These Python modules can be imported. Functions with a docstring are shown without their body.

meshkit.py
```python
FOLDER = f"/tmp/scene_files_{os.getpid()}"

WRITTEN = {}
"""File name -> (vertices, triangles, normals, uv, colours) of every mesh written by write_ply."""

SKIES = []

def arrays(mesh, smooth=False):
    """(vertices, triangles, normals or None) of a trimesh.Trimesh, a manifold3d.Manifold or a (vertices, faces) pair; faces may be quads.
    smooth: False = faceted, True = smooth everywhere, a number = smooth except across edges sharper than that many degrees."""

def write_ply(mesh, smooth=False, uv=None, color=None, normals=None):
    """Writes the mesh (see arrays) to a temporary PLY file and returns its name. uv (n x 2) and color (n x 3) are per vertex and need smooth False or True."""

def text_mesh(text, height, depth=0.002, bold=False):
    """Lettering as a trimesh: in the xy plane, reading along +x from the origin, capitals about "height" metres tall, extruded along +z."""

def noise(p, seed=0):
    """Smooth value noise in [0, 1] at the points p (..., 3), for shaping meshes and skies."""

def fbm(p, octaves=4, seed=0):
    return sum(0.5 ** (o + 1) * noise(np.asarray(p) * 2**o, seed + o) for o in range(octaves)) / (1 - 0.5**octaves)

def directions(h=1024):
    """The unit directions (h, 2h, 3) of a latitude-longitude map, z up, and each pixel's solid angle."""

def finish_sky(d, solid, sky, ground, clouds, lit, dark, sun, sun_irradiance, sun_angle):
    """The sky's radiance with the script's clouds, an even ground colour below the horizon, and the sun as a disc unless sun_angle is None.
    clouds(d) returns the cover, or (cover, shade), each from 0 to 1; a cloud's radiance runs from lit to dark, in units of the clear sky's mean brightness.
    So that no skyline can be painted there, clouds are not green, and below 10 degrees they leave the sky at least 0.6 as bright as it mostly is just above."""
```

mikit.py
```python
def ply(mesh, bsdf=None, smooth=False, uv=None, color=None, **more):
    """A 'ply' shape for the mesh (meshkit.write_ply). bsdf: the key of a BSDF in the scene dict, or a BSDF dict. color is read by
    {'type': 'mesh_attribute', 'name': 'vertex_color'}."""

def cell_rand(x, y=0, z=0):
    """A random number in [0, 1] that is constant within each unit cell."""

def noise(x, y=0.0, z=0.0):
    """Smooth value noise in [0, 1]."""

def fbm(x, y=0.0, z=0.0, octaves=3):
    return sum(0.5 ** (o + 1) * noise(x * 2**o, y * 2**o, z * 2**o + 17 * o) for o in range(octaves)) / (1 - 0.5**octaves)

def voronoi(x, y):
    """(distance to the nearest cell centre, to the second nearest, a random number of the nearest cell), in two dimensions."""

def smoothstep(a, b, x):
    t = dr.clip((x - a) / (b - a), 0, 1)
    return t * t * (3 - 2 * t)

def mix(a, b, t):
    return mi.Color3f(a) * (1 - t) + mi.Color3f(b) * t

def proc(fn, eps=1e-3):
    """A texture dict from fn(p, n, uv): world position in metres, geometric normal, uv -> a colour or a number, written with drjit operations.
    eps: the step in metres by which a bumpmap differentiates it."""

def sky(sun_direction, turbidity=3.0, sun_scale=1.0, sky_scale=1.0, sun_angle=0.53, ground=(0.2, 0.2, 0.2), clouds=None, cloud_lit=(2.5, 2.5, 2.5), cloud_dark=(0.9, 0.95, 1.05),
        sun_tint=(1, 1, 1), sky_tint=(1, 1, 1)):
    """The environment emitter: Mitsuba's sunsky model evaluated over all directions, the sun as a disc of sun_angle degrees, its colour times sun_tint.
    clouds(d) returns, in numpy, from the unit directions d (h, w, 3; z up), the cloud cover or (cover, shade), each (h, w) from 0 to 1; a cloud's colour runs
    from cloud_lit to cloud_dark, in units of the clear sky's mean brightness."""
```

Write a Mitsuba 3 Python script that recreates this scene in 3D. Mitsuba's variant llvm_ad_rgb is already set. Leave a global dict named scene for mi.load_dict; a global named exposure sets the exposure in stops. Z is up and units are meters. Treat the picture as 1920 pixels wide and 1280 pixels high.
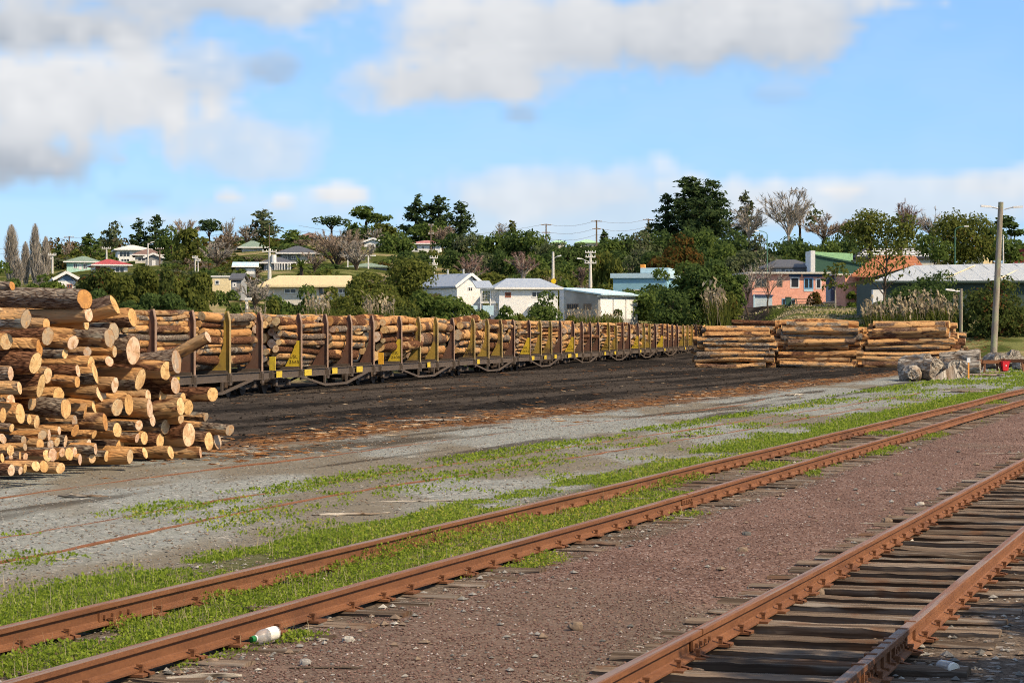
import math, random
import numpy as np, trimesh, mitsuba as mi, drjit as dr
import mikit, meshkit
from mikit import noise, fbm, voronoi, cell_rand, smoothstep, mix

T = mi.ScalarTransform4f
scene, labels = {'type': 'scene'}, {}

# ---------------------------------------------------------------- camera, sky, exposure
F, CX, HY, CAMZ = 4400.0, 960.0, 622.0, 1.915          # focal length in photograph pixels, centre column, horizon row, eye height
PITCH = math.atan((640 - HY) / F)
scene['camera'] = {
    'type': 'perspective', 'fov': math.degrees(2 * math.atan(960 / F)), 'fov_axis': 'x', 'near_clip': 0.5, 'far_clip': 6000.0,
    'to_world': T().look_at(origin=[0, 0, CAMZ], target=[0, math.cos(PITCH), CAMZ - math.sin(PITCH)], up=[0, 0, 1])}
exposure = 1.95
SUN = np.array([0.60, -0.44, 0.66])


def cloud_field(d):
    """Cumulus banks: the ones in view stand where the photograph has them, the rest of the sky carries the same kind of broken cloud."""
    az = np.degrees(np.arctan2(d[..., 0], d[..., 1]))
    el = np.degrees(np.arcsin(np.clip(d[..., 2], -1, 1)))
    n1 = meshkit.fbm(np.stack([az * 0.55, el * 0.95, np.zeros_like(az)], -1), 6, 3)
    n2 = meshkit.fbm(np.stack([az * 0.16 + 9, el * 0.3, np.zeros_like(az)], -1), 4, 8)
    nf = meshkit.fbm(np.stack([az * 2.2, el * 3.6, np.zeros_like(az)], -1), 4, 5)
    # azimuth, elevation, half width, half height, density, shade
    banks = [(-10.8, 5.5, 5.0, 1.75, 1.0, 0.12), (-12.9, 4.15, 4.2, 0.85, 1.0, 0.62), (-7.6, 6.3, 1.9, 0.9, 0.6, 0.4), (-12.8, 7.2, 5.6, 0.75, 1.0, 0.55), (-8.0, 8.1, 5.2, 0.75, 0.9, 0.35),
             (0.3, 7.2, 4.7, 1.5, 1.0, 0.22), (4.0, 7.3, 4.9, 1.25, 1.0, 0.40), (-1.2, 6.15, 3.4, 0.8, 1.0, 0.25), (6.2, 7.8, 3.2, 0.85, 0.85, 0.35),
             (-6.6, 4.6, 2.0, 1.1, 0.6, 0.2), (-5.8, 6.4, 0.9, 0.5, 0.55, 0.75), (0.15, 5.25, 0.6, 0.3, 0.5, 0.9), (6.4, 5.75, 0.9, 0.35, 0.3, 0.6),
             (0.8, 3.5, 4.2, 0.8, 0.6, 0.1), (2.5, 2.9, 5.0, 1.1, 0.55, 0.15), (9.2, 3.2, 5.0, 0.75, 0.65, 0.1), (12.5, 3.6, 2.5, 0.4, 0.6, 0.1), (-6.0, 2.9, 3.4, 0.6, 0.4, 0.15),
             (-4.15, 3.35, 0.8, 0.3, 1.1, 0.0), (8.1, 3.4, 0.6, 0.2, 1.0, 0.0), (-6.9, 3.3, 0.5, 0.2, 0.9, 0.0), (-5.6, 3.15, 0.4, 0.15, 0.8, 0.0), (-9.0, 3.25, 0.9, 0.3, 0.3, 0.7), (-8.8, 2.5, 1.6, 0.5, 0.3, 0.1)]
    cover, shade, wsum = np.zeros_like(az), np.zeros_like(az), np.full_like(az, 1e-6)
    for a, e, w, h, k, s in banks:
        q = np.sqrt(((az - a) / w) ** 2 + ((el - e) / h) ** 2) + (n1 - 0.5) * 1.15 + (nf - 0.5) * 0.42
        t = np.clip((1.12 - q) / 0.60, 0, 1)
        c = k * t * t * (3 - 2 * t)
        cover = 1 - (1 - cover) * (1 - np.clip(c, 0, 1))
        low = np.clip(0.5 - 0.8 * (el - e) / h, 0, 1)       # bases are greyer than tops
        shade += c * (s * 0.85 + 0.60 * s * low + 0.20 * low + (nf - 0.5) * 0.28 + (n1 - 0.5) * 0.5)
        wsum += c
    shade = np.clip(shade / wsum, 0, 1)
    t = np.clip((n2 - 0.47) / 0.16, 0, 1) * np.clip((np.maximum(np.abs(az) / 13.5, el / 8.6) - 1) / 0.15, 0, 1)
    away = t * t * (3 - 2 * t)
    shade = np.where(away > cover, 0.25 + 0.5 * (nf - 0.3), shade)
    thin = 0.10 * np.clip(n1 * 1.6 - .5, 0, 1) + 0.34 * np.clip(1 - el / 4.2, 0, 1) * np.clip(n2 * 1.6, 0, 1)     # high thin cloud low over the horizon
    return np.maximum(np.maximum(cover, away * 0.95), thin), shade


scene['sky'] = mikit.sky(SUN.tolist(), turbidity=3.0, sun_angle=0.53, ground=(0.14, 0.13, 0.11), clouds=cloud_field,
                         cloud_lit=(2.2, 2.22, 2.26), cloud_dark=(1.08, 1.20, 1.38), sky_tint=(1.0, 1.20, 1.40), sun_tint=(1.03, 1.0, 0.94))


# ---------------------------------------------------------------- helpers
def numbered(name):
    if name not in labels and name not in scene:
        return name
    k = 1
    while f'{name}_{k:03d}' in labels or f'{name}_{k:03d}' in scene:
        k += 1
    return f'{name}_{k:03d}'


_used = {}
def pkey(parent, name):
    """The next free key of a part."""
    full = f'{parent}__{name}'
    k = _used.get(full, 0)
    _used[full] = k + 1
    return full if k == 0 else f'{full}_{k:03d}'


_next = {}
def thing(name, label, cat, group=None, kind=None):
    k = _next.get(name, 0)
    _next[name] = k + 1
    key = name if k == 0 else f'{name}_{k:03d}'
    labels[key] = {'label': label}
    if cat: labels[key]['category'] = cat
    if group: labels[key]['group'] = group
    if kind: labels[key]['kind'] = kind
    return key


def part(parent, name, mesh, bsdf, label=None, kind=None, **kw):
    key = pkey(parent, name)
    scene[key] = mikit.ply(mesh, bsdf, **kw)
    if label or kind:
        labels[key] = {k: v for k, v in (('label', label), ('kind', kind)) if v}
    return key


def whole(key, mesh, bsdf, **kw):
    scene[key] = mikit.ply(mesh, bsdf, **kw)
    return key


def at(px, py, Y):
    """The point at depth Y that the photograph shows at pixel px, py."""
    return np.array([(px - CX) / F * Y, Y, CAMZ - (py - HY) / F * Y])


def wx(px, Y): return (px - CX) / F * Y
def wz(py, Y): return CAMZ - (py - HY) / F * Y


def unit(v):
    v = np.asarray(v, float)
    return v / np.linalg.norm(v)


class MB:
    """Collects pieces into one mesh."""
    def __init__(s): s.v, s.f, s.uv, s.n = [], [], [], 0
    def add(s, v, f, uv=None):
        v, f = np.asarray(v, float), np.asarray(f, int)
        if len(f) == 0: return s
        if f.shape[1] == 4: f = np.vstack([f[:, [0, 1, 2]], f[:, [0, 2, 3]]])
        s.v.append(v); s.f.append(f + s.n); s.n += len(v)
        s.uv.append(np.zeros((len(v), 2)) if uv is None else np.asarray(uv, float))
        return s
    def mesh(s, m, M=None):
        v = np.array(m.vertices)
        if M is not None: v = v @ M[:3, :3].T + M[:3, 3]
        return s.add(v, m.faces)
    def box(s, lo, hi, M=None):
        lo, hi = np.minimum(lo, hi), np.maximum(lo, hi)
        v = np.array([[(lo, hi)[i][0], (lo, hi)[j][1], (lo, hi)[k][2]] for i in (0, 1) for j in (0, 1) for k in (0, 1)])
        f = np.array([[0, 1, 3, 2], [4, 6, 7, 5], [0, 4, 5, 1], [2, 3, 7, 6], [0, 2, 6, 4], [1, 5, 7, 3]])
        if M is not None: v = v @ M[:3, :3].T + M[:3, 3]
        return s.add(v, f)
    def bar(s, a, b, w, h=None, up=(0, 0, 1)):
        """A square bar from a to b, w wide and h high."""
        a, b = np.asarray(a, float), np.asarray(b, float)
        t = unit(b - a); u = np.cross(t, up)
        if np.linalg.norm(u) < 1e-6: u = np.cross(t, (1, 0, 0))
        u = unit(u); n = np.cross(u, t); h = h or w
        v = [p + i * u * w / 2 + j * n * h / 2 for p in (a, b) for i, j in ((-1, -1), (1, -1), (1, 1), (-1, 1))]
        return s.add(v, [[0, 1, 2, 3], [7, 6, 5, 4], [0, 4, 5, 1], [1, 5, 6, 2], [2, 6, 7, 3], [3, 7, 4, 0]])
    def tube(s, pts, rad, sides=6, cap=True):
        p = np.asarray(pts, float); n = len(p)
        rad = np.broadcast_to(rad, (n,))
        t = np.gradient(p, axis=0); t /= np.linalg.norm(t, axis=1, keepdims=True) + 1e-12
        ref = np.array([0, 0, 1.0]) if abs(t[0][2]) < 0.9 else np.array([1.0, 0, 0])
        a = np.cross(t, ref); a /= np.linalg.norm(a, axis=1, keepdims=True) + 1e-12
        b = np.cross(t, a); ang = np.arange(sides) * 2 * np.pi / sides
        v = p[:, None] + rad[:, None, None] * (np.cos(ang)[None, :, None] * a[:, None] + np.sin(ang)[None, :, None] * b[:, None])
        i, j = np.meshgrid(np.arange(n - 1), np.arange(sides), indexing='ij')
        q = np.stack([i * sides + j, i * sides + (j + 1) % sides, (i + 1) * sides + (j + 1) % sides, (i + 1) * sides + j], -1).reshape(-1, 4)
        s.add(v.reshape(-1, 3), q)
        if cap:
            for k in (0, n - 1):
                vv = np.vstack([v[k], p[k][None]])
                s.add(vv, [[sides, j, (j + 1) % sides] if k else [sides, (j + 1) % sides, j] for j in range(sides)])
        return s
    def poly(s, pts2, M, thick):
        """A convex or simple polygon (2d) extruded by thick along local z, under M (4x4)."""
        from shapely.geometry import Polygon
        m = trimesh.creation.extrude_polygon(Polygon(pts2), thick, engine='earcut')
        return s.mesh(m, M)
    @property
    def out(s): return (np.vstack(s.v), np.vstack(s.f))
    @property
    def uvs(s): return np.vstack(s.uv)


def frame(o, x, y, z):
    M = np.eye(4); M[:3, 0], M[:3, 1], M[:3, 2], M[:3, 3] = x, y, z, o
    return M


def yawM(o, deg):
    a = math.radians(deg); c, s = math.cos(a), math.sin(a)
    return frame(o, (c, s, 0), (-s, c, 0), (0, 0, 1))


RNG = np.random.default_rng(20240917)

# ---------------------------------------------------------------- ground levels
TA = 1412 / 4400.0                      # the tracks' bearing: x per y
NRM = math.sqrt(1 + TA * TA)
CA, CB = -2.79, -6.99                   # the two tracks' centre lines, as x - TA * y
GH = 0.582                              # half the distance between rail centres

_cols = [(-900, [(60, -.25), (75, -.25), (100, .3), (150, 1.5), (220, 3.5), (300, 7.0), (380, 11), (450, 13), (620, 12), (1600, 8)]),
         (0, [(60, -.28), (78, -.28), (100, .2), (150, 1.4), (220, 3.5), (300, 7.5), (380, 11.5), (450, 14), (620, 12), (1600, 8)]),
         (300, [(60, -.3), (90, -.3), (115, .3), (180, 2.5), (250, 6), (330, 11), (400, 15), (460, 17), (620, 14), (1600, 8)]),
         (600, [(60, -.32), (108, -.32), (130, .4), (190, 2.5), (240, 5.2), (300, 9.5), (370, 15), (440, 18.8), (640, 16), (1600, 8)]),
         (900, [(60, -.32), (140, -.32), (160, .4), (215, 2.6), (250, 4.5), (320, 9), (390, 15), (450, 18), (640, 15), (1600, 8)]),
         (1200, [(60, -.32), (212, -.3), (226, .7), (250, 3.0), (300, 6.5), (370, 13), (440, 18), (640, 15), (1600, 8)]),
         (1360, [(60, -.32), (165, -.35), (245, -.28), (254, 2.6), (266, 4.3), (300, 6), (380, 12), (440, 17), (640, 15), (1600, 8)]),
         (1500, [(60, -.3), (165, -.33), (190, 0.4), (212, 2.6), (232, 3.9), (252, 4.7), (290, 5.5), (350, 9), (420, 16), (640, 14), (1600, 8)]),
         (1920, [(60, -.2), (148, -.25), (160, .9), (172, 2.1), (200, 3.6), (250, 5), (320, 8), (420, 14), (640, 13), (1600, 8)]),
         (2800, [(60, -.15), (148, -.2), (160, .9), (172, 2.1), (200, 3.4), (250, 5), (320, 8), (420, 12), (640, 12), (1600, 8)])]
_cpx = np.array([c[0] for c in _cols], float)


def hill(x, y):
    px = np.clip(CX + F * x / np.maximum(y, 30), _cpx[0], _cpx[-1])
    zs = np.stack([np.interp(y, *zip(*c[1])) for c in _cols])
    k = np.clip(np.searchsorted(_cpx, px) - 1, 0, len(_cpx) - 2)
    t = (px - _cpx[k]) / (_cpx[k + 1] - _cpx[k]); t = t * t * (3 - 2 * t)
    idx = np.indices(px.shape)
    return np.take_along_axis(zs, k[None], 0)[0] * (1 - t) + np.take_along_axis(zs, (k + 1)[None], 0)[0] * t


def ground_z(x, y, fine=False):
    x, y = np.broadcast_arrays(np.asarray(x, float), np.asarray(y, float))
    c = x - TA * y
    near = np.interp(c, [-60, -30, -20, -16, -11.5, -8.6, -8.0, -6.0, -5.6, -4.2, -3.85, -3.45, -3.3, -2.3, -2.15, -1.7, -1.3, 4, 30], [-.30, -.30, -.27, -.2, -.12, -.06, -.035, -.035, -.03, -.03, -.035, -.05, -.10, -.10, -.05, -.04, -.035, -.02, 0.1])
    w = np.clip((y - 50) / 25.0, 0, 1); w = w * w * (3 - 2 * w)
    w = np.where(c > -14, np.clip((y - 110) / 35.0, 0, 1), w)
    z = near * (1 - w) + hill(x, y) * w
    if fine:
        p = np.stack([x, y, np.zeros_like(x)], -1)
        yard = np.clip((-19.5 - c) / 1.5, 0, 1) * np.clip((60 - np.abs(y - 60)) / 10 + 1, 0, 1)
        a = c / NRM
        rut = meshkit.fbm(np.stack([a * 1.1, (y + TA * x) * 0.10, 0 * x], -1), 3, 2) - 0.5
        clod = meshkit.fbm(p * [2.6, 1.8, 1], 4, 12) - 0.5
        z = z + yard * np.clip((130 - y) / 60, 0.25, 1) * (0.16 * rut + 0.13 * clod)
        grav = np.clip((c + 19.5) / 1.5, 0, 1) * np.clip((-8.4 - c) / 0.6, 0, 1)
        z = z + grav * (0.09 * rut + 0.02 * clod)
        mid = np.clip((c + 5.9) / .3, 0, 1) * np.clip((-3.9 - c) / .3, 0, 1)
        z = z + mid * 0.05 * (meshkit.fbm(p * 0.9, 3, 4) - 0.45) + 0.012 * (meshkit.fbm(p * 6.0, 2, 9) - 0.5)
        far = np.clip((y - 150) / 40, 0, 1)
        z = z + far * 0.5 * (meshkit.fbm(p * 0.22, 3, 7) - 0.5)
    return z


def gz(x, y): return float(ground_z(np.array([x]), np.array([y]))[0])


def leaf_patch(x, y, seed=21):
    """Where weeds and grass grow, from 0 to 1."""
    c = x - TA * y
    p = np.stack([x * 0.55, y * 0.30, 0 * x], -1)
    n = meshkit.fbm(p, 4, seed); n2 = meshkit.fbm(p * 2.7, 3, seed + 5)
    band = lambda a, b, s: np.clip((c - a) / s, 0, 1) * np.clip((b - c) / s, 0, 1)
    s = np.zeros_like(x)
    bare_ = np.clip((n2 - .40 + .10 * np.clip(y - 14.5, 0, 6)) / .08, 0, 1)
    m = 0.62 * n + 0.38 * n2
    grow = np.clip((0.53 + 0.02 * np.sin(y * .35) - 0.0022 * (y - 20) - m) / -0.07, 0, 1)
    gap = np.clip((0.5 + .09 * np.clip((y - 30) / 10, 0, 1) - m) / -0.06, 0, 1)
    s = np.maximum(s, band(-9.2 - 0.5 * np.clip((y - 18) / 30, 0, 1.0) - 1.6 * (n2 - .4), -7.55, 0.3) * np.maximum(grow, np.clip((m - .36) / .08, 0, 1)) * bare_)
    s = np.maximum(s, band(-7.75, -6.75 + .35 * n, 0.15) * gap * np.clip((n2 - .46 + .03 * np.clip(y - 14, 0, 9)) / .1, 0, 1))                # between the rails
    s = np.maximum(s, band(-7.6, -6.4, 0.12) * np.clip((np.exp(-((y - 23.5) / 5.5) ** 2) + .42 * m - .62) / .1, 0, 1))
    s = np.maximum(s, band(-6.35, -5.9, 0.15) * np.clip((m - 0.58 - .1 * (y < 17)) / 0.06, 0, 1))
    s = np.maximum(s, band(-13.6, -12.0, 0.4) * np.clip((m - 0.44) / 0.08, 0, 1))
    s = np.maximum(s, band(-12.0, -10.4, 0.5) * np.clip((m - 0.47) / 0.07, 0, 1) * 0.8)
    s = np.maximum(s, band(-10.6, -8.5, 0.7) * np.clip((m - 0.54) / 0.06, 0, 1) * 0.7)
    s = np.maximum(s, band(-15.5, -8.3, 1.2) * np.clip((y - 66) / 20, 0, 1) * np.clip((m - 0.45) / 0.09, 0, 1))
    s = np.maximum(s, band(-13.0, -7.6, 1.0) * np.clip((y - 95) / 15, 0, 1) * np.clip((m - 0.36) / 0.08, 0, 1))
    over = np.maximum(np.clip(1 - np.abs(y - 21) / 2.8, 0, 1), np.clip(1 - np.abs(y - 29.5) / 2.4, 0, 1))     # here the weeds climb over the rail
    s = np.maximum(s, band(-8.3, -7.25, .2) * np.clip(over * 3, 0, 1) * np.clip((m - .36) / .08, 0, 1))
    return np.clip(s, 0, 1)


# ---------------------------------------------------------------- materials
def grain(p, k):
    return voronoi(p.x * k, p.y * k)[2]


def c3(r, g, b): return mi.Color3f(r, g, b)


def ground_color(p, n, uv):
    x, y = p.x, p.y
    c = x - TA * y
    big = fbm(x * 0.5, y * 0.2, 3.0, 4)
    med = fbm(x * 2.1, y * 1.3, 7.0, 3)
    cw = c + (big - 0.5) * 2.2 + (med - 0.5) * 0.7
    cell = grain(p, 48.0)
    cel2 = grain(p, 17.0)
    spark = smoothstep(0.93, 0.96, cell)
    maroon = mix(c3(.098, .062, .052), c3(.225, .150, .127), cell) * (0.75 + 0.5 * med)
    maroon = mix(maroon, c3(.34, .29, .27), spark * 0.8)
    maroon = mix(maroon, c3(.13, .105, .085), smoothstep(0.55, 0.72, big) * 0.55)
    dirt = mix(c3(.055, .042, .034), c3(.19, .155, .125), cell * 0.7 + 0.3 * med)
    dirt = mix(dirt, c3(.36, .33, .30), smoothstep(0.9, 0.97, cel2) * 0.7)
    gravel = mix(c3(.135, .145, .138), c3(.325, .34, .32), cell * 0.65 + cel2 * 0.35)
    gravel = mix(gravel, c3(.45, .44, .42), smoothstep(0.94, 0.97, cel2) * 0.7)
    gravel = mix(gravel, c3(.155, .130, .095), smoothstep(0.5, 0.66, big) * 0.75)
    gravel = mix(gravel, c3(.052, .044, .036), smoothstep(0.60, 0.70, fbm(c * 0.9, (y + TA * x) * 0.09, 11.0, 3)) * 0.8 * smoothstep(-12.0, -14.0, c))
    ruts = fbm(c * 0.75, (y + TA * x) * 0.045, 5.0, 4)
    mud = mix(c3(.020, .0185, .018), c3(.078, .066, .057), smoothstep(0.38, 0.62, ruts) * 0.7 + 0.5 * (med - 0.45))
    mud = mix(mud, c3(.12, .085, .05), smoothstep(0.80, 0.88, grain(p, 9.0)) * smoothstep(.5, .62, big) * 0.3)
    bark = mix(c3(.085, .042, .024), c3(.22, .115, .055), grain(p, 22.0))
    green = mix(c3(.040, .054, .016), c3(.090, .108, .032), med)
    straw = mix(c3(.26, .215, .115), c3(.15, .16, .06), smoothstep(0.42, 0.6, fbm(x * 0.35, y * 0.3, 2.0, 4)))
    grassy = mix(straw, green, smoothstep(0.50, 0.62, fbm(x * 0.2, y * 0.16, 9.0, 3) + 0.1 * smoothstep(240.0, 256.0, y)))
    col = dirt
    col = mix(maroon, dirt, smoothstep(-3.95, -3.6, cw * 0.35 + c * 0.65))
    col = mix(col, dirt, smoothstep(-5.75, -6.05, cw * 0.3 + c * 0.7))
    col = mix(col, mix(dirt, green, 0.25 + 0.5 * smoothstep(0.4, 0.6, med)), smoothstep(-7.4, -7.7, c))
    col = mix(col, gravel, smoothstep(-8.3, -9.0, cw * 0.5 + c * 0.5))
    cw = cw + 2.6 * smoothstep(47.0, 37.0, y)          # the gravel reaches farther out beside the log pile
    edge = smoothstep(-17.6, -19.2, cw)
    col = mix(col, mix(bark, dirt * 0.7, smoothstep(0.35, 0.6, med) * 0.7), edge)
    col = mix(col, mud, smoothstep(-19.4, -21.4, cw + (ruts - .5) * 2.0))
    e = 0.181 / 0.983 * y - x                      # distance across the train
    back = dr.maximum(smoothstep(27.5, 30.0, e + (big - .5) * 4), smoothstep(176.0, 186.0, y + (big - .5) * 16) * smoothstep(19.5, 18.0, e))
    back = dr.maximum(back, smoothstep(150.0, 154.0, y + (med - .5) * 4) * smoothstep(29.0, 31.0, x + (med - .5) * 4))
    back *= smoothstep(60.0, 70.0, y)
    return mix(col, grassy, back)


def ground_bump(p, n, uv):
    d = voronoi(p.x * 34.0, p.y * 34.0)
    return 0.012 * (1 - dr.minimum(d[0] * 1.4, 1.0)) * (0.4 + d[2]) + 0.02 * fbm(p.x * 9.0, p.y * 9.0, 1.0, 3)


def M_principled(name, color, rough=0.7, spec=0.3, **kw):
    scene[name] = {'type': 'principled', 'base_color': color if isinstance(color, dict) else {'type': 'rgb', 'value': list(color)}, 'roughness': rough, 'specular': spec, **kw}


def rgb(c): return {'type': 'rgb', 'value': [float(x) for x in c]}


def M_diffuse(name, color, two=True):
    d = {'type': 'diffuse', 'reflectance': color if isinstance(color, dict) else rgb(color)}
    scene[name] = {'type': 'twosided', 'bsdf': d} if two else d


def bumped(name, color, bump, eps=2e-3, rough=None):
    inner = {'type': 'diffuse', 'reflectance': color} if rough is None else {'type': 'principled', 'base_color': color, 'roughness': rough, 'specular': 0.3}
    scene[name] = {'type': 'twosided', 'bsdf': {'type': 'bumpmap', 'tex': mikit.proc(bump, eps), 'scale': 1.0, 'bsdf': inner}}


bumped('m_ground', mikit.proc(ground_color), ground_bump, 4e-3)


def painted(name, base, dirt=(.10, .08, .06), amount=0.35, rough=0.55, k=1.0):
    """Weathered paint: base colour with dull patches and grain."""
    b, d = c3(*base), c3(*dirt)
    def fn(p, n, uv):
        q = fbm(p.x * 1.3 * k + p.z * .7, p.y * 1.3 * k, p.z * 0.8 * k, 4)
        g = noise(p.x * 14 * k, p.y * 14 * k, p.z * 14 * k)
        return mix(b * (0.9 + 0.2 * g), d, smoothstep(0.52, 0.78, q) * amount)
    scene[name] = {'type': 'twosided', 'bsdf': {'type': 'principled', 'base_color': mikit.proc(fn), 'roughness': rough, 'specular': 0.3}}


def ident(uv, size=16.0):
    return dr.floor(uv.x / size)


def bark_color(p, n, uv):
    k = ident(uv)
    u, v = uv.x - k * 16.0, uv.y
    r1, r2, r3 = cell_rand(k, 1), cell_rand(k, 2), cell_rand(k, 3)
    wu = u + 0.05 * (fbm(u * 9.0, v * 5.0, k, 2) - 0.5)
    pl = voronoi(wu * 26.0 + k, v * 5.5 + 1.2 * fbm(u * 12.0, v * 2.0, k + 1.0, 2))
    edge = smoothstep(0.0, 0.45, pl[1] - pl[0])
    red = mix(c3(.060, .028, .017), c3(.250, .125, .070), edge * (0.5 + 0.5 * pl[2]))
    grey = mix(c3(.075, .050, .038), c3(.340, .285, .225), edge * (0.45 + 0.55 * pl[2]))
    lich = mix(red, grey, smoothstep(0.35, 0.65, r2 * 0.75 + 0.5 * fbm(u * 1.3, v * 0.9, k, 3) - 0.12))
    lich = mix(lich, c3(.42, .41, .34), smoothstep(0.62, 0.74, fbm(u * 6.0, v * 4.0, k + 5.0, 3)) * smoothstep(0.6, 0.9, r2) * 0.6)
    fib = fbm(u * 34.0, v * 2.2, k, 3)
    wood = mix(c3(.42, .205, .080), c3(.74, .455, .205), fib * 0.75 + 0.45 * (r3 - 0.4))
    wood = mix(wood, c3(.30, .22, .14), smoothstep(0.45, 0.7, fbm(u * 2.0, v * 0.6, k + 9.0, 3)) * 0.6)
    wood = mix(wood, c3(.16, .07, .03), smoothstep(0.66, 0.72, fbm(u * 7.0, v * 3.0, k + 2.0, 3)) * 0.8)
    th = dr.select(k > 95.5, 0.30, dr.select(k > 63.5, 0.50 + 0.12 * r1, 0.28 + 0.36 * r1))        # how much bark is left
    peel = smoothstep(th - 0.035, th + 0.035, fbm(u * 2.4, v * 0.9, k + 3.0, 4))
    return mix(wood, lich, peel)


def bark_bump(p, n, uv):
    k = ident(uv)
    u, v = uv.x - k * 16.0, uv.y
    pl = voronoi(u * 26.0 + k, v * 5.5)
    return 0.010 * smoothstep(0.0, 0.4, pl[1] - pl[0]) + 0.010 * fbm(u * 24.0, v * 6.0, k, 3)


def cut_color(p, n, uv):
    k = ident(uv)
    u, v = uv.x - k * 16.0 - 10.0, uv.y - 10.0
    r = dr.sqrt(u * u + v * v + 1e-6)
    r1, r2 = cell_rand(k, 4), cell_rand(k, 5)
    w = r * (1 + 0.10 * (fbm(u * 2 + k, v * 2, 0, 2) - 0.5))
    ring = noise(w * 15.0, k)
    fresh = mix(c3(.62, .385, .160), c3(.78, .56, .285), r1)
    fresh = mix(fresh, c3(.52, .255, .085), smoothstep(0.72, 0.95, r2))
    fresh = mix(fresh, c3(.70, .53, .42), smoothstep(0.55, 0.7, cell_rand(k, 9)) * .7)
    col = fresh * (0.90 + 0.13 * ring)
    ang = dr.atan2(v, u)
    check = noise(ang * 9.0 + k * 3.0, r * 1.5, k)
    col = mix(col, c3(.20, .11, .05), smoothstep(0.80, 0.88, check) * smoothstep(0.1, 0.4, r) * 0.7)
    col = mix(col, c3(.30, .15, .06), smoothstep(0.09, 0.04, r) * 0.7)
    col = mix(col, col * c3(.78, .66, .55), smoothstep(0.45, 0.25, w) * 0.5)
    col = mix(col, c3(.30, .26, .21), smoothstep(0.24, 0.10, r2) * 0.8 * smoothstep(.2, .6, fbm(u * 3, v * 3, k, 3) + .2))
    saw = fbm(u * 1.5 + v * 0.4, v * 26.0, k, 2)
    col = col * (0.86 + 0.28 * saw)
    col = mix(col, c3(.40, .21, .09), smoothstep(0.52, 0.70, fbm(u * 1.6 + 5, v * 1.6, k, 4)) * 0.6)
    return mix(col, c3(.11, .055, .03), smoothstep(0.925, 0.955, r + 0.03 * (ring - .5)))


bumped('m_bark', mikit.proc(bark_color), bark_bump, 3e-3)
M_diffuse('m_cut', mikit.proc(cut_color))


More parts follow.
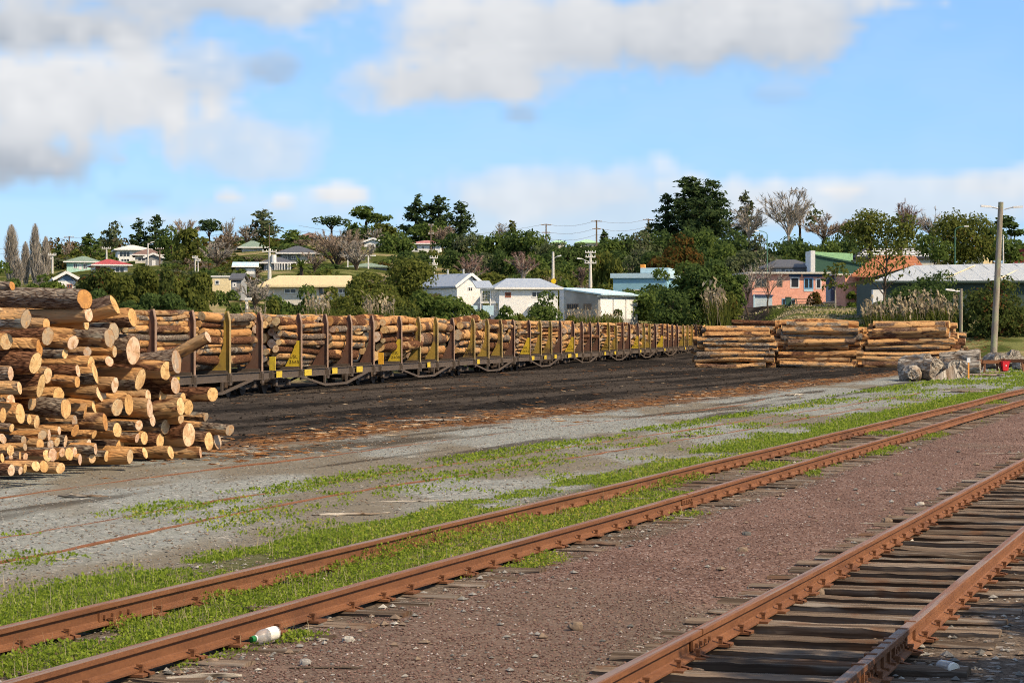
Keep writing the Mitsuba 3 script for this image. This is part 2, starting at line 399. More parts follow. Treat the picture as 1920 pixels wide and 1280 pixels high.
def oldwood_color(p, n, uv):
    k = ident(uv)
    u, v = uv.x - k * 16.0, uv.y
    f = fbm(u * 9.0, v * 2.6, k, 5)
    col = mix(c3(.15, .13, .11), c3(.43, .39, .33), smoothstep(0.22, 0.70, f))
    crack = voronoi(u * 5.0 + .4 * fbm(u * 8.0, v * 4.0, k, 2), v * 1.6 + k)
    col = mix(c3(.045, .036, .028), col, smoothstep(0.0, 0.12, crack[1] - crack[0]))
    return mix(col, c3(.16, .105, .065), smoothstep(0.52, 0.68, fbm(u * 3.0, v * 1.2, k + 4.0, 3)) * 0.7)


def oldwood_bump(p, n, uv):
    k = ident(uv)
    return 0.05 * fbm((uv.x - k * 16.0) * 9.0, uv.y * 2.2, k, 4)


bumped('m_oldwood', mikit.proc(oldwood_color), oldwood_bump, 8e-3)


def rust_color(p, n, uv):
    q = fbm(p.x * 3.0, p.y * 3.0, p.z * 9.0, 4)
    g = noise(p.x * 60, p.y * 60, p.z * 60)
    col = mix(c3(.092, .038, .019), c3(.200, .088, .040), q * 0.8 + g * 0.35)
    return mix(col, c3(.060, .026, .016), smoothstep(0.6, 0.75, fbm(p.x * 1.1, p.y * 0.9, p.z * 5, 3)) * 0.5)


scene['m_rust'] = {'type': 'twosided', 'bsdf': {'type': 'principled', 'base_color': mikit.proc(rust_color), 'roughness': 0.72, 'specular': 0.25}}


def railhead_color(p, n, uv):
    q = fbm(p.x * 2.0, p.y * 2.0, p.z * 4.0, 4)
    worn = smoothstep(0.42, 0.62, fbm((p.x - TA * p.y) * 45.0, p.y * 0.8, 1.0, 3))
    col = mix(c3(.125, .056, .026), c3(.225, .108, .050), q)
    return mix(col, c3(.20, .145, .115), worn * 0.8)


scene['m_railhead'] = {'type': 'twosided', 'bsdf': {'type': 'principled', 'base_color': mikit.proc(railhead_color), 'roughness': 0.55, 'specular': 0.35, 'metallic': 0.15}}


def sleeper_color(p, n, uv):
    k = ident(uv)
    u, v = uv.x - k * 16.0, uv.y
    r = cell_rand(k, 1)
    f = fbm(u * 1.2, v * 55.0, k, 4)
    col = mix(c3(.078, .057, .043), c3(.185, .143, .110), smoothstep(0.25, 0.75, f)) * (.65 + .6 * cell_rand(k, 8))
    col = mix(col, c3(.36, .33, .29), smoothstep(0.52, 0.72, fbm(u * 2.2, v * 30.0, k + 3.0, 3)) * (0.1 + 0.5 * r))
    return mix(col, c3(.13, .06, .03), smoothstep(0.6, 0.75, fbm(u * 4.0, v * 6.0, k + 7.0, 3)) * 0.5)


def sleeper_bump(p, n, uv):
    k = ident(uv)
    return 0.012 * fbm((uv.x - k * 16.0) * 1.6, uv.y * 60.0, k, 3)


bumped('m_sleeper', mikit.proc(sleeper_color), sleeper_bump, 2e-3)


def stone_color(p, n, uv):
    a = cell_rand(uv.x * 97.0, 3)
    col = mix(c3(.10, .10, .095), c3(.30, .29, .27), a)
    col = mix(col, c3(.21, .16, .12), smoothstep(0.6, 0.65, cell_rand(uv.x * 97.0, 5)))
    col = mix(col, c3(.40, .38, .34), smoothstep(0.93, 0.95, cell_rand(uv.x * 97.0, 7)))
    return col * (0.8 + 0.4 * noise(p.x * 60, p.y * 60, p.z * 60))


def scoria_color(p, n, uv):
    a = cell_rand(uv.x * 97.0, 3)
    col = mix(c3(.085, .052, .045), c3(.235, .152, .128), a)
    return mix(col, c3(.46, .41, .38), smoothstep(0.95, 0.97, cell_rand(uv.x * 97.0, 5)))


def litter_color(p, n, uv):
    a = cell_rand(uv.x * 97.0, 3)
    col = mix(c3(.13, .055, .026), c3(.34, .175, .075), a)
    return mix(col, c3(.60, .46, .30), smoothstep(0.86, 0.9, cell_rand(uv.x * 97.0, 5)))


def clod_color(p, n, uv):
    return mix(c3(.016, .014, .013), c3(.085, .068, .056), cell_rand(uv.x * 97.0, 3))


M_diffuse('m_stone', mikit.proc(stone_color))
M_diffuse('m_scoria', mikit.proc(scoria_color))
M_diffuse('m_litter', mikit.proc(litter_color))
M_diffuse('m_clod', mikit.proc(clod_color))


def leafmat(name, a, b, c=None, share=0.0, trans=0.95):
    """Foliage: every leaf takes its own tone between a and b; a share of the leaves takes c."""
    def fn(p, n, uv):
        col = mix(c3(*a), c3(*b), cell_rand(uv.x * 911.0, 1))
        if c is not None:
            cl = fbm(p.x * .35, p.y * .35, p.z * .45, 2)
            col = mix(col, c3(*c), smoothstep(1 - share, 1 - share + 0.05, cell_rand(uv.x * 911.0, 2) * .6 + cl * .4 + .15))
        return col
    scene[name] = {'type': 'principledthin', 'base_color': mikit.proc(fn), 'roughness': 0.55, 'diff_trans': trans, 'spec_trans': 0.0}


leafmat('m_leaf_weed', (.135, .200, .022), (.300, .385, .055), (.42, .40, .08), 0.10)
leafmat('m_leaf_dark', (0.043, 0.072, 0.027), (0.110, 0.164, 0.047))
leafmat('m_leaf_mid', (0.057, 0.096, 0.026), (0.159, 0.215, 0.055))
leafmat('m_leaf_olive', (0.067, 0.087, 0.021), (0.178, 0.198, 0.048), (.13, .085, .026), 0.07)
leafmat('m_leaf_bright', (0.066, 0.108, 0.019), (0.180, 0.228, 0.048))
leafmat('m_leaf_grey', (0.069, 0.094, 0.043), (0.178, 0.208, 0.103), (.16, .14, .10), 0.12)
leafmat('m_leaf_rust', (0.078, 0.047, 0.016), (0.176, 0.101, 0.029), (.06, .07, .02), 0.3)
leafmat('m_leaf_conifer', (0.034, 0.062, 0.028), (0.091, 0.133, 0.048))
leafmat('m_leaf_redtip', (0.045, 0.067, 0.022), (0.119, 0.146, 0.039), (.12, .055, .024), 0.13)
leafmat('m_leaf_straw', (.24, .20, .115), (.50, .44, .29), trans=0.5)
leafmat('m_leaf_plume', (.27, .22, .14), (.47, .40, .27), trans=0.5)


def twigmat(name, a, b):
    def fn(p, n, uv):
        return mix(c3(*a), c3(*b), cell_rand(uv.x * 911.0, 1))
    M_diffuse(name, mikit.proc(fn))


twigmat('m_twig_grey', (.23, .205, .175), (.45, .41, .355))
twigmat('m_twig_brown', (.215, .165, .128), (.40, .325, .255))
twigmat('m_twig_red', (.18, .115, .10), (.34, .24, .205))
twigmat('m_trunk', (.055, .042, .032), (.12, .095, .072))

# ---------------------------------------------------------------- the ground
def axis(*segs):
    """Grid lines: (from, to, step at from, step at to)."""
    out = []
    for a, b, s, t in segs:
        n = max(2, int(abs(b - a) / ((s + t) / 2)))
        u = np.linspace(0, 1, n, endpoint=False)
        k = t / s
        out.append(a + (b - a) * ((k ** u - 1) / (k - 1) if abs(k - 1) > 1e-3 else u))
    return np.concatenate(out + [[segs[-1][1]]])


gx = axis((-1500, -200, 120, 12), (-200, -45, 12, 1.2), (-45, -12, 1.2, .24), (-12, 8, .16, .16), (8, 45, .24, 1.2), (45, 200, 1.2, 12), (200, 1500, 12, 120))
gy = axis((-300, -20, 60, 4), (-20, 9, 4, .15), (9, 40, .13, .24), (40, 100, .24, .5), (100, 260, .5, 1.5), (260, 700, 1.5, 12), (700, 3500, 12, 300))
GX, GY = np.meshgrid(gx, gy, indexing='xy')
GZ = ground_z(GX, GY, True)
ny, nx = GX.shape
ii, jj = np.meshgrid(np.arange(ny - 1), np.arange(nx - 1), indexing='ij')
quads = np.stack([ii * nx + jj, ii * nx + jj + 1, (ii + 1) * nx + jj + 1, (ii + 1) * nx + jj], -1).reshape(-1, 4)
labels['ground'] = {'label': 'yard ground of dark mud, grey gravel and maroon ballast rising to a grassy hillside', 'kind': 'structure'}
whole('ground', (np.stack([GX, GY, GZ], -1).reshape(-1, 3), quads), 'm_ground', smooth=True)


# ---------------------------------------------------------------- scattered small matter (stuff)
def specks(x, y, z, size, rng, flat=0.7, stretch=1.0, yaw=None, lift=0.25):
    """Octahedral chips, one per point; uv carries a tone."""
    n = len(x)
    base = np.array([[1, 0, 0], [0, 1, 0], [-1, 0, 0], [0, -1, 0], [0, 0, 1], [0, 0, -1]], float)
    f = np.array([[0, 1, 4], [1, 2, 4], [2, 3, 4], [3, 0, 4], [1, 0, 5], [2, 1, 5], [3, 2, 5], [0, 3, 5]])
    v = base[None] * (1 + 0.45 * (rng.random((n, 6, 1)) - 0.5)) + 0.25 * (rng.random((n, 6, 3)) - 0.5)
    v = v * (size[:, None] * 0.5)[:, :, None] * np.stack([np.broadcast_to(stretch, n), np.ones(n), np.broadcast_to(flat, n)], -1)[:, None]
    a = rng.random(n) * 2 * np.pi if yaw is None else yaw
    ca, sa = np.cos(a)[:, None], np.sin(a)[:, None]
    vx, vy = v[..., 0] * ca - v[..., 1] * sa, v[..., 0] * sa + v[..., 1] * ca
    v = np.stack([vx + x[:, None], vy + y[:, None], v[..., 2] + (z + size * flat * lift)[:, None]], -1)
    ff = f[None] + (np.arange(n) * 6)[:, None, None]
    uv = np.repeat(rng.random((n, 1)), 6, 0) * np.ones((1, 2))
    return v.reshape(-1, 3), ff.reshape(-1, 3), uv


def scatter(key, label, bsdf, x, y, size, rng, **kw):
    z = ground_z(x, y, True)
    v, f, uv = specks(x, y, z, size, rng, **kw)
    labels[key] = {'label': label, 'kind': 'stuff'}
    scene[key] = mikit.ply((v, f), bsdf, uv=uv)


def strip(rng, n, c0, c1, y0, y1, power=2.0):
    """Points in a strip along the tracks, denser near the camera."""
    t = rng.random(n)
    y = (y0 ** (1 - power) + t * (y1 ** (1 - power) - y0 ** (1 - power))) ** (1 / (1 - power))
    c = c0 + (c1 - c0) * rng.random(n)
    return c + TA * y, y


def inside(x, y, m=0.4):
    return np.abs(x) < 0.2182 * y + m


r_ = np.random.default_rng(3)
x, y = strip(r_, 25000, -6.2, -3.5, 11.8, 60, 2.4); k = inside(x, y); x, y = x[k], y[k]
scatter('scoria', 'small maroon scoria stones covering the strip between the two rusty tracks', 'm_scoria', x, y, r_.uniform(.008, .020, len(x)) * (1 + .014 * (y - 12)), r_)
x, y = strip(r_, 9000, -9.5, -0.2, 11.8, 50, 2.3)
c = x - TA * y
k = inside(x, y) & ((r_.random(len(x)) < .22) | ((c > -3.4) & (c < -1.0)) | ((c < -5.7) & (c > -7.6)))
x, y = x[k], y[k]
scatter('ballast', 'loose grey and brown ballast stones lying around the rails and sleepers', 'm_stone', x, y, np.minimum(.018 + .015 * r_.exponential(1, len(x)), .085) * (1 + .006 * (y - 12)), r_, flat=.55)
x, y = strip(r_, 26000, -18.5, -8.2, 16, 90, 1.9); k = inside(x, y) & (leaf_patch(x, y) < .3); x, y = x[k], y[k]
scatter('gravel', 'pale grey gravel chips strewn over the trackside and around the embedded rails', 'm_stone', x, y, r_.uniform(.010, .036, len(x)) * (1 + .008 * (y - 16)), r_, flat=.5)
x, y = strip(r_, 11000, -46, -19, 40, 190, 1.3); k = inside(x, y, 1) & (0.181 / 0.983 * y - x < 25); x, y = x[k], y[k]
scatter('mud_clods', 'black mud clods churned up across the log yard', 'm_clod', x, y, r_.uniform(.03, .10, len(x)) * (1 + .003 * (y - 40)), r_, flat=.45)
# bark litter: thick along the edge of the mud and by the log pile, thin elsewhere
x, y = strip(r_, 52000, -46, -15.5, 33, 170, 1.35)
c = x - TA * y
p3 = np.stack([x * .35, y * .12, 0 * x], -1)
m = meshkit.fbm(p3, 4, 31)
prob = np.exp(-((c + 19.8 + 2.2 * (m - .5)) / 1.25) ** 2) * np.clip((m - .28) / .22, .15, 1) + .010 + .06 * np.clip((m - .58) / .08, 0, 1)
prob = prob * np.where((y < 46) & (c > -20.5), .12, 1)
prob = np.maximum(prob, np.exp(-((x + 5.2) / 1.6) ** 2 - ((y - 42.5) / 3.2) ** 2))
k = inside(x, y, 1) & (r_.random(len(x)) < prob) & (0.181 / 0.983 * y - x < 24)
x, y = x[k], y[k]
scatter('bark_litter', 'orange and brown bark litter in drifts along the edge of the black yard', 'm_litter', x, y, r_.uniform(.03, .10, len(x)) * (1 + .006 * (y - 35)), r_, flat=.22, stretch=r_.uniform(1.2, 4.5, len(x)), yaw=r_.normal(0.1, .6, len(x)), lift=.5)


# weeds: small leaves in tufts
def leaves(x, y, z, size, rng, height):
    """Two-triangle leaves standing in tufts."""
    n = len(x)
    a = rng.random(n) * 2 * np.pi
    t = np.stack([np.cos(a), np.sin(a), 0 * a], -1)
    tilt = rng.uniform(.15, 1.3, n)
    up = np.stack([-np.sin(a) * np.sin(tilt), np.cos(a) * np.sin(tilt), np.cos(tilt)], -1)
    base = np.stack([x, y, z + height * rng.random(n) ** 1.3], -1)
    s = size[:, None]
    v = np.stack([base, base + t * s * .42 + up * s * .55, base + up * s * 1.1, base - t * s * .42 + up * s * .55], 1).reshape(-1, 3)
    f = (np.array([[0, 1, 2], [0, 2, 3]])[None] + (np.arange(n) * 4)[:, None, None]).reshape(-1, 3)
    uv = np.repeat(rng.random((n, 1)), 4, 0) * np.ones((1, 2))
    return v, f, uv


def weeds(key, label, n, c0, c1, y0, y1, power, s0, seed, hmul=1.0):
    rng = np.random.default_rng(seed)
    x, y = strip(rng, n, c0, c1, y0, y1, power)
    d = leaf_patch(x, y)
    k = inside(x, y) & (rng.random(n) < d ** 1.2)
    x, y, d = x[k], y[k], d[k]
    x, y = x + rng.normal(0, .02, len(x)), y + rng.normal(0, .03, len(x))
    sc = 1 + .022 * np.maximum(y - 13, 0)
    c = x - TA * y
    hgt = (.014 + .085 * d * meshkit.noise(np.stack([x * 2.2, y * 2.2, 0 * x], -1), 4)) * np.where(c > -8.9, 1, .5) * hmul
    hgt = hgt + .11 * np.clip(1 - np.abs(c + 7.62) / .42, 0, 1) * np.maximum(np.clip(1.15 - np.abs(y - 21) / 2.8, 0, 1), np.clip(1.1 - np.abs(y - 29.5) / 2.4, 0, 1)) * d
    v, f, uv = leaves(x, y, ground_z(x, y, True), s0 * sc * rng.uniform(.6, 1.3, len(x)), rng, hgt)
    labels[key] = {'label': label, 'kind': 'stuff'}
    scene[key] = mikit.ply((v, f), 'm_leaf_weed', uv=uv)


weeds('weeds', 'bright green low weeds with yellow flowers growing over the second track', 330000, -9.4, -5.7, 12.5, 75, 1.9, .019, 5)
weeds('grass_strips', 'thin green grass strips along the embedded rails and the gravel', 120000, -15.5, -8.6, 17, 150, 1.5, .026, 6)

# dry stalks and thin grass blades standing among the weeds
rng = np.random.default_rng(8)
x, y = strip(rng, 14000, -10.2, -5.8, 12.5, 70, 1.9); d = leaf_patch(x, y); k = inside(x, y) & (rng.random(len(x)) < d * .8); x, y = x[k], y[k]; n = len(x)
z = ground_z(x, y, True); a = rng.uniform(0, 6.28, n); h = rng.uniform(.05, .20, n) * (.6 + .4 * rng.random(n)); l = h * rng.uniform(.1, .6, n); w = .0022 * (1 + .03 * (y - 12))
b0 = np.stack([x, y, z], -1); s_ = np.stack([np.cos(a + 1.5), np.sin(a + 1.5), 0 * a], -1) * w[:, None]; tip = b0 + np.stack([np.cos(a) * l, np.sin(a) * l, h], -1)
labels['dry_stalks'] = {'label': 'thin straw coloured stalks and grass blades standing among the weeds of the second track', 'kind': 'stuff'}
scene['dry_stalks'] = mikit.ply((np.stack([b0 - s_, b0 + s_, tip], 1).reshape(-1, 3), np.arange(3 * n).reshape(-1, 3)), 'm_leaf_straw', uv=np.repeat(rng.random((n, 1)), 3, 0) * np.ones((1, 2)))

# ---------------------------------------------------------------- railway tracks
RAIL = np.array([(-.0335, .132), (-.027, .1365), (.027, .1365), (.0335, .132), (.0335, .1045), (.030, .1005), (.008, .0965), (.0068, .090), (.0068, .034), (.014, .024), (.060, .011), (.060, 0),
                 (-.060, 0), (-.060, .011), (-.014, .024), (-.0068, .034), (-.0068, .090), (-.008, .0965), (-.030, .1005), (-.0335, .1045)])
TD = np.array([TA, 1, 0]) / NRM          # along
TN = np.array([1, -TA, 0]) / NRM         # to the right


def rail_mesh(c0, side, y0, y1, step=0.5, z0=0.0, prof=RAIL, wob=0.012, seed=0):
    ys = np.arange(y0, y1 + step, step)
    w = wob * (meshkit.noise(np.stack([ys * .22, 0 * ys, 0 * ys + seed], -1)) - .5) * 2
    h = 0.02 * (meshkit.noise(np.stack([ys * .12, 0 * ys + 5, 0 * ys + seed], -1)) - .5)
    P = np.stack([c0 + TA * ys, ys, 0 * ys], -1) + (side + w)[:, None] * TN[None]
    P[:, 2] = z0 + h
    n, m = len(ys), len(prof)
    v = P[:, None] + prof[None, :, 0:1] * TN + prof[None, :, 1:2] * np.array([0, 0, 1.0])
    i, j = np.meshgrid(np.arange(n - 1), np.arange(m), indexing='ij')
    q = np.stack([i * m + j, (i + 1) * m + j, (i + 1) * m + (j + 1) % m, i * m + (j + 1) % m], -1).reshape(-1, 4)
    return v.reshape(-1, 3), q


def sleeper_mesh(c, yc, rng, half=1.06, w=.2, h=.13, ztop=0.0, k=0):
    nx_, ny_ = 22, 5
    u, v = np.meshgrid(np.linspace(-half, half, nx_), np.linspace(-w / 2, w / 2, ny_), indexing='ij')
    pr = np.stack([u * 1.5 + k * 7, v * 26, 0 * u], -1)
    top = .009 * (meshkit.fbm(pr, 3, 2) - .55) - .02 * np.clip(meshkit.noise(pr * [1.2, .25, 1], 9) - .62, 0, 1) * 3
    edge = (np.abs(v) > w * .49) * .012 * (1 + rng.random(u.shape))
    split = .030 * np.exp(-((v - rng.uniform(-.04, .04)) / .012) ** 2) * (rng.random() < .6) * np.clip(np.abs(u) - rng.uniform(.2, .8), 0, .3) / .3
    endw = (np.abs(u) > half * .98) * rng.uniform(-.05, .03)
    z = ztop + top - edge - split
    uu = u + np.sign(u) * endw
    vv = v + .010 * (meshkit.noise(np.stack([u * 2 + k, v * 3, 0 * u], -1), 1) - .5)
    a = rng.normal(0, .012)
    P = np.array([c + TA * yc, yc, 0]) + rng.normal(0, .015) * TN
    X = uu * math.cos(a) - vv * math.sin(a); Y = uu * math.sin(a) + vv * math.cos(a)
    pts = P + X[..., None] * TN + Y[..., None] * TD
    pts[..., 2] = z
    bot = pts - np.sign(v)[..., None] * .040 * TD; bot[..., 2] = ztop - h          # worn back under the splintered upper edge
    V = np.vstack([pts.reshape(-1, 3), bot.reshape(-1, 3)])
    idx = np.arange(nx_ * ny_).reshape(nx_, ny_); o = nx_ * ny_
    q = [np.stack([idx[:-1, :-1], idx[1:, :-1], idx[1:, 1:], idx[:-1, 1:]], -1).reshape(-1, 4)]
    for e0 in (idx[:, 0], idx[::-1, -1], idx[0, ::-1], idx[-1, :]):
        q.append(np.stack([e0[:-1], e0[:-1] + o, e0[1:] + o, e0[1:]], -1))
    uv = np.stack([u + 5 + 16.0 * (k % 100), v + 3], -1).reshape(-1, 2)
    return V, np.vstack(q), np.vstack([uv, uv + [[0, .07]]])


def plate_mesh(c, yc, side, rng):
    """Tie plate with two dog spikes, one on each side of the rail foot."""
    b = MB()
    P = np.array([c + TA * yc, yc, 0]) + side * TN
    M = frame(P, TN, TD, (0, 0, 1))
    b.box((-.115, -.075, -.012), (.115, .075, .003), M)
    for s in (-1, 1):
        yy = rng.uniform(-.05, .05)
        b.box((s * .060 - .012, yy - .010, .0), (s * .060 + .012, yy + .010, .036), M)
        b.box((s * .060 - .024, yy - .014, .036), (s * .060 + .016, yy + .014, .050), M)
        if rng.random() < .5: b.bar(P + s * .066 * TN + (yy + .03) * TD + [0, 0, .010], P + s * .135 * TN + (yy - .02) * TD + [0, 0, .003], .026, .010)
    return b.out


def fishplate(c, yc, side):
    b = MB()
    P = np.array([c + TA * yc, yc, 0]) + side * TN
    M = frame(P, TN, TD, (0, 0, 1))
    for s in (-1, 1):
        b.box((s * .009, -.23, .030), (s * .024, .23, .086), M)
        for q in (-.17, -.06, .06, .17):
            b.box((s * .024, q - .014, .046), (s * .042, q + .014, .072), M)
    b.box((-.0332, -.003, .10), (.0332, .003, .1372), M)
    return b.out


def rail_parts(trk, c0, y0, y1, seed):
    for s, sd in ((-GH, 1), (GH, 2)):
        v, q = rail_mesh(c0, s, y0, y1, seed=seed + sd)
        key = part(trk, 'rail', (v, q), 'm_rust', smooth=14)
        # the running surface is its own skin, a hair above the head
        prof = np.array([(-.0318, .1345), (-.026, .1385), (.026, .1385), (.0318, .1345), (.0318, .131), (-.0318, .131)])
        v, q = rail_mesh(c0, s, y0, y1, seed=seed + sd, prof=prof)
        part(key, 'rail_head', (v, q), 'm_railhead', smooth=35)


trackA = thing('railway_track', 'rusty railway track with bare dark wooden sleepers at the lower right', 'railway track')
rail_parts(trackA, CA, 8, 75, 10)
rs = np.random.default_rng(44)
for i, yc in enumerate(np.arange(10.9, 48, .563)):
    yj = yc + rs.normal(0, .03)
    v, q, uv = sleeper_mesh(CA, yj, rs, k=i, ztop=-.006 + rs.normal(0, .008))
    s = part(trackA, 'sleeper', (v, q), 'm_sleeper', uv=uv)
    if yc < 40:
        for sd in (-GH, GH):
            part(s, 'tie_plate', plate_mesh(CA, yj, sd, rs), 'm_rust')
for yc, sd in ((13.9, -GH), (12.95, GH), (14.0, GH)):
    part(trackA, 'fishplate', fishplate(CA, yc, sd), 'm_rust')
# clip-on rail anchors, close together on the right rail
for yc in (12.75, 13.15, 13.4, 13.62, 13.8, 14.25, 14.6):
    b = MB(); P = np.array([CA + TA * yc, yc, 0]) + GH * TN; M = frame(P, TN, TD, (0, 0, 1))
    b.box((-.0345, -.02, .10), (.0345, .02, .1400), M)
    b.box((.0090, -.018, .026), (.0345, .018, .10), M); b.box((.0090, -.018, .012), (.066, .018, .026), M)
    part(trackA, 'rail_anchor', b.out, 'm_rust')

trackB = thing('railway_track', 'rusty railway track half overgrown with bright green weeds, running across the middle', 'railway track')
rail_parts(trackB, CB, 8, 120, 20)
for i, yc in enumerate(np.arange(11.0, 66, .60)):
    yj = yc + rs.normal(0, .03)
    v, q, uv = sleeper_mesh(CB, yj, rs, k=i + 7, ztop=-.012 + rs.normal(0, .008))
    s = part(trackB, 'sleeper', (v, q), 'm_sleeper', uv=uv)
    if yc < 44:
        for sd in (-GH, GH):
            part(s, 'tie_plate', plate_mesh(CB, yj, sd, rs), 'm_rust')
for yc, sd in ((15.3, -GH), (26.0, GH)):
    part(trackB, 'fishplate', fishplate(CB, yc, sd), 'm_rust')


def buried_rail(trk, pts, seed):
    """A rail sunk in the gravel: only its head is seen, here and there covered."""
    from scipy.interpolate import PchipInterpolator
    pts = np.array(pts, float)
    ys = np.arange(pts[0, 1], pts[-1, 1], .35)
    xs = PchipInterpolator(pts[:, 1], pts[:, 0])(ys)
    z = ground_z(xs, ys, True) + 0.016 * (meshkit.fbm(np.stack([ys * .35, 0 * ys, 0 * ys + seed], -1), 3) - .54) * 2
    b = MB()
    w = .027
    t = np.gradient(np.stack([xs, ys], -1), axis=0); t /= np.linalg.norm(t, axis=1, keepdims=True)
    nrm = np.stack([t[:, 1], -t[:, 0]], -1)
    prof = [(-w, -.06), (-w, .006), (-w * .8, .012), (w * .8, .012), (w, .006), (w, -.06)]
    v = np.stack([np.stack([xs + a * nrm[:, 0], ys + a * nrm[:, 1], z + h], -1) for a, h in prof], 1)
    n, m = len(ys), len(prof)
    i, j = np.meshgrid(np.arange(n - 1), np.arange(m - 1), indexing='ij')
    q = np.stack([i * m + j, (i + 1) * m + j, (i + 1) * m + j + 1, i * m + j + 1], -1).reshape(-1, 4)
    part(trk, 'rail', (v.reshape(-1, 3), q), 'm_rust', smooth=40)


trackC = thing('railway_track', 'disused track sunk in grey gravel, only its two thin rail heads showing', 'railway track')
far_c = [(-6.4, 18.6), (-4.98, 23.45), (-3.26, 29.55), (-.04, 38.7), (5.96, 55.2), (13.6, 78)]
buried_rail(trackC, far_c, 1)
buried_rail(trackC, [(-5.35, 18.6), (-4.58, 21.0 - .6), (-2.95, 26.3), (-.42, 33.7), (3.6, 45.2), (9.3, 62)], 2)
trackD = thing('railway_track', 'faint buried rail line crossing the gravel beside the log pile, almost covered', 'railway track')
buried_rail(trackD, [(-7.9, 26.5), (-6.4, 30.6), (-5.72, 33.1), (-3.57, 38.8), (-1.5, 45.5), (1.2, 52.6), (8.36, 77.4)], 3)

# ---------------------------------------------------------------- logs
_logid = [0]
_cls = {0: (0, 64), 1: (64, 32), 2: (96, 32)}
def log_meshes(cut, axis, L, r, rng, cls=0, sides=18, segs=9, taper=-0.01, bend=0.02, cut_tilt=0.10, oval=0.07, rough=0.16):
    """Bark shell and near cut face of a log: cut = centre of the near face, axis = unit vector out of that face, L length."""
    _logid[0] += 1
    k = _cls[cls][0] + _logid[0] * 37 % _cls[cls][1]
    ax = unit(axis)
    u = unit(np.cross(ax, (0, 0, 1))); w = np.cross(u, ax)
    t = np.concatenate([[0, .015], np.linspace(.04, 1, segs - 1)])
    ang = np.linspace(0, 2 * np.pi, sides + 1)
    A, Tt = np.meshgrid(ang, t, indexing='xy')
    nz = meshkit.fbm(np.stack([np.cos(A) * 1.6 + k * 3.1, np.sin(A) * 1.6, Tt * L * 1.1], -1), 3, 5) - .5
    nf = meshkit.noise(np.stack([np.cos(A) * 3.5 + k * 1.7, np.sin(A) * 3.5, Tt * L * 3.0], -1), 8) - .5
    phase, ph2 = rng.uniform(0, 6.3, 2)
    R = r * (1 + taper * Tt * L + oval * np.cos(2 * A + phase) + rough * nz + .45 * rough * nf)
    R[:, -1] = R[:, 0]
    R[0] = R[0] * (.97 + .07 * (meshkit.noise(np.stack([np.cos(A[0]) * 4 + k, np.sin(A[0]) * 4, 0 * A[0]], -1), 3) - .5)); R[0, -1] = R[0, 0]
    off = bend * L * np.sin(np.pi * Tt) * rng.normal(0, 1)
    cx, cy = R * np.cos(A) + off * math.cos(ph2), R * np.sin(A) + off * math.sin(ph2)
    tu, tw = rng.normal(0, cut_tilt, 2)
    slant = (cx * tu + cy * tw) * np.clip(1 - Tt * 6, 0, 1)
    V = np.asarray(cut) + cx[..., None] * u + cy[..., None] * w + (-(Tt * L) + slant)[..., None] * ax
    n, m = A.shape
    i, j = np.meshgrid(np.arange(n - 1), np.arange(m - 1), indexing='ij')
    q = np.stack([i * m + j, i * m + j + 1, (i + 1) * m + j + 1, (i + 1) * m + j], -1).reshape(-1, 4)
    uv = np.stack([A * r + 16.0 * k + 4, Tt * L + 2], -1).reshape(-1, 2)
    f = np.vstack([q[:, [0, 1, 2]], q[:, [0, 2, 3]]])
    vb = V.reshape(-1, 3)
    # far end closed
    cen = V[-1, :-1].mean(0)
    o = len(vb)
    vb = np.vstack([vb, V[-1], cen[None]])
    uv = np.vstack([uv, np.stack([A[-1] * r + 16.0 * k + 4, 0 * A[-1] + L + 2], -1), [[16.0 * k + 4, L + 2.2]]])
    f = np.vstack([f, [[o + a, o + a + 1, o + m] for a in range(m - 1)]])
    # the cut face: two rings
    rim = V[0, :-1]; c0 = rim.mean(0)
    ms = m - 1
    mid = c0 + (rim - c0) * .55 + ax * .004
    vc = np.vstack([rim, mid, (c0 + ax * .004)[None]])
    cc, ss = np.cos(ang[:-1]), np.sin(ang[:-1])
    e = np.array([rng.uniform(-.12, .12), rng.uniform(-.12, .12)])
    uvc = np.vstack([np.stack([cc, ss], -1), np.stack([cc, ss], -1) * .55 + e * .45, e[None]]) + [16.0 * k + 10, 10]
    fc = []
    for a in range(ms):
        b = (a + 1) % ms
        fc += [[a, ms + a, b], [b, ms + a, ms + b], [ms + a, 2 * ms, ms + b]]
    return (vb, f, uv), (vc, np.array(fc), uvc)


class Stuff:
    def __init__(s): s.b, s.c = MB(), MB()
    def add(s, a, c): s.b.add(*a); s.c.add(*c)


rest = Stuff()          # logs past the first three hundred


def add_log(label, group, cut, axis, L, r, rng, name='pine_log', **kw):
    kw.setdefault('cls', int(rng.choice(3, p=(.52, .43, .05))))
    a, c = log_meshes(cut, axis, L, r, rng, **kw)
    if label is None:
        rest.add(a, c); return None
    key = thing(name, label, 'log', group)
    part(key, 'bark', a[:2], 'm_bark', smooth=True, uv=a[2])
    part(key, 'cut_face', c[:2], 'm_cut', smooth=False, uv=c[2])
    return key


_one = ['', 'first', 'second', 'third', 'fourth', 'fifth', 'sixth', 'seventh', 'eighth', 'ninth', 'tenth', 'eleventh', 'twelfth', 'thirteenth', 'fourteenth', 'fifteenth', 'sixteenth', 'seventeenth', 'eighteenth', 'nineteenth']
ORD = _one + [w if k == 0 else f'{c} {_one[k]}' for w, c in (('twentieth', 'twenty'), ('thirtieth', 'thirty'), ('fortieth', 'forty'), ('fiftieth', 'fifty'), ('sixtieth', 'sixty'), ('seventieth', 'seventy'), ('eightieth', 'eighty'), ('ninetieth', 'ninety')) for k in range(10)]
_c = ORD[1:]
ORD += [f'hundred and {o}' for o in _c] + [f'two hundred and {o}' for o in _c]

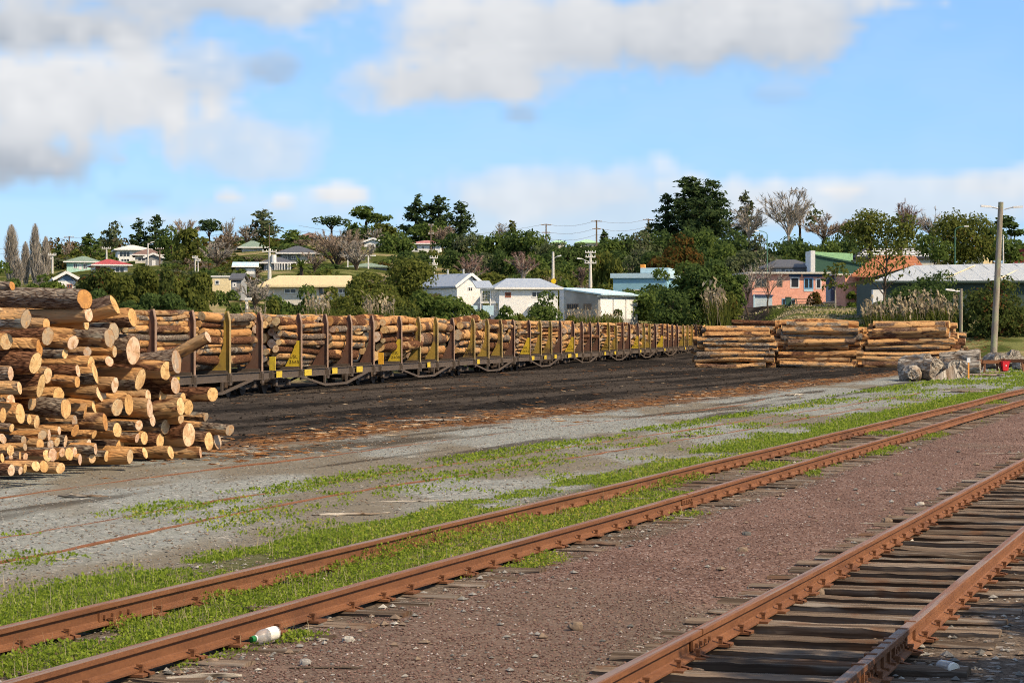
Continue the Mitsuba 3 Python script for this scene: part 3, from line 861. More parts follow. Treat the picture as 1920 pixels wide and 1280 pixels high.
# --- the near pile: end-face centres (photograph pixels), half height, tilt of the axis (degrees up towards the face), step forward along the axis (m)
PILE = [(23, 536, 8, 0, -.6), (159, 561, 18, 1, .1), (166, 588.7, 13, 3, .15), (215.7, 571.5, 17.5, 13, .05), (49, 597.8, 16.5, 1, .2), (87, 608, 10, 0, -.25), (162, 608, 9, -2, -.1), (89.4, 630.6, 17, 4, .1), (213, 621.5, 15, 0, -.2),
        (205, 634, 18, 0, .15), (137, 642, 13, -3, .1), (74, 653, 16, 1, .0), (122, 662.5, 9, 2, -.1), (164, 659, 9, 0, -.15), (66.4, 680.6, 18, 1, .25), (170.6, 681.4, 14, 2, .05), (178, 698.6, 19, 3, .15), (146, 695, 11, 0, -.1),
        (215, 659, 10, 0, -.1), (225, 661, 9, 0, -.3), (205, 677, 9, 0, -.2), (89.4, 703.6, 14, 0, -.1), (248.7, 594.6, 17, 4, .1), (250, 657, 24, -4, .05), (390, 631.5, 11.5, 24, .5), (331, 678, 21, 8, .25), (311.5, 694.7, 17, -3, .1),
        (263, 711, 18, 1, .1), (215.6, 721.7, 13, 0, .05), (328.8, 722.6, 16, 0, -.1), (398.5, 739, 13.5, 1, .3), (278, 742, 12, 2, -.1), (241.8, 757.8, 19, 0, .15), (219.7, 763.6, 17, 0, .1), (280.4, 765, 18, 0, .15), (338.6, 761, 16, 9, .2),
        (343, 747, 10, 4, -.3), (353.4, 763.6, 14, -4, -.1), (285.8, 787, 12, -2, .0), (339, 784, 10, 2, .0), (386, 781.6, 8, 0, -.5), (430.7, 806, 9.5, -5, .6), (260.5, 797, 9, -1, .0), (219.7, 806, 14, 1, .1), (354, 814.6, 20, 1, .2),
        (391.3, 827, 16, -1, .2), (408, 826.6, 14.5, 0, .1), (257, 821, 9, 0, .0), (270.3, 821, 13, 0, .05), (375.8, 847.7, 10, 0, .1), (243.6, 855.4, 13, 0, .3), (271.7, 849, 10, 0, .0), (76.6, 723.4, 20, 0, .2), (36.7, 727, 11, -1, .25),
        (145, 715.6, 11, -2, .0), (123.4, 765.6, 19, -2, .05), (197, 790.6, 16, -2, .1), (37.5, 775, 17, -2, .05), (5.5, 778, 13, -2, .2), (68.7, 790.6, 11.5, 0, .1), (54.7, 786, 8, 0, .05), (21.9, 802, 8, -2, .05), (140.6, 807, 11, 0, .1),
        (111, 807, 7, -2, .0), (176.6, 814, 8, -1, .05), (79, 815.6, 10, 0, .0), (92, 815.6, 10, 0, .05), (44.5, 825, 8, 0, .0), (46.9, 837.5, 7, 0, .1), (75, 833, 10, 0, .05), (94.5, 833, 8, 0, .1), (107, 828, 8, 0, .05), (122.7, 827, 11, 0, .05),
        (165.6, 833, 10, 0, .0), (179, 841.4, 11, 0, .1), (19.5, 843.7, 10, -2, .05), (37.5, 854.7, 9, 0, .0), (47.7, 856, 8, 0, .05), (88, 854, 11, 0, .05), (98.4, 852, 13, 0, .1), (107.8, 854, 8, 0, .0), (116.4, 847.7, 9, 0, .05),
        (129.7, 850.8, 12, 0, .1), (139.5, 846.9, 9, 0, .0), (150, 861, 10, 0, .1), (172.7, 859.4, 8, 0, .0), (21, 881, 10, 0, .1), (38.3, 882, 7, 0, .05), (46.9, 878, 8, 0, .0), (67.2, 873.4, 10, 0, .1), (82, 874, 11.5, 0, .1),
        (113.3, 877.3, 9.5, -1, .3), (17, 859, 9, 0, -.1), (5, 822, 9, 0, .1), (4, 858, 8, 0, .1), (190, 738, 14, 0, -.35), (160, 770, 14, 0, -.4), (310, 800, 14, 0, -.4), (300, 826, 14, 0, -.5), (225, 838, 13, 0, -.5),
        (60, 756, 13, 0, -.3), (110, 740, 15, 0, -.4), (180, 762, 13, 0, -.5), (12, 640, 16, 0, -.3), (20, 700, 14, 0, -.2), (305, 740, 13, 0, -.5), (20, 752, 12, 0, -.3), (200, 855, 10, 0, -.3), (320, 848, 11, 0, -.5), (140, 790, 12, 0, -.5)]
PN = unit((.967, -.253, 0))
rp = np.random.default_rng(7)


def pile_point(px, py, fwd):
    u = (px - CX) / F
    Y = 15.4 / (.253 - .967 * u)
    P = at(px, py, Y)
    ray = unit(P - [0, 0, CAMZ])
    return P - ray * fwd / abs(ray @ PN), Y


band_of = lambda py: int((900 - py) // 25) + 1            # tiers of the pile counted from the ground
tiers = {}
for q, (px, py, ry, tilt, fwd) in enumerate(PILE):
    tiers.setdefault(band_of(py), []).append((px, q))
rank = {q: (b, i + 1, len(l)) for b, l in tiers.items() for i, (_, q) in enumerate(sorted(l, reverse=True))}
top_tier = max(tiers)
for q, (px, py, ry, tilt, fwd) in enumerate(PILE):
    P, Y = pile_point(px, py, fwd * .55 + (.25 if py > 838 else 0) + (.5 if py > 864 else 0))
    r = ry * P[1] / F * 1.11
    yaw = rp.normal(-5, 4.5); el = math.radians(tilt + rp.normal(0, .8))
    a = math.atan2(PN[1], PN[0]) + math.radians(yaw)
    axis = np.array([math.cos(a) * math.cos(el), math.sin(a) * math.cos(el), math.sin(el)])
    gnd = gz(P[0], P[1])
    if P[2] - r < gnd + .005: P[2] = gnd + r * .96
    L = rp.uniform(3.6, 5.0)
    tail = P - axis * L
    b, i, n = rank[q]
    size = 'thick' if r > .135 else 'medium' if r > .09 else 'thin'
    hgt = 'lowest tier' if b == 1 else 'topmost tier' if b == top_tier else f'{ORD[b]} tier up'
    where = 'rightmost' if i == 1 else f'{ORD[i]} from right' if i < n else 'leftmost'
    extra = ' tilted upwards' if tilt > 20 else ''
    add_log(f'{size} log{extra} in the near pile, {where} in the {hgt}', 'logs of the near pile at the left', P, axis, L, r, rp, sides=20 if r > .1 else 14,
            taper=rp.uniform(-.02, .015), bend=.012, cut_tilt=.14)
# further logs inside the pile, seen only in its gaps
for px in np.arange(-60, 345, 12.5):
    for py in np.arange(564, 874, 14.5):
        top = np.interp(px, [-60, 0, 200, 240, 300, 345], [560, 566, 590, 640, 690, 735])
        if py < top + 11: continue
        P, Y = pile_point(px + rp.normal(0, 4), py + rp.normal(0, 3), -rp.uniform(1.5, 2.6))
        r = rp.uniform(.075, .125)
        if P[2] - r < gz(P[0], P[1]): continue
        a = math.atan2(PN[1], PN[0]) + math.radians(rp.normal(-5, 4))
        add_log(None, None, P, (math.cos(a), math.sin(a), rp.normal(0, .02)), rp.uniform(2.4, 3.2), r, rp, sides=10, segs=3)

# ---------------------------------------------------------------- the log train
PHI = 0.1815
TRX = np.array([math.sin(PHI), math.cos(PHI), 0]); TRR = np.array([math.cos(PHI), -math.sin(PHI), 0])
TR0 = np.array([-10.87, 71.5, -.30])       # the first wagon's first stake, near side, at ground level
SP, GAP = 3.79, 5.16
PITCHW = 3 * SP + GAP
painted('m_wagon_brown', (.115, .060, .042), (.14, .11, .085), .5, .6)
painted('m_wagon_yellow', (.31, .215, .045), (.11, .07, .042), .95, .55, 1.6)
painted('m_wagon_sill', (.088, .068, .053), (.055, .040, .03), .6, .65)
painted('m_wagon_edge', (.30, .20, .14), (.18, .10, .06), .8, .6, 3.0)
painted('m_wagon_edge_yellow', (.36, .27, .12), (.2, .12, .06), .7, .6, 3.0)
painted('m_plate_yellow', (.55, .40, .035), (.17, .12, .05), .6, .5, 2.0)
painted('m_plate_orange', (.70, .36, .03), (.2, .14, .05), .3, .5, 2.0)
painted('m_undergear', (.040, .030, .024), (.10, .065, .045), .6, .8)
M_diffuse('m_black', (.02, .018, .016))
WAGON = [('bbyb', None), ('tbbb', '3665'), ('tyyb', '2408'), ('lyyb', '3738'), ('tyyb', '2611'), ('tbbb', '2130'), ('lybb', '2569'), ('tyyb', '2418'), ('tbbb', '2617'), ('lyyb', '3521'), ('bybb', '2540')]


def stake_mesh(sgn):
    """One stanchion: a gusset plate across the wagon with an outer flange; local x is along the wagon, y to the right, z up."""
    plate, edge = MB(), MB()
    H = 2.08
    pts = [(0, 0), (0, H * .84), (-.07, H), (-.16, H), (-.20, H * .9), (-.22, .95), (-.34, .62), (-.60, .12), (-.70, 0)]
    M = frame(np.array([0, 0, 0]), (0, sgn, 0), (0, 0, 1), (1, 0, 0))
    plate.poly(pts, M, .024)
    for y0, y1, z0, z1 in ((.0, -.004, 0, 0),): pass
    # flange along the outer edge, its top cut back
    edge.box((-.07, sgn * .002, 0), (.095, sgn * .022, H * .84))
    edge.bar((.012, sgn * .012, H * .84), (.012, -sgn * .058, H), .165, .02, up=(0, sgn, .4))
    foot = MB()
    foot.box((-.11, -sgn * .03, -.42), (.13, sgn * .05, -.02)); foot.box((-.05, sgn * .05, -.30), (.07, sgn * .085, -.08))
    return plate, edge, foot


def tri_mesh(sgn):
    b = MB()
    M = frame(np.array([-.028, 0, 0]), (0, sgn, 0), (0, 0, 1), (1, 0, 0))
    return b.poly([(-.012, .06), (-.012, 1.06), (-.17, 1.06), (-.20, .98), (-.335, .62), (-.60, .12), (-.615, .06)], M, .004)


def text_on(text, height, M, bold=True, depth=.002):
    m = meshkit.text_mesh(text, height, depth, bold)
    v = np.array(m.vertices)
    return (v @ M[:3, :3].T + M[:3, 3], m.faces)


STK = {s: stake_mesh(s) for s in (1, -1)}
WZ0, SILLB, SILLT = 0, .54, .83            # sill bottom and top above the ground (m)
DECKZ = SILLT + .02


def xf(m, M):
    v, f = m if isinstance(m, tuple) else m.out
    return (v @ M[:3, :3].T + M[:3, 3], f)


def build_wagon(i):
    kinds, num = WAGON[i]
    o = TR0 + TRX * (i * PITCHW)
    W0 = frame(o, TRX, -TRR, (0, 0, 1))            # local: x along the train, y to the LEFT, z up; origin under the near stakes
    near = ['nearest', 'second', 'third', 'fourth', 'fifth', 'sixth', 'seventh', 'eighth', 'ninth', 'tenth', 'farthest'][i]
    look = {'bbyb': 'with one yellow stake among brown ones', 'tbbb': 'with brown stakes and a yellow number triangle', 'tyyb': 'with two yellow stakes and a number triangle',
            'lyyb': 'with mostly yellow stakes', 'lybb': 'with two yellow and two brown stakes', 'bybb': 'with brown stakes at the far end of the train'}[kinds]
    if i <= 3 and num: look += f' {num}'
    key = thing('log_wagon', f'{near} log wagon of the train {look}', 'railway wagon', 'log wagons standing in the train')
    A0, A1 = -3.55, 12.35
    W = 2.44                                       # outer width between stake lines
    for y in (0.0, W):                             # side sills, channel shaped
        b = MB(); s = 1 if y == 0 else -1
        b.box((A0, y + s * .03, SILLB), (A1, y + s * .05, SILLT)); b.box((A0, y - s * .03, SILLT - .022), (A1, y + s * .03, SILLT)); b.box((A0, y - s * .03, SILLB), (A1, y + s * .03, SILLB + .022))
        for a in [j * SP + d for j in range(4) for d in (-.2, .2)]: b.box((a - .01, y - s * .02, SILLB + .022), (a + .01, y + s * .03, SILLT - .022))
        part(key, 'side_sill', xf(b, W0), 'm_wagon_sill')
    for a in (A0, A1):
        b = MB(); b.box((a - .06, .051, SILLB), (a + .06, W - .051, SILLT - .003)); part(key, 'headstock', xf(b, W0), 'm_wagon_sill')
    b = MB(); b.box((A0 + .07, W / 2 - .28, SILLB - .02), (A1 - .07, W / 2 - .18, SILLT - .04)); b.box((A0 + .07, W / 2 + .18, SILLB - .02), (A1 - .07, W / 2 + .28, SILLT - .04))
    part(key, 'centre_sill', xf(b, W0), 'm_undergear')
    for j in range(4):
        a = j * SP
        b = MB(); b.box((a - .12, .06, SILLT - .20), (a + .12, W - .06, DECKZ + .07)); part(key, 'bolster', xf(b, W0), 'm_wagon_sill')
        for s, y in ((1, 0.0), (-1, W)):
            k = kinds[j]
            yellow = k in 'yl'
            M = W0 @ frame(np.array([a, y, SILLT - .0]), (1, 0, 0), (0, 1, 0), (0, 0, 1))
            # the stake mesh is built for its outer side at +y * sgn; near side is -y here
            pl, ed, ft = STK[-s]
            st = part(key, 'stake', xf(pl, M), 'm_wagon_yellow' if yellow else 'm_wagon_brown', label='yellow stake' if yellow else 'brown stake')
            part(st, 'flange', xf(ed, M), 'm_wagon_edge_yellow' if yellow else 'm_wagon_edge')
            part(st, 'foot', xf(ft, M), 'm_wagon_sill')
            if s == 1 and num and j == 0:
                if k == 't':
                    part(st, 'number_triangle', xf(tri_mesh(-s), M), 'm_plate_yellow', label='yellow triangle with the wagon number')
                if i < 8:
                    # lettering faces the rear end (-x): it reads from left (+y) to right (-y)
                    for txt, zz, hh in (('USL', .40, .115), (num, .20, .115)):
                        Mt = M @ frame(np.array([-.031, .44 if txt == 'USL' else .47, zz]), (0, -1, 0), (0, 0, 1), (-1, 0, 0))
                        part(st, 'lettering', text_on(txt, hh, Mt), 'm_black', label=f'black lettering {txt}')
    for y in (0.0, W):                             # queen post truss under each side
        s = 1 if y == 0 else -1
        b = MB()
        za, zb = SILLB + .02, .17
        pts = [(-.35, za), (3.25, zb), (6.6, zb), (10.1, za)]
        for (x0, z0), (x1, z1) in zip(pts[:-1], pts[1:]): b.bar((x0, y - s * .04, z0), (x1, y - s * .04, z1), .07, .085)
        part(key, 'truss', xf(b, W0), 'm_wagon_sill')
        for x0 in (3.25, 6.6):
            b = MB(); b.box((x0 - .05, y - s * .075, zb + .04), (x0 + .05, y - s * .005, SILLB)); part(key, 'truss_post', xf(b, W0), 'm_wagon_sill')
    for x0 in (-1.9, 10.2):                        # bogies
        bg = None
        b = MB(); b.box((x0 - .18, .35, .30), (x0 + .18, W - .35, .52))
        bg = part(key, 'bogie', xf(b, W0), 'm_undergear')
        for y in (.30, W - .30):
            b = MB(); s = 1 if y < 1 else -1
            b.bar((x0 - 1.0, y, .42), (x0 - .35, y, .28), .10, .12); b.bar((x0 - .35, y, .28), (x0 + .35, y, .28), .10, .14); b.bar((x0 + .35, y, .28), (x0 + 1.0, y, .42), .10, .12)
            for q in (-.16, .16): b.tube([(x0 + q, y - s * .02, .33), (x0 + q, y - s * .02, .52)], .07, 8)
            b.bar((x0 - .95, y, .46), (x0 + .95, y, .46), .09, .07)
            part(bg, 'side_frame', xf(b, W0), 'm_undergear')
            for q in (-.85, .85):
                b = MB(); b.box((x0 + q - .13, y - s * .16, .26), (x0 + q + .13, y - s * .03, .48)); part(bg, 'axle_box', xf(b, W0), 'm_wagon_sill')
        for q in (-.85, .85):
            for y in (W / 2 - .56, W / 2 + .56):
                b = MB(); s = 1 if y < W / 2 else -1
                b.tube([(x0 + q, y - .06, .39), (x0 + q, y + .06, .39)], .42, 20); b.tube([(x0 + q, y + s * .06, .39), (x0 + q, y + s * .085, .39)], .46, 20)
                part(bg, 'wheel', xf(b, W0), 'm_undergear')
            b = MB(); b.tube([(x0 + q, .2, .39), (x0 + q, W - .2, .39)], .075, 8); part(bg, 'axle', xf(b, W0), 'm_undergear')
    for a, s in ((A0, -1), (A1, 1)):
        b = MB(); b.box((a, W / 2 - .09, .46), (a + s * .27, W / 2 + .09, .64)); b.tube([(a + s * .16, W / 2, .40), (a + s * .16, W / 2, .70)], .13, 10); part(key, 'coupler', xf(b, W0), 'm_undergear')
    # number plates on the sill
    spots = {0: [(1.62, 2.15, 'USL 791')], 1: [(-3.5, -2.75, ''), (.30, 1.32, 'ROAD FOUR'), (4.35, 5.15, '2.46'), (8.25, 9.25, 'B 20')], 2: [(5.1, 5.75, '')], 4: [(.2, 1.1, ''), (4.6, 5.4, ''), (8.4, 9.2, '')], 5: [(-2.9, -1.5, ''), (.2, 1.2, '')], 6: [(-3, -2.2, ''), (2.2, 3, '')]}.get(i, [(.4, 1.1, '')])
    for a, b_, txt in spots:
        b = MB(); b.box((a, -.054, SILLB + .03), (b_, -.050, SILLT - .03))
        p = part(key, 'sill_plate', xf(b, W0), 'm_plate_yellow', label='yellow plate on the side sill')
        if txt and i in (0,):
            Mt = W0 @ frame(np.array([a + .05, -.0545, SILLB + .09]), (1, 0, 0), (0, 0, 1), (0, -1, 0))
            part(p, 'lettering', text_on(txt, .085, Mt), 'm_black', label=f'dark lettering {txt}')
    if i in (1, 2):
        b = MB(); b.box((A0 + .02, -.02, SILLT), (A0 + .10, .20, SILLT + .50))
        part(key, 'end_marker', xf(b, W0), 'm_plate_yellow' if i == 1 else 'm_plate_orange', label='yellow end board' if i == 1 else 'orange end board')
    b = MB(); b.bar((4.6, -.06, .36), (5.6, -.06, .36), .03, .03); b.tube([(4.6, -.08, .36), (4.6, -.08, .36 + .05)], .16, 10); part(key, 'handbrake', xf(b, W0), 'm_undergear')
    return W0


def gusset(z):
    """How far the stakes' gussets reach into the load at height z."""
    return np.interp(z, [0, .12, .62, .95, 2.2], [.62, .54, .30, .20, .18])


def pack_circles(W, H, rmean, rvar, rng, n_max=90):
    """Circles dropped one by one between the sloping gussets, each at the lowest free place."""
    zz = np.arange(.05, 1.25, .11)
    O = np.array([(s(gusset(z) - .1), z, .1) for z in zz for s in (lambda v: v, lambda v: W - v)])
    C = []
    misses = 0
    while len(C) < n_max and misses < 5:
        r = float(np.clip(rng.normal(rmean, rvar), rmean * .55, rmean * 1.7))
        A = np.vstack([O, np.array(C).reshape(-1, 3)])
        cand = [(rng.uniform(.6 + r, W - .6 - r) if W - 1.2 > 2 * r else W / 2, r)]
        for wl in (.19 + r, W - .19 - r):
            dx = wl - A[:, 0]; R = A[:, 2] + r; ok = np.abs(dx) < R
            cand += [(wl, z) for z in A[ok, 1] + np.sqrt(R[ok] ** 2 - dx[ok] ** 2)]
        R = A[:, 2] + r; dz = r - A[:, 1]; ok = np.abs(dz) < R
        for sg in (1, -1): cand += [(x, r) for x in A[ok, 0] + sg * np.sqrt(R[ok] ** 2 - dz[ok] ** 2)]
        i, j = np.triu_indices(len(A), 1)
        d = np.hypot(A[i, 0] - A[j, 0], A[i, 1] - A[j, 1])
        R1, R2 = A[i, 2] + r, A[j, 2] + r
        ok = (d < R1 + R2) & (d > 1e-6); i, j, d, R1, R2 = i[ok], j[ok], d[ok], R1[ok], R2[ok]
        a = (R1 ** 2 - R2 ** 2 + d ** 2) / (2 * d); h2 = R1 ** 2 - a ** 2
        ok = h2 > 0; i, j, d, a, h = i[ok], j[ok], d[ok], a[ok], np.sqrt(h2[ok])
        ex, ez = (A[j, 0] - A[i, 0]) / d, (A[j, 1] - A[i, 1]) / d
        P = np.vstack([np.array(cand)] + [np.stack([A[i, 0] + a * ex - s * h * ez, A[i, 1] + a * ez + s * h * ex], -1) for s in (1, -1)])
        P = P[(P[:, 0] - r > .185) & (P[:, 0] + r < W - .185) & (P[:, 1] > r - 1e-6) & (P[:, 1] < H - r * .6)]
        P = P[np.argsort(P[:, 1] + .03 * rng.random(len(P)))]
        for p in P:
            if (np.hypot(p[0] - A[:, 0], p[1] - A[:, 1]) > A[:, 2] + r - 1e-5).all() and p[0] - r > gusset(p[1]) - .06 and p[0] + r < W - gusset(p[1]) + .06:
                C.append((p[0], p[1], r)); break
        else:
            misses += 1
    return C


_packs = {}
def load_pack(i, which, W0, a0, a1, rmean, rvar, messy, individual, seed, Hh):
    rng = np.random.default_rng(seed)
    W = 2.44
    if i > 4 and (which, i % 2) in _packs: C = [(W - x, z, r) for x, z, r in _packs[which, i % 2]]
    else: C = _packs[which, i % 2] = pack_circles(W, Hh, rmean, rvar, rng)
    nm = ['nearest', 'second', 'third', 'fourth'][i] if i < 4 else ''
    rows = sorted(range(len(C)), key=lambda q: -C[q][1])
    near_side = [q for q in rows if C[q][0] < C[q][2] * 2.2 + gusset(C[q][1])]        # against the stakes on our side
    tops = [q for q in rows if q not in near_side and C[q][1] > Hh - 2.4 * rmean - .1]
    ends = [q for q in rows if q not in near_side and q not in tops and C[q][0] < 1.2]
    pick = {}
    if individual:
        for n, q in enumerate(near_side): pick[q] = f'{ORD[n + 1]} from top beside the stakes'
        for n, q in enumerate(sorted(tops, key=lambda q: C[q][0])): pick[q] = f'{ORD[n + 1]} across the top'
        if individual > 1:
            for n, q in enumerate(ends[:8]): pick[q] = f'{ORD[n + 1]} from top among the inner butts'
    for q, (x, z, r) in enumerate(C):
        da, db = rng.normal(0, .16), rng.normal(0, .2)
        A, B = a0 + da, a1 + db
        yaw, pit = rng.normal(0, .010 * messy), rng.normal(0, .008 * messy)
        ax = W0[:3, :3] @ unit((-1, yaw, pit))
        P = (W0 @ np.array([A, x, DECKZ + .07 + z, 1]))[:3]
        lab = None
        if q in pick:
            size = 'thick' if r > .19 else 'thin' if r < .11 else 'medium'
            lab = f'{size} log, {"front" if which == 0 else "rear"} stack of the {nm} wagon, {pick[q]}'
        small = i > 5
        add_log(lab, 'logs loaded on the wagons', P, ax, B - A, r, rng, sides=8 if small else 12 if i > 2 else 16, segs=4 if small else 7, bend=.012, taper=rng.uniform(-.012, .004), cut_tilt=.10, cls=int(rng.choice(3, p=(.42, .50, .08))))


LOADS = [(.095, .035, 1.2), (.15, .05, 2.0), (.21, .06, 2.0), (.21, .06, 2.0), (.11, .03, 1.0), (.15, .05, 2.0), (.19, .05, 1.5), (.18, .05, 1.5), (.16, .04, 1.5), (.18, .05, 1.5), (.16, .05, 1.5)]
for i in range(11):
    W0 = build_wagon(i)
    rm, rv, messy = LOADS[i]
    load_pack(i, 0, W0, -1.75, 4.35, rm, rv, messy, (2 if i < 2 else 1 if i < 3 else 0), 100 + i, 1.92 if i != 4 else 1.95)
    load_pack(i, 1, W0, 5.65, 11.45, rm * (1.25 if i == 0 else 1.0), rv, messy, (1 if i < 3 else 0), 200 + i, 1.93)

# ---------------------------------------------------------------- stacks at the right
rq = np.random.default_rng(15)
STACKS = [('left', 1312, 1446, 147, 8, 613), ('middle', 1460, 1604, 146.5, 8, 604), ('right', 1628, 1782, 146, 8, 605)]
for nm, x0, x1, Y, rows, ytop in STACKS:
    zb = gz(wx((x0 + x1) / 2, Y), Y)
    H = wz(ytop, Y) - zb
    dz = H / rows
    for k in range(rows):
        for lay in range(0, 6 if k < rows - 1 else 4):
            r = dz * .5 * rq.uniform(.92, 1.22)
            yy = Y + lay * .34 + (.17 if k % 2 else 0) + rq.normal(0, .05)
            xr = wx(x1 + rq.normal(0, 8) - (10 if k > rows - 3 else 0), yy) + lay * .10
            xl = wx(x0 + rq.normal(0, 9) + (8 if k > rows - 3 else 0), yy)
            z = zb + dz * (k + .5) + rq.normal(0, .035)
            a = rq.normal(-.17, .03)
            el = rq.normal(0, .016)
            ax = unit((math.cos(a), math.sin(a), math.tan(el)))
            L = xr - xl
            lab = None
            P = np.array([xr, yy + a * L / 2, max(z, zb + r * .9) + math.tan(el) * L / 2])
            if lay == 0:
                hgt = 'lowest' if k == 0 else 'topmost' if k == rows - 1 else f'{ORD[k + 1]} from the ground'
                lab = f'front log of the {nm} yard stack, {hgt}'
            elif k == rows - 1 and lay < 3:
                lab = f'pine log on top of the {nm} yard stack, {ORD[lay + 1]} from the front'
            add_log(lab, 'logs of the three stacks at the right', P, ax, L, r * 1.1, rq, cls=1, sides=16, segs=16, bend=.014, taper=rq.uniform(-.05, .05), cut_tilt=.12, rough=.36)
# rear stacks: behind the right one, their ends showing past it, and behind the left two
n_ = 0
for k in range(8):
    for lay in range(4):
        Y = 150.2 + lay * .42
        xr = wx(1806 + rq.normal(0, 5) - (k > 5) * 16, Y)
        z = gz(xr, Y) + .16 + k * .315
        if lay == 0:
            n_ += 1
            lab = f'log end showing behind the right yard stack, {"lowest" if k == 0 else "topmost" if k == 7 else ORD[k + 1] + " from the ground"}'
        else: lab = None
        ax = unit((.985, -.17 + rq.normal(0, .03), rq.normal(0, .02)))
        add_log(lab, 'log ends behind the right stack', np.array([xr + rq.normal(0, .1), Y, z]), ax, 4.6, rq.uniform(.13, .18), rq, sides=12, segs=5)
for (x0, x1, yt) in ((1380, 1478, 603), (1480, 1560, 603)):
    for k in range(9):
        for lay in range(3):
            Y = 151.6 + lay * .4
            xr = wx(x1 + rq.normal(0, 6), Y); L = xr - wx(x0 + rq.normal(0, 8), Y)
            zb = gz(xr, Y)
            z = zb + .16 + k * (wz(yt, Y) - zb - .16) / 8.4
            lab = f'topmost log behind the yard stacks, {"left" if x0 < 1400 else "right"} bundle, {ORD[lay + 1]} from the front' if k == 8 else None
            add_log(lab, 'logs behind the stacks at the right', np.array([xr, Y, z]), unit((.985, -.17, rq.normal(0, .012))), L, rq.uniform(.15, .19), rq, sides=12, segs=6)

labels['stacked_logs'] = {'label': 'mass of further pine logs inside the pile, in the stacks and on the farther wagons', 'kind': 'stuff'}
scene['stacked_logs__bark'] = mikit.ply(rest.b.out, 'm_bark', smooth=True, uv=rest.b.uvs)
labels['stacked_logs__bark'] = {'kind': 'stuff'}
scene['stacked_logs__cut_face'] = mikit.ply(rest.c.out, 'm_cut', uv=rest.c.uvs)
labels['stacked_logs__cut_face'] = {'kind': 'stuff'}


# ---------------------------------------------------------------- old weathered butts in front of the stacks
def stump(label, P, axis, L, r0, r1, seed, rough=.30):
    rng = np.random.default_rng(seed)
    _logid[0] += 1; k = 64 + _logid[0] % 60
    ax = unit(axis); u = unit(np.cross(ax, (0, 0, 1))); w = np.cross(u, ax)
    n, m = 22, 33
    t = np.linspace(0, 1, n); ang = np.linspace(0, 2 * np.pi, m)
    A, Tt = np.meshgrid(ang, t, indexing='xy')
    nz = meshkit.fbm(np.stack([np.cos(A) * 1.3 + k, np.sin(A) * 1.3, Tt * L * .9], -1), 4, 3) - .5
    rid = np.abs(meshkit.fbm(np.stack([np.cos(A) * 4 + k, np.sin(A) * 4, Tt * L * .8], -1), 3, 9) - .5)
    R = (r0 + (r1 - r0) * Tt) * (1 + rough * 2 * nz - rough * .8 * rid)
    R[:, -1] = R[:, 0]
    R = R * .80
    V = np.asarray(P) + (R * np.cos(A))[..., None] * u + (R * np.sin(A))[..., None] * w - (Tt * L + .25 * R * nz)[..., None] * ax
    V[..., 2] = np.maximum(V[..., 2], ground_z(V[..., 0], V[..., 1]) - .05)
    i, j = np.meshgrid(np.arange(n - 1), np.arange(m - 1), indexing='ij')
    q = np.stack([i * m + j, i * m + j + 1, (i + 1) * m + j + 1, (i + 1) * m + j], -1).reshape(-1, 4)
    uv = np.stack([A * r0 + 16.0 * k + 4, Tt * L + 2], -1).reshape(-1, 2)
    b = MB(); b.add(V.reshape(-1, 3), q, uv)
    c = V[-1].mean(0); b.add(np.vstack([V[-1], c[None]]), [[a, a + 1, m] for a in range(m - 1)], np.vstack([uv[-m:], uv[-1:]]))
    key = thing('weathered_butt', label, 'old log', 'grey weathered butts at the right of the yard')
    part(key, 'shell', b.out, 'm_oldwood', smooth=True, uv=b.uvs)
    rim = V[0, :-1]; c0 = rim.mean(0) - ax * .05
    cc, ss = np.cos(ang[:-1]), np.sin(ang[:-1])
    mid = c0 + (rim - c0) * .6 + ax * rng.normal(0, .03, (m - 1, 1))
    vc = np.vstack([rim, mid, c0[None]]); ms = m - 1
    uvc = np.vstack([np.stack([0 * cc + .9, ang[:-1] * .4], -1), np.stack([0 * cc + .5, ang[:-1] * .4], -1), [[0, 1]]]) + [16.0 * k + 8, 4]
    fc = [f for a in range(ms) for f in ([a, ms + a, (a + 1) % ms], [(a + 1) % ms, ms + a, ms + (a + 1) % ms], [ms + a, 2 * ms, ms + (a + 1) % ms])]
    part(key, 'cut_face', (vc, np.array(fc)), 'm_oldwood', uv=uvc)


def stump_px(label, px, py, Y, r0, r1, L, az, seed, rough=.3):
    a = math.radians(az)
    stump(label, at(px, py, Y), (math.sin(a), -math.cos(a), .02), L, r0, r1, seed, rough)


stump_px('grey split butt leaning at the left end of the weathered heap', 1712, 702, 103.0, .30, .62, 1.6, -6, 1, .42)
stump_px('largest round grey butt with torn bark in the middle of the weathered heap', 1757, 692, 104.2, .62, .58, 1.9, 40, 2, .40)
stump_px('grey butt with its cut face towards the track, right end of the front heap', 1797, 694, 103.6, .56, .62, 2.2, 4, 3, .22)
stump_px('rough grey butt behind the largest one of the weathered heap', 1738, 680, 106.0, .5, .45, 1.6, 30, 4, .45)
stump_px('small pale butt just right of the orange post', 1838, 688, 112.0, .42, .40, 1.2, 70, 5, .3)
stump_px('butt with stripped orange bark beside the foot of the lamp pole', 1838, 672, 141.0, .72, .6, 2.4, 75, 6, .35)
stump_px('brown cut butt right of the lamp pole, behind the red bin', 1878, 676, 136.0, .62, .6, 1.8, 10, 7, .2)
stump_px('tangle of grey roots and stump at the right edge behind the red bin', 1906, 674, 142.0, .75, .55, 1.6, 30, 8, .6)
stump_px('pale butt low at the very right edge beyond the gravel', 1924, 684, 128.0, .4, .4, 1.0, 20, 9, .4)
b = MB(); P0 = at(1742, 711, 101.5); P1 = at(1788, 690, 102.2)
P0[2] = gz(P0[0], P0[1]) + .05
k_ = thing('slab', 'pale grey slab of wood leaning against the weathered heap', 'wood slab')
d_ = P1 - P0
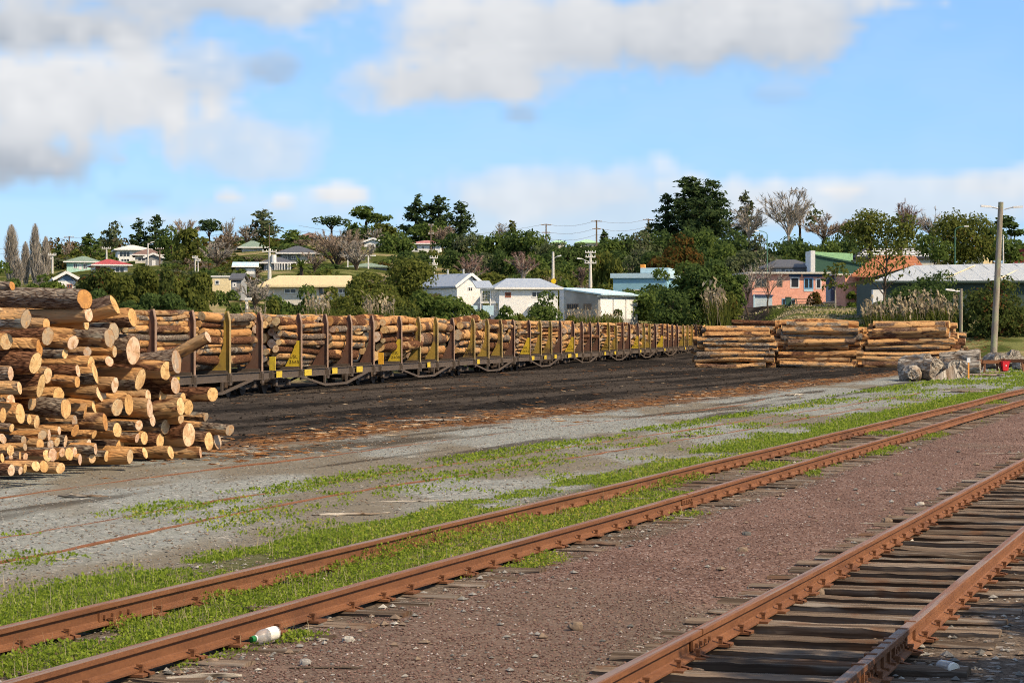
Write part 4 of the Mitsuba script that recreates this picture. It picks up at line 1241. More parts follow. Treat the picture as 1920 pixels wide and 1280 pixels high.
v_ = np.array([P0, P0 + d_ * .5 + [0, 0, .10], P1 + [0, 0, .14], P1 + [.28, -.25, -.42], P0 + d_ * .55 + [.22, -.2, -.30], P0 + [.3, -.1, -.05]])
v_ = np.vstack([v_, v_ + [.05, .12, -.02]])
whole(k_, (v_, [[0, 1, 4, 5], [1, 2, 3, 4], [6, 11, 10, 7], [7, 10, 9, 8], [0, 6, 7, 1], [1, 7, 8, 2], [2, 8, 9, 3], [3, 9, 10, 4], [4, 10, 11, 5], [5, 11, 6, 0]]), 'm_oldwood', uv=np.stack([v_[:, 0] * 1 + 16.0 * 90 + 4 - 16, v_[:, 1] * .6], -1))

# ---------------------------------------------------------------- buildings
for nm, col, ro in (('white', (.70, .70, .685), .6), ('offwhite', (.55, .525, .46), .7), ('cream', (.72, .60, .36), .6), ('creamroof', (.56, .425, .235), .6), ('greyroof', (.30, .34, .39), .45), ('darkroof', (.075, .078, .085), .6),
                    ('redroof', (.33, .055, .050), .6), ('palered', (.36, .15, .135), .6), ('brownroof', (.17, .105, .080), .7), ('greenroof', (.17, .23, .17), .6), ('limeroof', (.33, .52, .30), .55), ('mint', (.42, .66, .55), .7), ('bluegable', (.11, .19, .30), .7),
                    ('greywall', (.22, .23, .24), .8), ('brick', (.27, .105, .072), .85), ('skyblue', (.22, .41, .50), .6), ('paleblue', (.40, .55, .62), .55), ('darkgreen', (.040, .100, .068), .6), ('lightgreen', (.30, .52, .27), .6),
                    ('shedgreen', (.035, .060, .055), .7), ('shedroof', (.37, .395, .405), .5), ('doorgrey', (.42, .50, .54), .5), ('navy', (.030, .060, .13), .6), ('bluepanel', (.13, .30, .50), .5), ('metal', (.45, .46, .46), .45), ('greenpole', (.06, .16, .11), .5),
                    ('yellow', (.75, .52, .02), .5), ('red', (.55, .02, .03), .5), ('asphalt', (.055, .055, .058), .9), ('stripedark', (.03, .03, .035), .6), ('timber', (.16, .12, .09), .8), ('orange', (.72, .30, .06), .5), ('brownmetal', (.12, .055, .035), .7)):
    M_principled('b_' + nm, col, ro, .35)
M_principled('b_glass', (.030, .038, .046), .08, .6)


def conc_color(p, n, uv):
    st = fbm(p.x * 1.6 + p.y * 1.6, p.z * .35, 3.0, 4)
    return mix(c3(.44, .44, .42), c3(.22, .22, .21), smoothstep(.42, .66, st) * .8)


def salmon_color(p, n, uv):
    row = dr.floor(p.z / .2)
    a = cell_rand(dr.floor((p.x + .5 * .4 * (row - 2 * dr.floor(row / 2))) / .4), row, 3)
    return mix(c3(.70, .33, .235), c3(.78, .40, .30), a * .6 + .4 * fbm(p.x, p.z, 2.0, 3))


def pole_color(p, n, uv):
    f = fbm(p.x * 9 + p.y * 9, p.z * .9, 2.0, 4)
    col = mix(c3(.15, .125, .10), c3(.40, .36, .29), f)
    return mix(col, c3(.30, .33, .20), smoothstep(.5, .68, fbm(p.x * 4, p.y * 4, p.z * 1.4, 3)) * .7)


M_diffuse('b_concrete', mikit.proc(conc_color)); M_diffuse('b_salmon', mikit.proc(salmon_color)); M_diffuse('b_pole', mikit.proc(pole_color))
M_diffuse('b_palepole', (.60, .58, .53))


def hull(pts): return trimesh.convex.convex_hull(np.asarray(pts, float))


class House:
    def __init__(s, name, label, cat, o, yaw, W, D, h, wall, roof, group=None):
        s.key = thing(name, label, cat, group)
        s.M = yawM(np.asarray(o, float), yaw); s.W, s.D, s.h, s.roofm = W, D, h, 'b_' + roof; s.wallm = 'b_' + wall
    def put(s, name, b, mat, parent=None, label=None, **kw):
        return part(parent or s.key, name, xf(b, s.M), mat, label=label, **kw)
    def walls(s, gable=None, rise=0, base=-.9):
        W, D, h = s.W / 2, s.D, s.h
        P = [(x, y, z) for x in (-W, W) for y in (0, D) for z in (base, h)]
        if gable == 'y': P += [(0, 0, h + rise), (0, D, h + rise)]
        if gable == 'x': P += [(-W, D / 2, h + rise), (W, D / 2, h + rise)]
        s.wall = s.put('wall', MB().mesh(hull(P)), s.wallm); return s
    def roof(s, kind, rise, o=.5, t=.16, fascia='b_white', ridge=None):
        W, D, h = s.W / 2 + o, s.D, s.h
        y0, y1 = -o, D + o
        b = MB()
        if kind == 'flat':
            b.box((-W, y0, h + .002), (W, y1, h + t))
        elif kind == 'hip':
            rw = max(W - (D / 2 + o), .3) if ridge is None else ridge
            b.mesh(hull([(x, y, z) for x in (-W, W) for y in (y0, y1) for z in (h + .002, h + t)] + [(-rw, D / 2, h + t + rise), (rw, D / 2, h + t + rise)]))
        elif kind == 'skillion':      # rises to the back
            b.mesh(hull([(x, y0, z) for x in (-W, W) for z in (h + .002, h + t)] + [(x, y1, h + z + rise) for x in (-W, W) for z in (.002, t)]))
        else:
            for sg in (-1, 1):
                if kind == 'x': q = [(x, D / 2 + sg * v * (D / 2 + o), h + t * 0 + rise * (1 - v) - (v - D / (D + 2 * o)) * 0 + z) for x in (-W, W) for v in (0, 1) for z in (.002, t)]
                else: q = [(sg * v * W, y, h + rise * (1 - v) + z) for y in (y0, y1) for v in (0, 1) for z in (.002, t)]
                q = [(x, y, z + .07) for x, y, z in q]
                b.mesh(hull(q))
        r = s.put('roof', b, s.roofm); s.rf = r
        if fascia:
            f = MB()
            if kind in ('flat', 'hip', 'skillion'):
                f.box((-W - .02, y0 - .025, h - .02), (W + .02, y0 - .003, h + t)); f.box((W + .003, y0, h - .02), (W + .025, y1, h + t))
                f.box((-W - .025, y0, h - .02), (-W - .003, y1, h + t))
            elif kind == 'x': f.box((-W - .02, y0 - .025, h - .06), (W + .02, y0 - .003, h + t + .09))
            else:
                for sg in (-1, 1): f.bar((0, y0 - .02, h + rise + t * .5 + .07), (sg * W, y0 - .02, h + t * .5 + .07), .03, t + .12, up=(0, 0, 1))
            s.put('fascia', f, fascia, r)
        return s
    def face(s, f):
        W, D = s.W / 2, s.D
        return {'f': ((-W, 0), (1, 0), (0, -1), s.W), 'r': ((W, 0), (0, 1), (1, 0), D), 'l': ((-W, D), (0, -1), (-1, 0), D)}[f]
    def rect(s, f, u0, u1, z0, z1, d0, d1, b):
        o, d, n, w = s.face(f); o, d, n = np.array(o), np.array(d), np.array(n)
        a = o + d * u0 + n * d0; c = o + d * u1 + n * d1
        b.box((a[0], a[1], z0), (c[0], c[1], z1)); return b
    def window(s, f, u0, u1, z0, z1, mull=1, frame='b_white', fw=.07, pane='b_glass', name='window', frac=True):
        w = s.face(f)[3]
        if frac: u0, u1, z0, z1 = u0 * w, u1 * w, z0 * s.h, z1 * s.h
        b = MB()
        s.rect(f, u0, u1, z0, z0 + fw, .002, .055, b); s.rect(f, u0, u1, z1 - fw, z1, .002, .055, b)
        for k in range(mull + 2):
            c = u0 + fw / 2 + (u1 - u0 - fw) * k / (mull + 1)
            s.rect(f, c - fw / 2, c + fw / 2, z0 + fw, z1 - fw, .002, .053, b)
        wk = s.put(name, b, frame)
        s.put('pane', s.rect(f, u0 + fw, u1 - fw, z0 + fw, z1 - fw, .002, .025, MB()), pane, wk)
        return s
    def door(s, f, u0, u1, z1, mat='b_white', z0=0):
        w = s.face(f)[3]
        d = s.put('door', s.rect(f, u0 * w, u1 * w, z0 * s.h, z1 * s.h, .002, .05, MB()), mat); return d


def hpx(name, label, cat, x0, x1, yb, ye, Y, D, wall, roof, yaw=0, group=None):
    """A building whose front spans the pixels x0..x1, with base yb and eaves ye, at depth Y."""
    o = at((x0 + x1) / 2, yb, Y)
    W = (x1 - x0) / F * Y / math.cos(math.radians(yaw))
    return House(name, label, cat, o, yaw, W, D, (yb - ye) / F * Y, wall, roof, group)


HS = None
h = hpx('house', 'grey house with white gable trim behind the bare poplars', 'house', 48, 91, 512, 487, 360, 9, 'greywall', 'greyroof', 10); h.walls('y', .9).roof('y', .9, .5); h.window('f', .12, .40, .35, .8, 1); h.window('f', .55, .8, .35, .8, 0)
h = hpx('house', 'low house with a blue gable and white wall just above the near log pile', 'house', 108, 141, 549, 527, 235, 8, 'white', 'greyroof', 14); h.walls('y', .75).roof('y', .75, .45, fascia='b_white')
h.put('gable_panel', MB().mesh(hull([(-h.W / 2 + .1, -.03, h.h + .02), (h.W / 2 - .1, -.03, h.h + .02), (0, -.03, h.h + .72)] + [(-h.W / 2 + .1, -.004, h.h + .02), (h.W / 2 - .1, -.004, h.h + .02), (0, -.004, h.h + .72)])), 'b_bluegable', label='blue gable'); h.window('f', .52, .82, .4, .75, 1, frame='b_brick')
h = hpx('house', 'mint green house with a grey-green hip roof, left of the red roof', 'house', 126, 183, 506, 492, 345, 9, 'mint', 'greenroof', 8); h.walls().roof('hip', .9); h.window('f', .22, .34, .2, .85, 1); h.window('f', .52, .66, .1, .85, 1); h.door('f', .38, .48, .8)
h = hpx('house', 'house with a bright red hip roof and white and brick walls', 'house', 180, 238, 521, 498, 318, 9, 'white', 'redroof', 14); h.walls().roof('hip', .85, .6); h.window('f', .18, .48, .35, .9, 2); h.window('f', .62, .90, .45, .9, 1)
h.put('brick_base', h.rect('f', h.W * .0, h.W * .99, -.9, h.h * .26, .003, .03, MB()), 'b_brick'); h.put('brick_panel', h.rect('f', .01, h.W * .16, h.h * .28, h.h * .95, .003, .03, MB()), 'b_brick')
h = hpx('house', 'white two storey house with a pale roof high on the left slope', 'house', 222, 278, 492, 469, 368, 9, 'white', 'offwhite', 12); h.walls().roof('hip', .8, .6); h.window('f', .05, .40, .45, .9, 2); h.window('f', .52, .72, .5, .88, 1); h.window('f', .80, .96, .5, .88, 0); h.window('f', .10, .38, .05, .3, 2)
h = hpx('house', 'cream house with a brown tiled hip roof right of the white two storey house', 'house', 254, 301, 497, 479, 352, 9, 'offwhite', 'brownroof', 8); h.walls().roof('hip', 1.0, .5); h.window('f', .1, .4, .4, .8, 1); h.window('f', .6, .75, .4, .8, 0)
h = hpx('porch', 'small grey gabled porch in front of the brown roofed house', 'porch', 273, 303, 500, 485, 338, 3.5, 'greywall', 'greyroof', 5); h.walls('y', .6).roof('y', .6, .3); h.door('f', .4, .62, .8)
h = hpx('shed', 'plain pale box of a building above the left shrubs', 'shed', 398, 432, 540, 519, 236, 6, 'cream', 'offwhite', 0); h.walls().roof('flat', 0, .1, .12); h.window('f', .15, .4, .3, .7, 0)
h = hpx('shed', 'small dark shed with a white framed window beside the pale box', 'shed', 433, 452, 545, 527, 228, 5, 'greywall', 'darkroof', 0); h.walls('x', .6).roof('x', .6, .2, fascia=None); h.window('f', .15, .55, .35, .85, 0, fw=.14)
h = hpx('house', 'low house with a pale blue roof on the lawn', 'house', 441, 479, 514, 501, 290, 7, 'greywall', 'paleblue', 6); h.walls().roof('skillion', .7, .4); h.window('f', .2, .4, .25, .85, 0, frame='b_timber'); h.door('f', .5, .95, .8, 'b_white')
h = hpx('house', 'white house with a grey-green roof on the crest, left of centre', 'house', 455, 495, 482, 465, 385, 9, 'white', 'greenroof', 8); h.walls().roof('hip', 1.2, .8); h.window('f', .2, .4, .35, .7, 1); h.window('f', .6, .85, .4, .75, 1)
h = hpx('house', 'grey two storey house with a dark hip roof on the middle slope', 'house', 527, 590, 492, 476, 325, 9, 'greywall', 'darkroof', 6); h.walls().roof('hip', 1.1, .7); h.window('f', .05, .2, .35, .8, 1); h.window('f', .3, .45, .35, .8, 1); h.window('f', .75, .95, .4, .75, 1)
h.put('cream_panel', h.rect('f', h.W * .56, h.W * .995, -.5, h.h * .97, .003, .02, MB()), 'b_offwhite')
h = hpx('house', 'grey house with white veranda posts below the dark roofed one', 'house', 495, 545, 514, 494, 306, 8, 'greywall', 'darkroof', 4); h.walls().roof('hip', .8, .6); h.window('f', .1, .32, .3, .85, 1); h.window('f', .62, .95, .2, .85, 3)
b = MB()
for u in (.42, .5, .58, .68, .78, .9, .99): b.box((-h.W / 2 + u * h.W - .06, -.9, 0), (-h.W / 2 + u * h.W + .06, -.78, h.h + .1))
h.put('veranda_posts', b, 'b_white')
h = hpx('long_building', 'long low building with a cream yellow hip roof left of the big round shrub', 'building', 500, 664, 553, 538, 212, 9, 'offwhite', 'creamroof', 0); h.walls().roof('hip', 1.0, .75, fascia='b_cream', ridge=3.3); h.window('f', .60, .72, .1, .9, 1, frame='b_timber'); h.window('f', .2, .34, .2, .8, 1); h.window('f', .82, .92, .2, .8, 1); h.door('f', .5, .57, .9, 'b_cream')
h = hpx('house', 'brown roofed house on the crest left of the cypress', 'house', 561, 594, 452, 445, 452, 9, 'greywall', 'brownroof', 0); h.walls().roof('hip', .9, .5, fascia=None); h.window('f', .3, .6, .2, .9, 1)
h = hpx('cottage', 'small white gabled cottage on the slope under the flat topped pine', 'house', 683, 716, 467, 456, 395, 8, 'white', 'darkroof', 4); h.walls('y', .65).roof('y', .65, .4); h.window('f', .18, .36, .15, .8, 1); h.window('f', .42, .5, .15, .8, 0); h.window('f', .62, .74, .15, .8, 0)
h = hpx('house', 'long white house with a faded red roof below the dark pines', 'house', 772, 826, 474, 458, 388, 8, 'white', 'palered', 0); h.walls().roof('hip', .65, .5); h.window('f', .1, .22, .2, .9, 0); h.window('f', .34, .44, .4, .85, 1); h.window('f', .6, .82, .35, .85, 2)
h = hpx('carport', 'green roofed low house with a white pergola left of the big round shrub', 'house', 654, 724, 508, 502, 318, 8, 'greywall', 'greenroof', 0); h.walls().roof('hip', .6, .5, fascia=None); h.window('f', .1, .22, .1, .85, 1); h.window('f', .4, .6, .1, .85, 1)
b = MB(); b.box((-h.W / 2 - .5, -2, h.h + 1.5), (h.W * .25, -1.85, h.h + 1.66))
for u in (0, .27, .55): b.box((-h.W / 2 + h.W * u - .08, -1.99, -.5), (-h.W / 2 + h.W * u + .08, -1.86, h.h + 1.5))
h.put('pergola', b, 'b_white')
h = hpx('house', 'house with a pale lime green roof on the crest beside the tall power pole', 'house', 1082, 1122, 462, 456, 440, 9, 'offwhite', 'limeroof', 0); h.walls().roof('hip', .7, .4, fascia=None); h.window('f', .2, .5, .2, .8, 1)
h = hpx('house', 'pale cream roof peeping over the trees left of the lime green roof', 'house', 1036, 1060, 462, 456, 432, 8, 'offwhite', 'limeroof', 0); h.walls().roof('hip', .6, .3, fascia=None); h.window('f', .3, .6, .2, .8, 0)
# the white gabled house and its neighbour
h = hpx('house', 'white house with a steep gable and blue-grey roof, left of the two white ones', 'house', 857, 905, 578, 541, 226, 6.5, 'white', 'greyroof', 32); h.walls('y', 1.25).roof('y', 1.25, .35)
h.window('f', .42, .60, .88, 1.08, 1, fw=.05); h.window('l', .3, .55, .35, .8, 0); h.door('f', .62, .8, .6)
for u in (1.2, 4.2):
    b = MB(); b.tube([(0, u, h.h + 1.25), (0, u, h.h + 1.9)], .09, 6); h.put('flue', b, 'b_metal', h.rf)
h = hpx('house', 'large white house with a blue-grey hip roof and screened veranda', 'house', 936, 1046, 583, 542, 219, 9, 'white', 'greyroof', 6); h.walls().roof('hip', .95, .45, ridge=1.6); h.window('f', .10, .20, .62, .85, 0, frame='b_brick', pane='b_brownmetal'); h.window('f', .55, .72, .62, .9, 1); h.window('f', .82, .94, .55, .9, 1)
b = MB(); b.box((0, -.6, h.h * .05), (.9, -.004, h.h * .2)); h.put('heat_pump', b, 'b_offwhite')
v = h                                               # the veranda: deck, posts, lattice
b = MB(); x0 = -h.W / 2 - 1.75; b.box((x0, .3, h.h * .36), (-h.W / 2 - .01, 3, h.h * .42)); h.put('deck', b, 'b_white')
b = MB()
for xx in (x0, x0 + .9, -h.W / 2 - .1): b.box((xx, .2, -.5), (xx + .09, .29, h.h)); 
b.box((x0, .2, h.h * .92), (-h.W / 2 - .01, .29, h.h)); h.put('veranda_posts', b, 'b_white')
b = MB()
for q in np.arange(x0 + .1, -h.W / 2 - .1, .14): b.box((q, .31, h.h * .44), (q + .03, .33, h.h * .91))
for q in np.arange(h.h * .46, h.h * .9, .15): b.box((x0 + .1, .332, q), (-h.W / 2 - .1, .35, q + .03))
h.put('lattice', b, 'b_metal')
b = MB(); b.mesh(hull([(x, y, z) for x in (x0 - .4, -h.W / 2 - .5) for y, z0 in ((-.1, h.h + .02), (4.5, h.h + .75)) for z in (z0, z0 + .12)])); h.put('veranda_roof', b, 'b_greyroof')
b = MB()
for q in (-3.2, -1.7): b.box((-h.W / 2 + q, -2.0, -.4), (-h.W / 2 + q + 1.0, -1.2, .5))
h.put('lean_to', b, 'b_paleblue')
# workshop: a grey flank in half shade and white doors on the sunny end
h = hpx('workshop', 'weathered concrete workshop with white doors and a pale blue roof', 'workshop', 1051, 1121, 590, 541, 230, 7.5, 'concrete', 'paleblue', -34)
P = [(x, y, z) for x in (-h.W / 2, h.W / 2) for y in (0, h.D) for z in (-.9, h.h if x < 0 else h.h * .74)]
h.wall = h.put('wall', MB().mesh(hull(P)), 'b_concrete')
b = MB(); b.mesh(hull([(x, y, z + (h.h if x < 0 else h.h * .74)) for x in (-h.W / 2 - .3, h.W / 2 + .5) for y in (-.25, h.D + .3) for z in (.003, .14)])); h.rf = h.put('roof', b, 'b_paleblue')
h.put('pilaster', MB().box((-h.W / 2 - .02, -.12, -.9), (-h.W / 2 + .5, -.004, h.h - .01)), 'b_white')
h.window('f', .18, .48, .22, .42, 4, frame='b_timber'); h.window('f', .62, .82, .2, .42, 3, frame='b_timber')
for u0, u1 in ((.04, .34), (.37, .66), (.69, .97)):
    d = h.put('door', h.rect('r', u0 * h.D, u1 * h.D, -.4, h.h * .62, .003, .05, MB()), 'b_white')
h.put('gutter', h.rect('r', -.2, h.D + .2, h.h * .68, h.h * .73, .003, .12, MB()), 'b_white')
h = hpx('building', 'flat topped sky blue building behind the workshop', 'building', 1150, 1250, 575, 521, 252, 9, 'skyblue', 'skyblue', -12); h.walls().roof('flat', 0, .25, .5, fascia='b_paleblue'); h.window('f', .2, .5, .3, .6, 2)
h.put('upper_storey', MB().box((-h.W * .02, 1, h.h + .55), (h.W / 2, 6, h.h + 1.1)), 'b_paleblue'); h.put('roof_box', MB().box((-h.W * .03, 1.4, h.h + .552), (h.W * .05, 2.2, h.h + 1.5)), 'b_orange')
# the salmon pink building
h = hpx('office', 'salmon pink block building with blue framed windows and a flat white roof edge', 'office building', 1410, 1549, 578, 513, 268, 10, 'salmon', 'metal', 4)
h.walls().roof('flat', 0, .55, .18, fascia='b_offwhite')
for u0, u1, z0, z1, m, fr in ((.04, .20, .60, .86, 1, 'b_timber'), (.34, .41, .62, .88, 0, 'b_timber'), (.515, .64, .58, .90, 0, 'b_white'), (.70, .83, .56, .88, 1, 'b_bluepanel'), (.86, .94, .56, .86, 0, 'b_white')):
    h.window('f', u0, u1, z0, z1, m, frame=fr, fw=.12)
for u0, u1 in ((.50, .66), (.69, .95)): h.put('lintel', h.rect('f', u0 * h.W, u1 * h.W, h.h * .905, h.h * .985, .004, .07, MB()), 'b_navy')
h.put('sill_panel', h.rect('f', .70 * h.W, .83 * h.W, h.h * .49, h.h * .555, .004, .06, MB()), 'b_paleblue')
d = h.put('garage_door', h.rect('f', .015 * h.W, .27 * h.W, -.6, h.h * .34, .004, .06, MB()), 'b_doorgrey')
b = MB()
for q in range(9): h.rect('f', .02 * h.W, .265 * h.W, -.5 + q * .3, -.47 + q * .3, .062, .075, b)
h.put('rib', b, 'b_metal', d)
h.put('garage_head', h.rect('f', .005 * h.W, .28 * h.W, h.h * .35, h.h * .385, .004, .25, MB()), 'b_navy')
h.window('f', .40, .455, .08, .28, 0, frame='b_bluepanel'); h.window('f', .52, .58, .10, .27, 0, frame='b_paleblue')
b = MB(); b.box((-h.W / 2 + .1, -.25, -.6), (-h.W / 2 + .26, -.1, h.h * .4)); h.put('downpipe', b, 'b_paleblue')
h2 = hpx('office_wing', 'blue fronted entrance wing of the salmon building with steps', 'building', 1568, 1645, 572, 516, 272, 8, 'salmon', 'metal', 6)
h2.walls().roof('flat', 0, .4, .18, fascia='b_offwhite')
for u0, u1 in ((.00, .12), (.30, .46)): h2.put('blue_panel', h2.rect('f', u0 * h2.W, u1 * h2.W, h2.h * .22, h2.h * .95, .004, .06, MB()), 'b_bluepanel')
h2.put('door', h2.rect('f', .13 * h2.W, .29 * h2.W, h2.h * .2, h2.h * .9, .004, .03, MB()), 'b_navy')
b = MB()
for q in range(5): b.box((-h2.W / 2 + .3, -1.6 + q * .3, -.6), (-h2.W / 2 + 1.6, -1.3 + q * .3, .05 + q * .16))
h2.put('steps', b, 'b_concrete')
b = MB(); b.box((-h2.W / 2 - 1.5, .5, -.6), (-h2.W / 2 - .01, 5, h2.h * .95)); h2.put('recess_wall', b, 'b_navy')
o = at(1560, 566, 262); b = MB(); M_ = yawM(o, 0)
k_ = thing('ramp', 'dark sealed driveway ramp in front of the salmon building', 'ramp'); b.mesh(hull([(-3.2, 0, -1), (4.6, 0, -1), (-3.2, 3.2, -1), (4.6, 3.2, -1), (-3.2, 0, -.3), (4.6, 0, .42), (-3.2, 3.2, -.2), (4.6, 3.2, .5)])); whole(k_, xf(b, M_), 'b_asphalt')
# green wedge hall
o = at(1528, 520, 292)
k_ = thing('hall', 'dark green wedge shaped hall with a light green roof edge and white end', 'building')
s_ = 292 / F
b = MB(); b.mesh(hull([(0, 0, -3), (9.3, 0, -3), (0, 6, -3), (9.3, 6, -3), (0, 0, 41 * s_), (9.3, 0, 14 * s_), (0, 6, 41 * s_), (9.3, 6, 14 * s_)])); part(k_, 'wall', xf(b, yawM(o, 0)), 'b_darkgreen')
b = MB(); b.mesh(hull([(.3, 2, 42 * s_), (5, 2, 30 * s_), (.3, 2, 49 * s_), (5.0, 2, 46 * s_), (.3, 5, 42 * s_), (5, 5, 30 * s_), (.3, 5, 49 * s_), (5, 5, 46 * s_)])); part(k_, 'upper_wall', xf(b, yawM(o, 0)), 'b_lightgreen')
b = MB(); b.box((-.55, -.2, 5 * s_), (-.003, 5, 50 * s_)); part(k_, 'end_wall', xf(b, yawM(o, 0)), 'b_white')
b = MB(); b.bar((-.0, -.12, 41.8 * s_), (9.5, -.12, 14.8 * s_), .2, .18); part(k_, 'barge_board', xf(b, yawM(o, 0)), 'b_darkgreen')
h = hpx('hall_annex', 'annex with a low dark grey hip roof left of the green hall', 'building', 1447, 1528, 520, 503, 296, 10, 'greywall', 'darkroof', 4); h.walls().roof('hip', 1.1, .5, fascia=None, ridge=1.2); h.window('f', .1, .22, .4, .9, 1, fw=.12); h.window('f', .3, .5, .4, .9, 1, fw=.12)
b = MB(); b.mesh(hull([(1.0, -3, -1.5), (3.2, -3, -1.5), (1.0, -.6, -1.5), (3.2, -.6, -1.5), (3.2, -3, h.h + .1), (3.2, -.6, h.h + .1), (-2, -3, -.6), (-2, -.6, -.6)])); h.put('ramp_roof', b, 'b_greyroof')
# striped roof
o = at(1600, 486, 325); s_ = 325 / F
k_ = thing('striped_roof', 'hall with a dark roof crossed by rows of white rooflights', 'building')
b = MB(); b.mesh(hull([(0, 0, -3), (11.5, 0, -3), (0, 9, -3), (11.5, 9, -3), (.0, 0, .2), (11.5, 0, .2), (0, 9, .2), (11.5, 9, .2)])); part(k_, 'wall', xf(b, yawM(o, 0)), 'b_offwhite')
rp0, rp1 = np.array([(-.5, -.4, .22), (12, -.4, .22)]), np.array([(2.6, 6, 22 * s_ + .2), (9.6, 6, 22 * s_ + .2)])
b = MB(); b.mesh(hull(np.vstack([rp0, rp1, rp0 - [0, 0, .2], rp1 - [0, 0, .2]]))); rk = part(k_, 'roof', xf(b, yawM(o, 0)), 'b_stripedark')
for q in (.12, .28, .44, .60, .76):
    a0, a1 = rp0 + (rp1 - rp0) * q, rp0 + (rp1 - rp0) * (q + .09)
    b = MB(); b.add(np.vstack([a0, a1[::-1]]) + [[.6, 0, .04], [-.6, 0, .04], [-.6, 0, .04], [.6, 0, .04]], [[0, 1, 2, 3]]); b.add(np.vstack([a0, a1[::-1]]) + [[.6, 0, .02], [-.6, 0, .02], [-.6, 0, .02], [.6, 0, .02]], [[3, 2, 1, 0]])
    part(rk, 'rooflight', xf(b, yawM(o, 0)), 'b_white')
# terracotta roofed house: courses of tiles step up the slope
o = at(1640, 560, 246); s_ = 246 / F
k_ = thing('house', 'brick house with an orange terracotta tile roof behind the long shed', 'house')
b = MB(); b.box((-1.6, 0, -1), (5.2, 7, 40 * s_)); part(k_, 'wall', xf(b, yawM(o, 8)), 'b_brick')
b = MB(); b.box((-2.9, 1.0, -1), (-1.61, 5, 44 * s_)); part(k_, 'side_wall', xf(b, yawM(o, 8)), 'b_salmon')
rk = None
n = 13
def tile_color(p, n_, uv): return mix(c3(.32, .120, .065), c3(.48, .215, .120), .5 * cell_rand(dr.floor(p.x / .3), dr.floor(p.z / .12), 1) + .5 * fbm(p.x * .6, p.z * .9, 1.0, 3))
M_diffuse('b_tile', mikit.proc(tile_color))
for q in range(n):
    z0, z1 = 42 * s_ + q * (2.25 / n), 42 * s_ + (q + 1) * (2.25 / n)
    y0, y1 = -.6 + q * (4.6 / n), -.6 + (q + 1) * (4.6 / n)
    x0, x1 = -2.6 + q * (4.2 / n), 5.9 - q * .02
    b = MB(); b.mesh(hull([(x, y, z) for x in (x0, x1) for y, za in ((y0, z0), (y1 + .1, z1 - .02)) for z in (za - .06, za + .10)]))
    if rk is None: rk = part(k_, 'roof', xf(b, yawM(o, 8)), 'b_tile')
    else: part(rk, 'tile_course', xf(b, yawM(o, 8)), 'b_tile')
part(k_, 'window', xf(MB().box((.2, -.05, .6), (1.2, -.003, 1.5)), yawM(o, 8)), 'b_glass')
# the long shed
o = at(1800, 575, 207); s_ = 207 / F
k_ = thing('long_shed', 'long dark green shed with a pale grey metal roof at the right edge', 'shed')
zE, zR = 48 * s_, 83 * s_
x0, x1 = wx(1656, 207) - o[0], 14.0
b = MB(); b.mesh(hull([(x, y, z) for x in (x0, x1) for y in (0, 16) for z in (-1.5, zE)])); part(k_, 'wall', xf(b, yawM(o, 0)), 'b_shedgreen')
rp0, rp1 = np.array([(x0 - 1.0, -.6, zE + .0), (x1 + 1, -.6, zE + .12)]), np.array([(x0 + 4.2, 9, zR), (x1 + 1, 9, zR + .35)])
b = MB(); b.mesh(hull(np.vstack([rp0, rp1, rp0 - [0, 0, .16], rp1 - [0, 0, .16]]))); rk = part(k_, 'roof', xf(b, yawM(o, 0)), 'b_shedroof')
b = MB(); b.mesh(hull(np.vstack([rp1 + [[0, .02, 0]], np.array([(x0 - 1, 18, zE), (x1 + 1, 18, zE)])]))); part(rk, 'rear_slope', xf(b, yawM(o, 0)), 'b_shedroof')
b = MB(); b.box((x0 - 1.0, -.72, zE - .16), (x1 + 1, -.61, zE + .02)); part(k_, 'gutter', xf(b, yawM(o, 0)), 'b_shedgreen')
slope = (rp1[0] - [x0 + 4.2 - (x0 - 1.0), 0, 0] - rp0[0])
for q in np.arange(x0 + 1.2, x1, 1.52):
    b = MB(); a0 = np.array([q, -.55, zE + .035 + .12 * (q - x0) / (x1 - x0)]); top = min(1.0, max(.12, (q + .9 - x0) / 5.2)); a1 = a0 + np.array([0, 9.4 * top, (zR - zE + .12) * top]); b.bar(a0, a1, .03, .035); part(rk, 'roof_rib', xf(b, yawM(o, 0)), 'b_shedroof')
for q in (2.2, 7.0):
    b = MB(); b.bar((q - 3.4, .2, zE + .05 + .24), (q + .6, 7.6, zR - .05), .09, .05); part(rk, 'conduit', xf(b, yawM(o, 0)), 'b_cream')
b = MB(); b.box((x0 - .95, -.3, -1.2), (x0 - .003, .5, 1.5)); part(k_, 'side_box', xf(b, yawM(o, 0)), 'b_white')
h = hpx('house', 'bit of a white gable over an orange red wall at the far right edge', 'house', 1902, 1960, 480, 471, 300, 7, 'redroof', 'white', -20); h.walls('y', .9).roof('y', .9, .4); h.window('f', .4, .6, .2, .7, 0)
h = hpx('house', 'small cream house between the trees behind the long shed', 'house', 1843, 1862, 482, 474, 305, 6, 'cream', 'offwhite', 10); h.walls('x', .4).roof('x', .4, .2); h.window('f', .3, .55, .2, .8, 0)

# ---------------------------------------------------------------- poles, lamps, wires
def lamp_head(b, p, d, L=.75):
    d = unit(d); b.bar(p, np.asarray(p) + d * L, .22, .13)


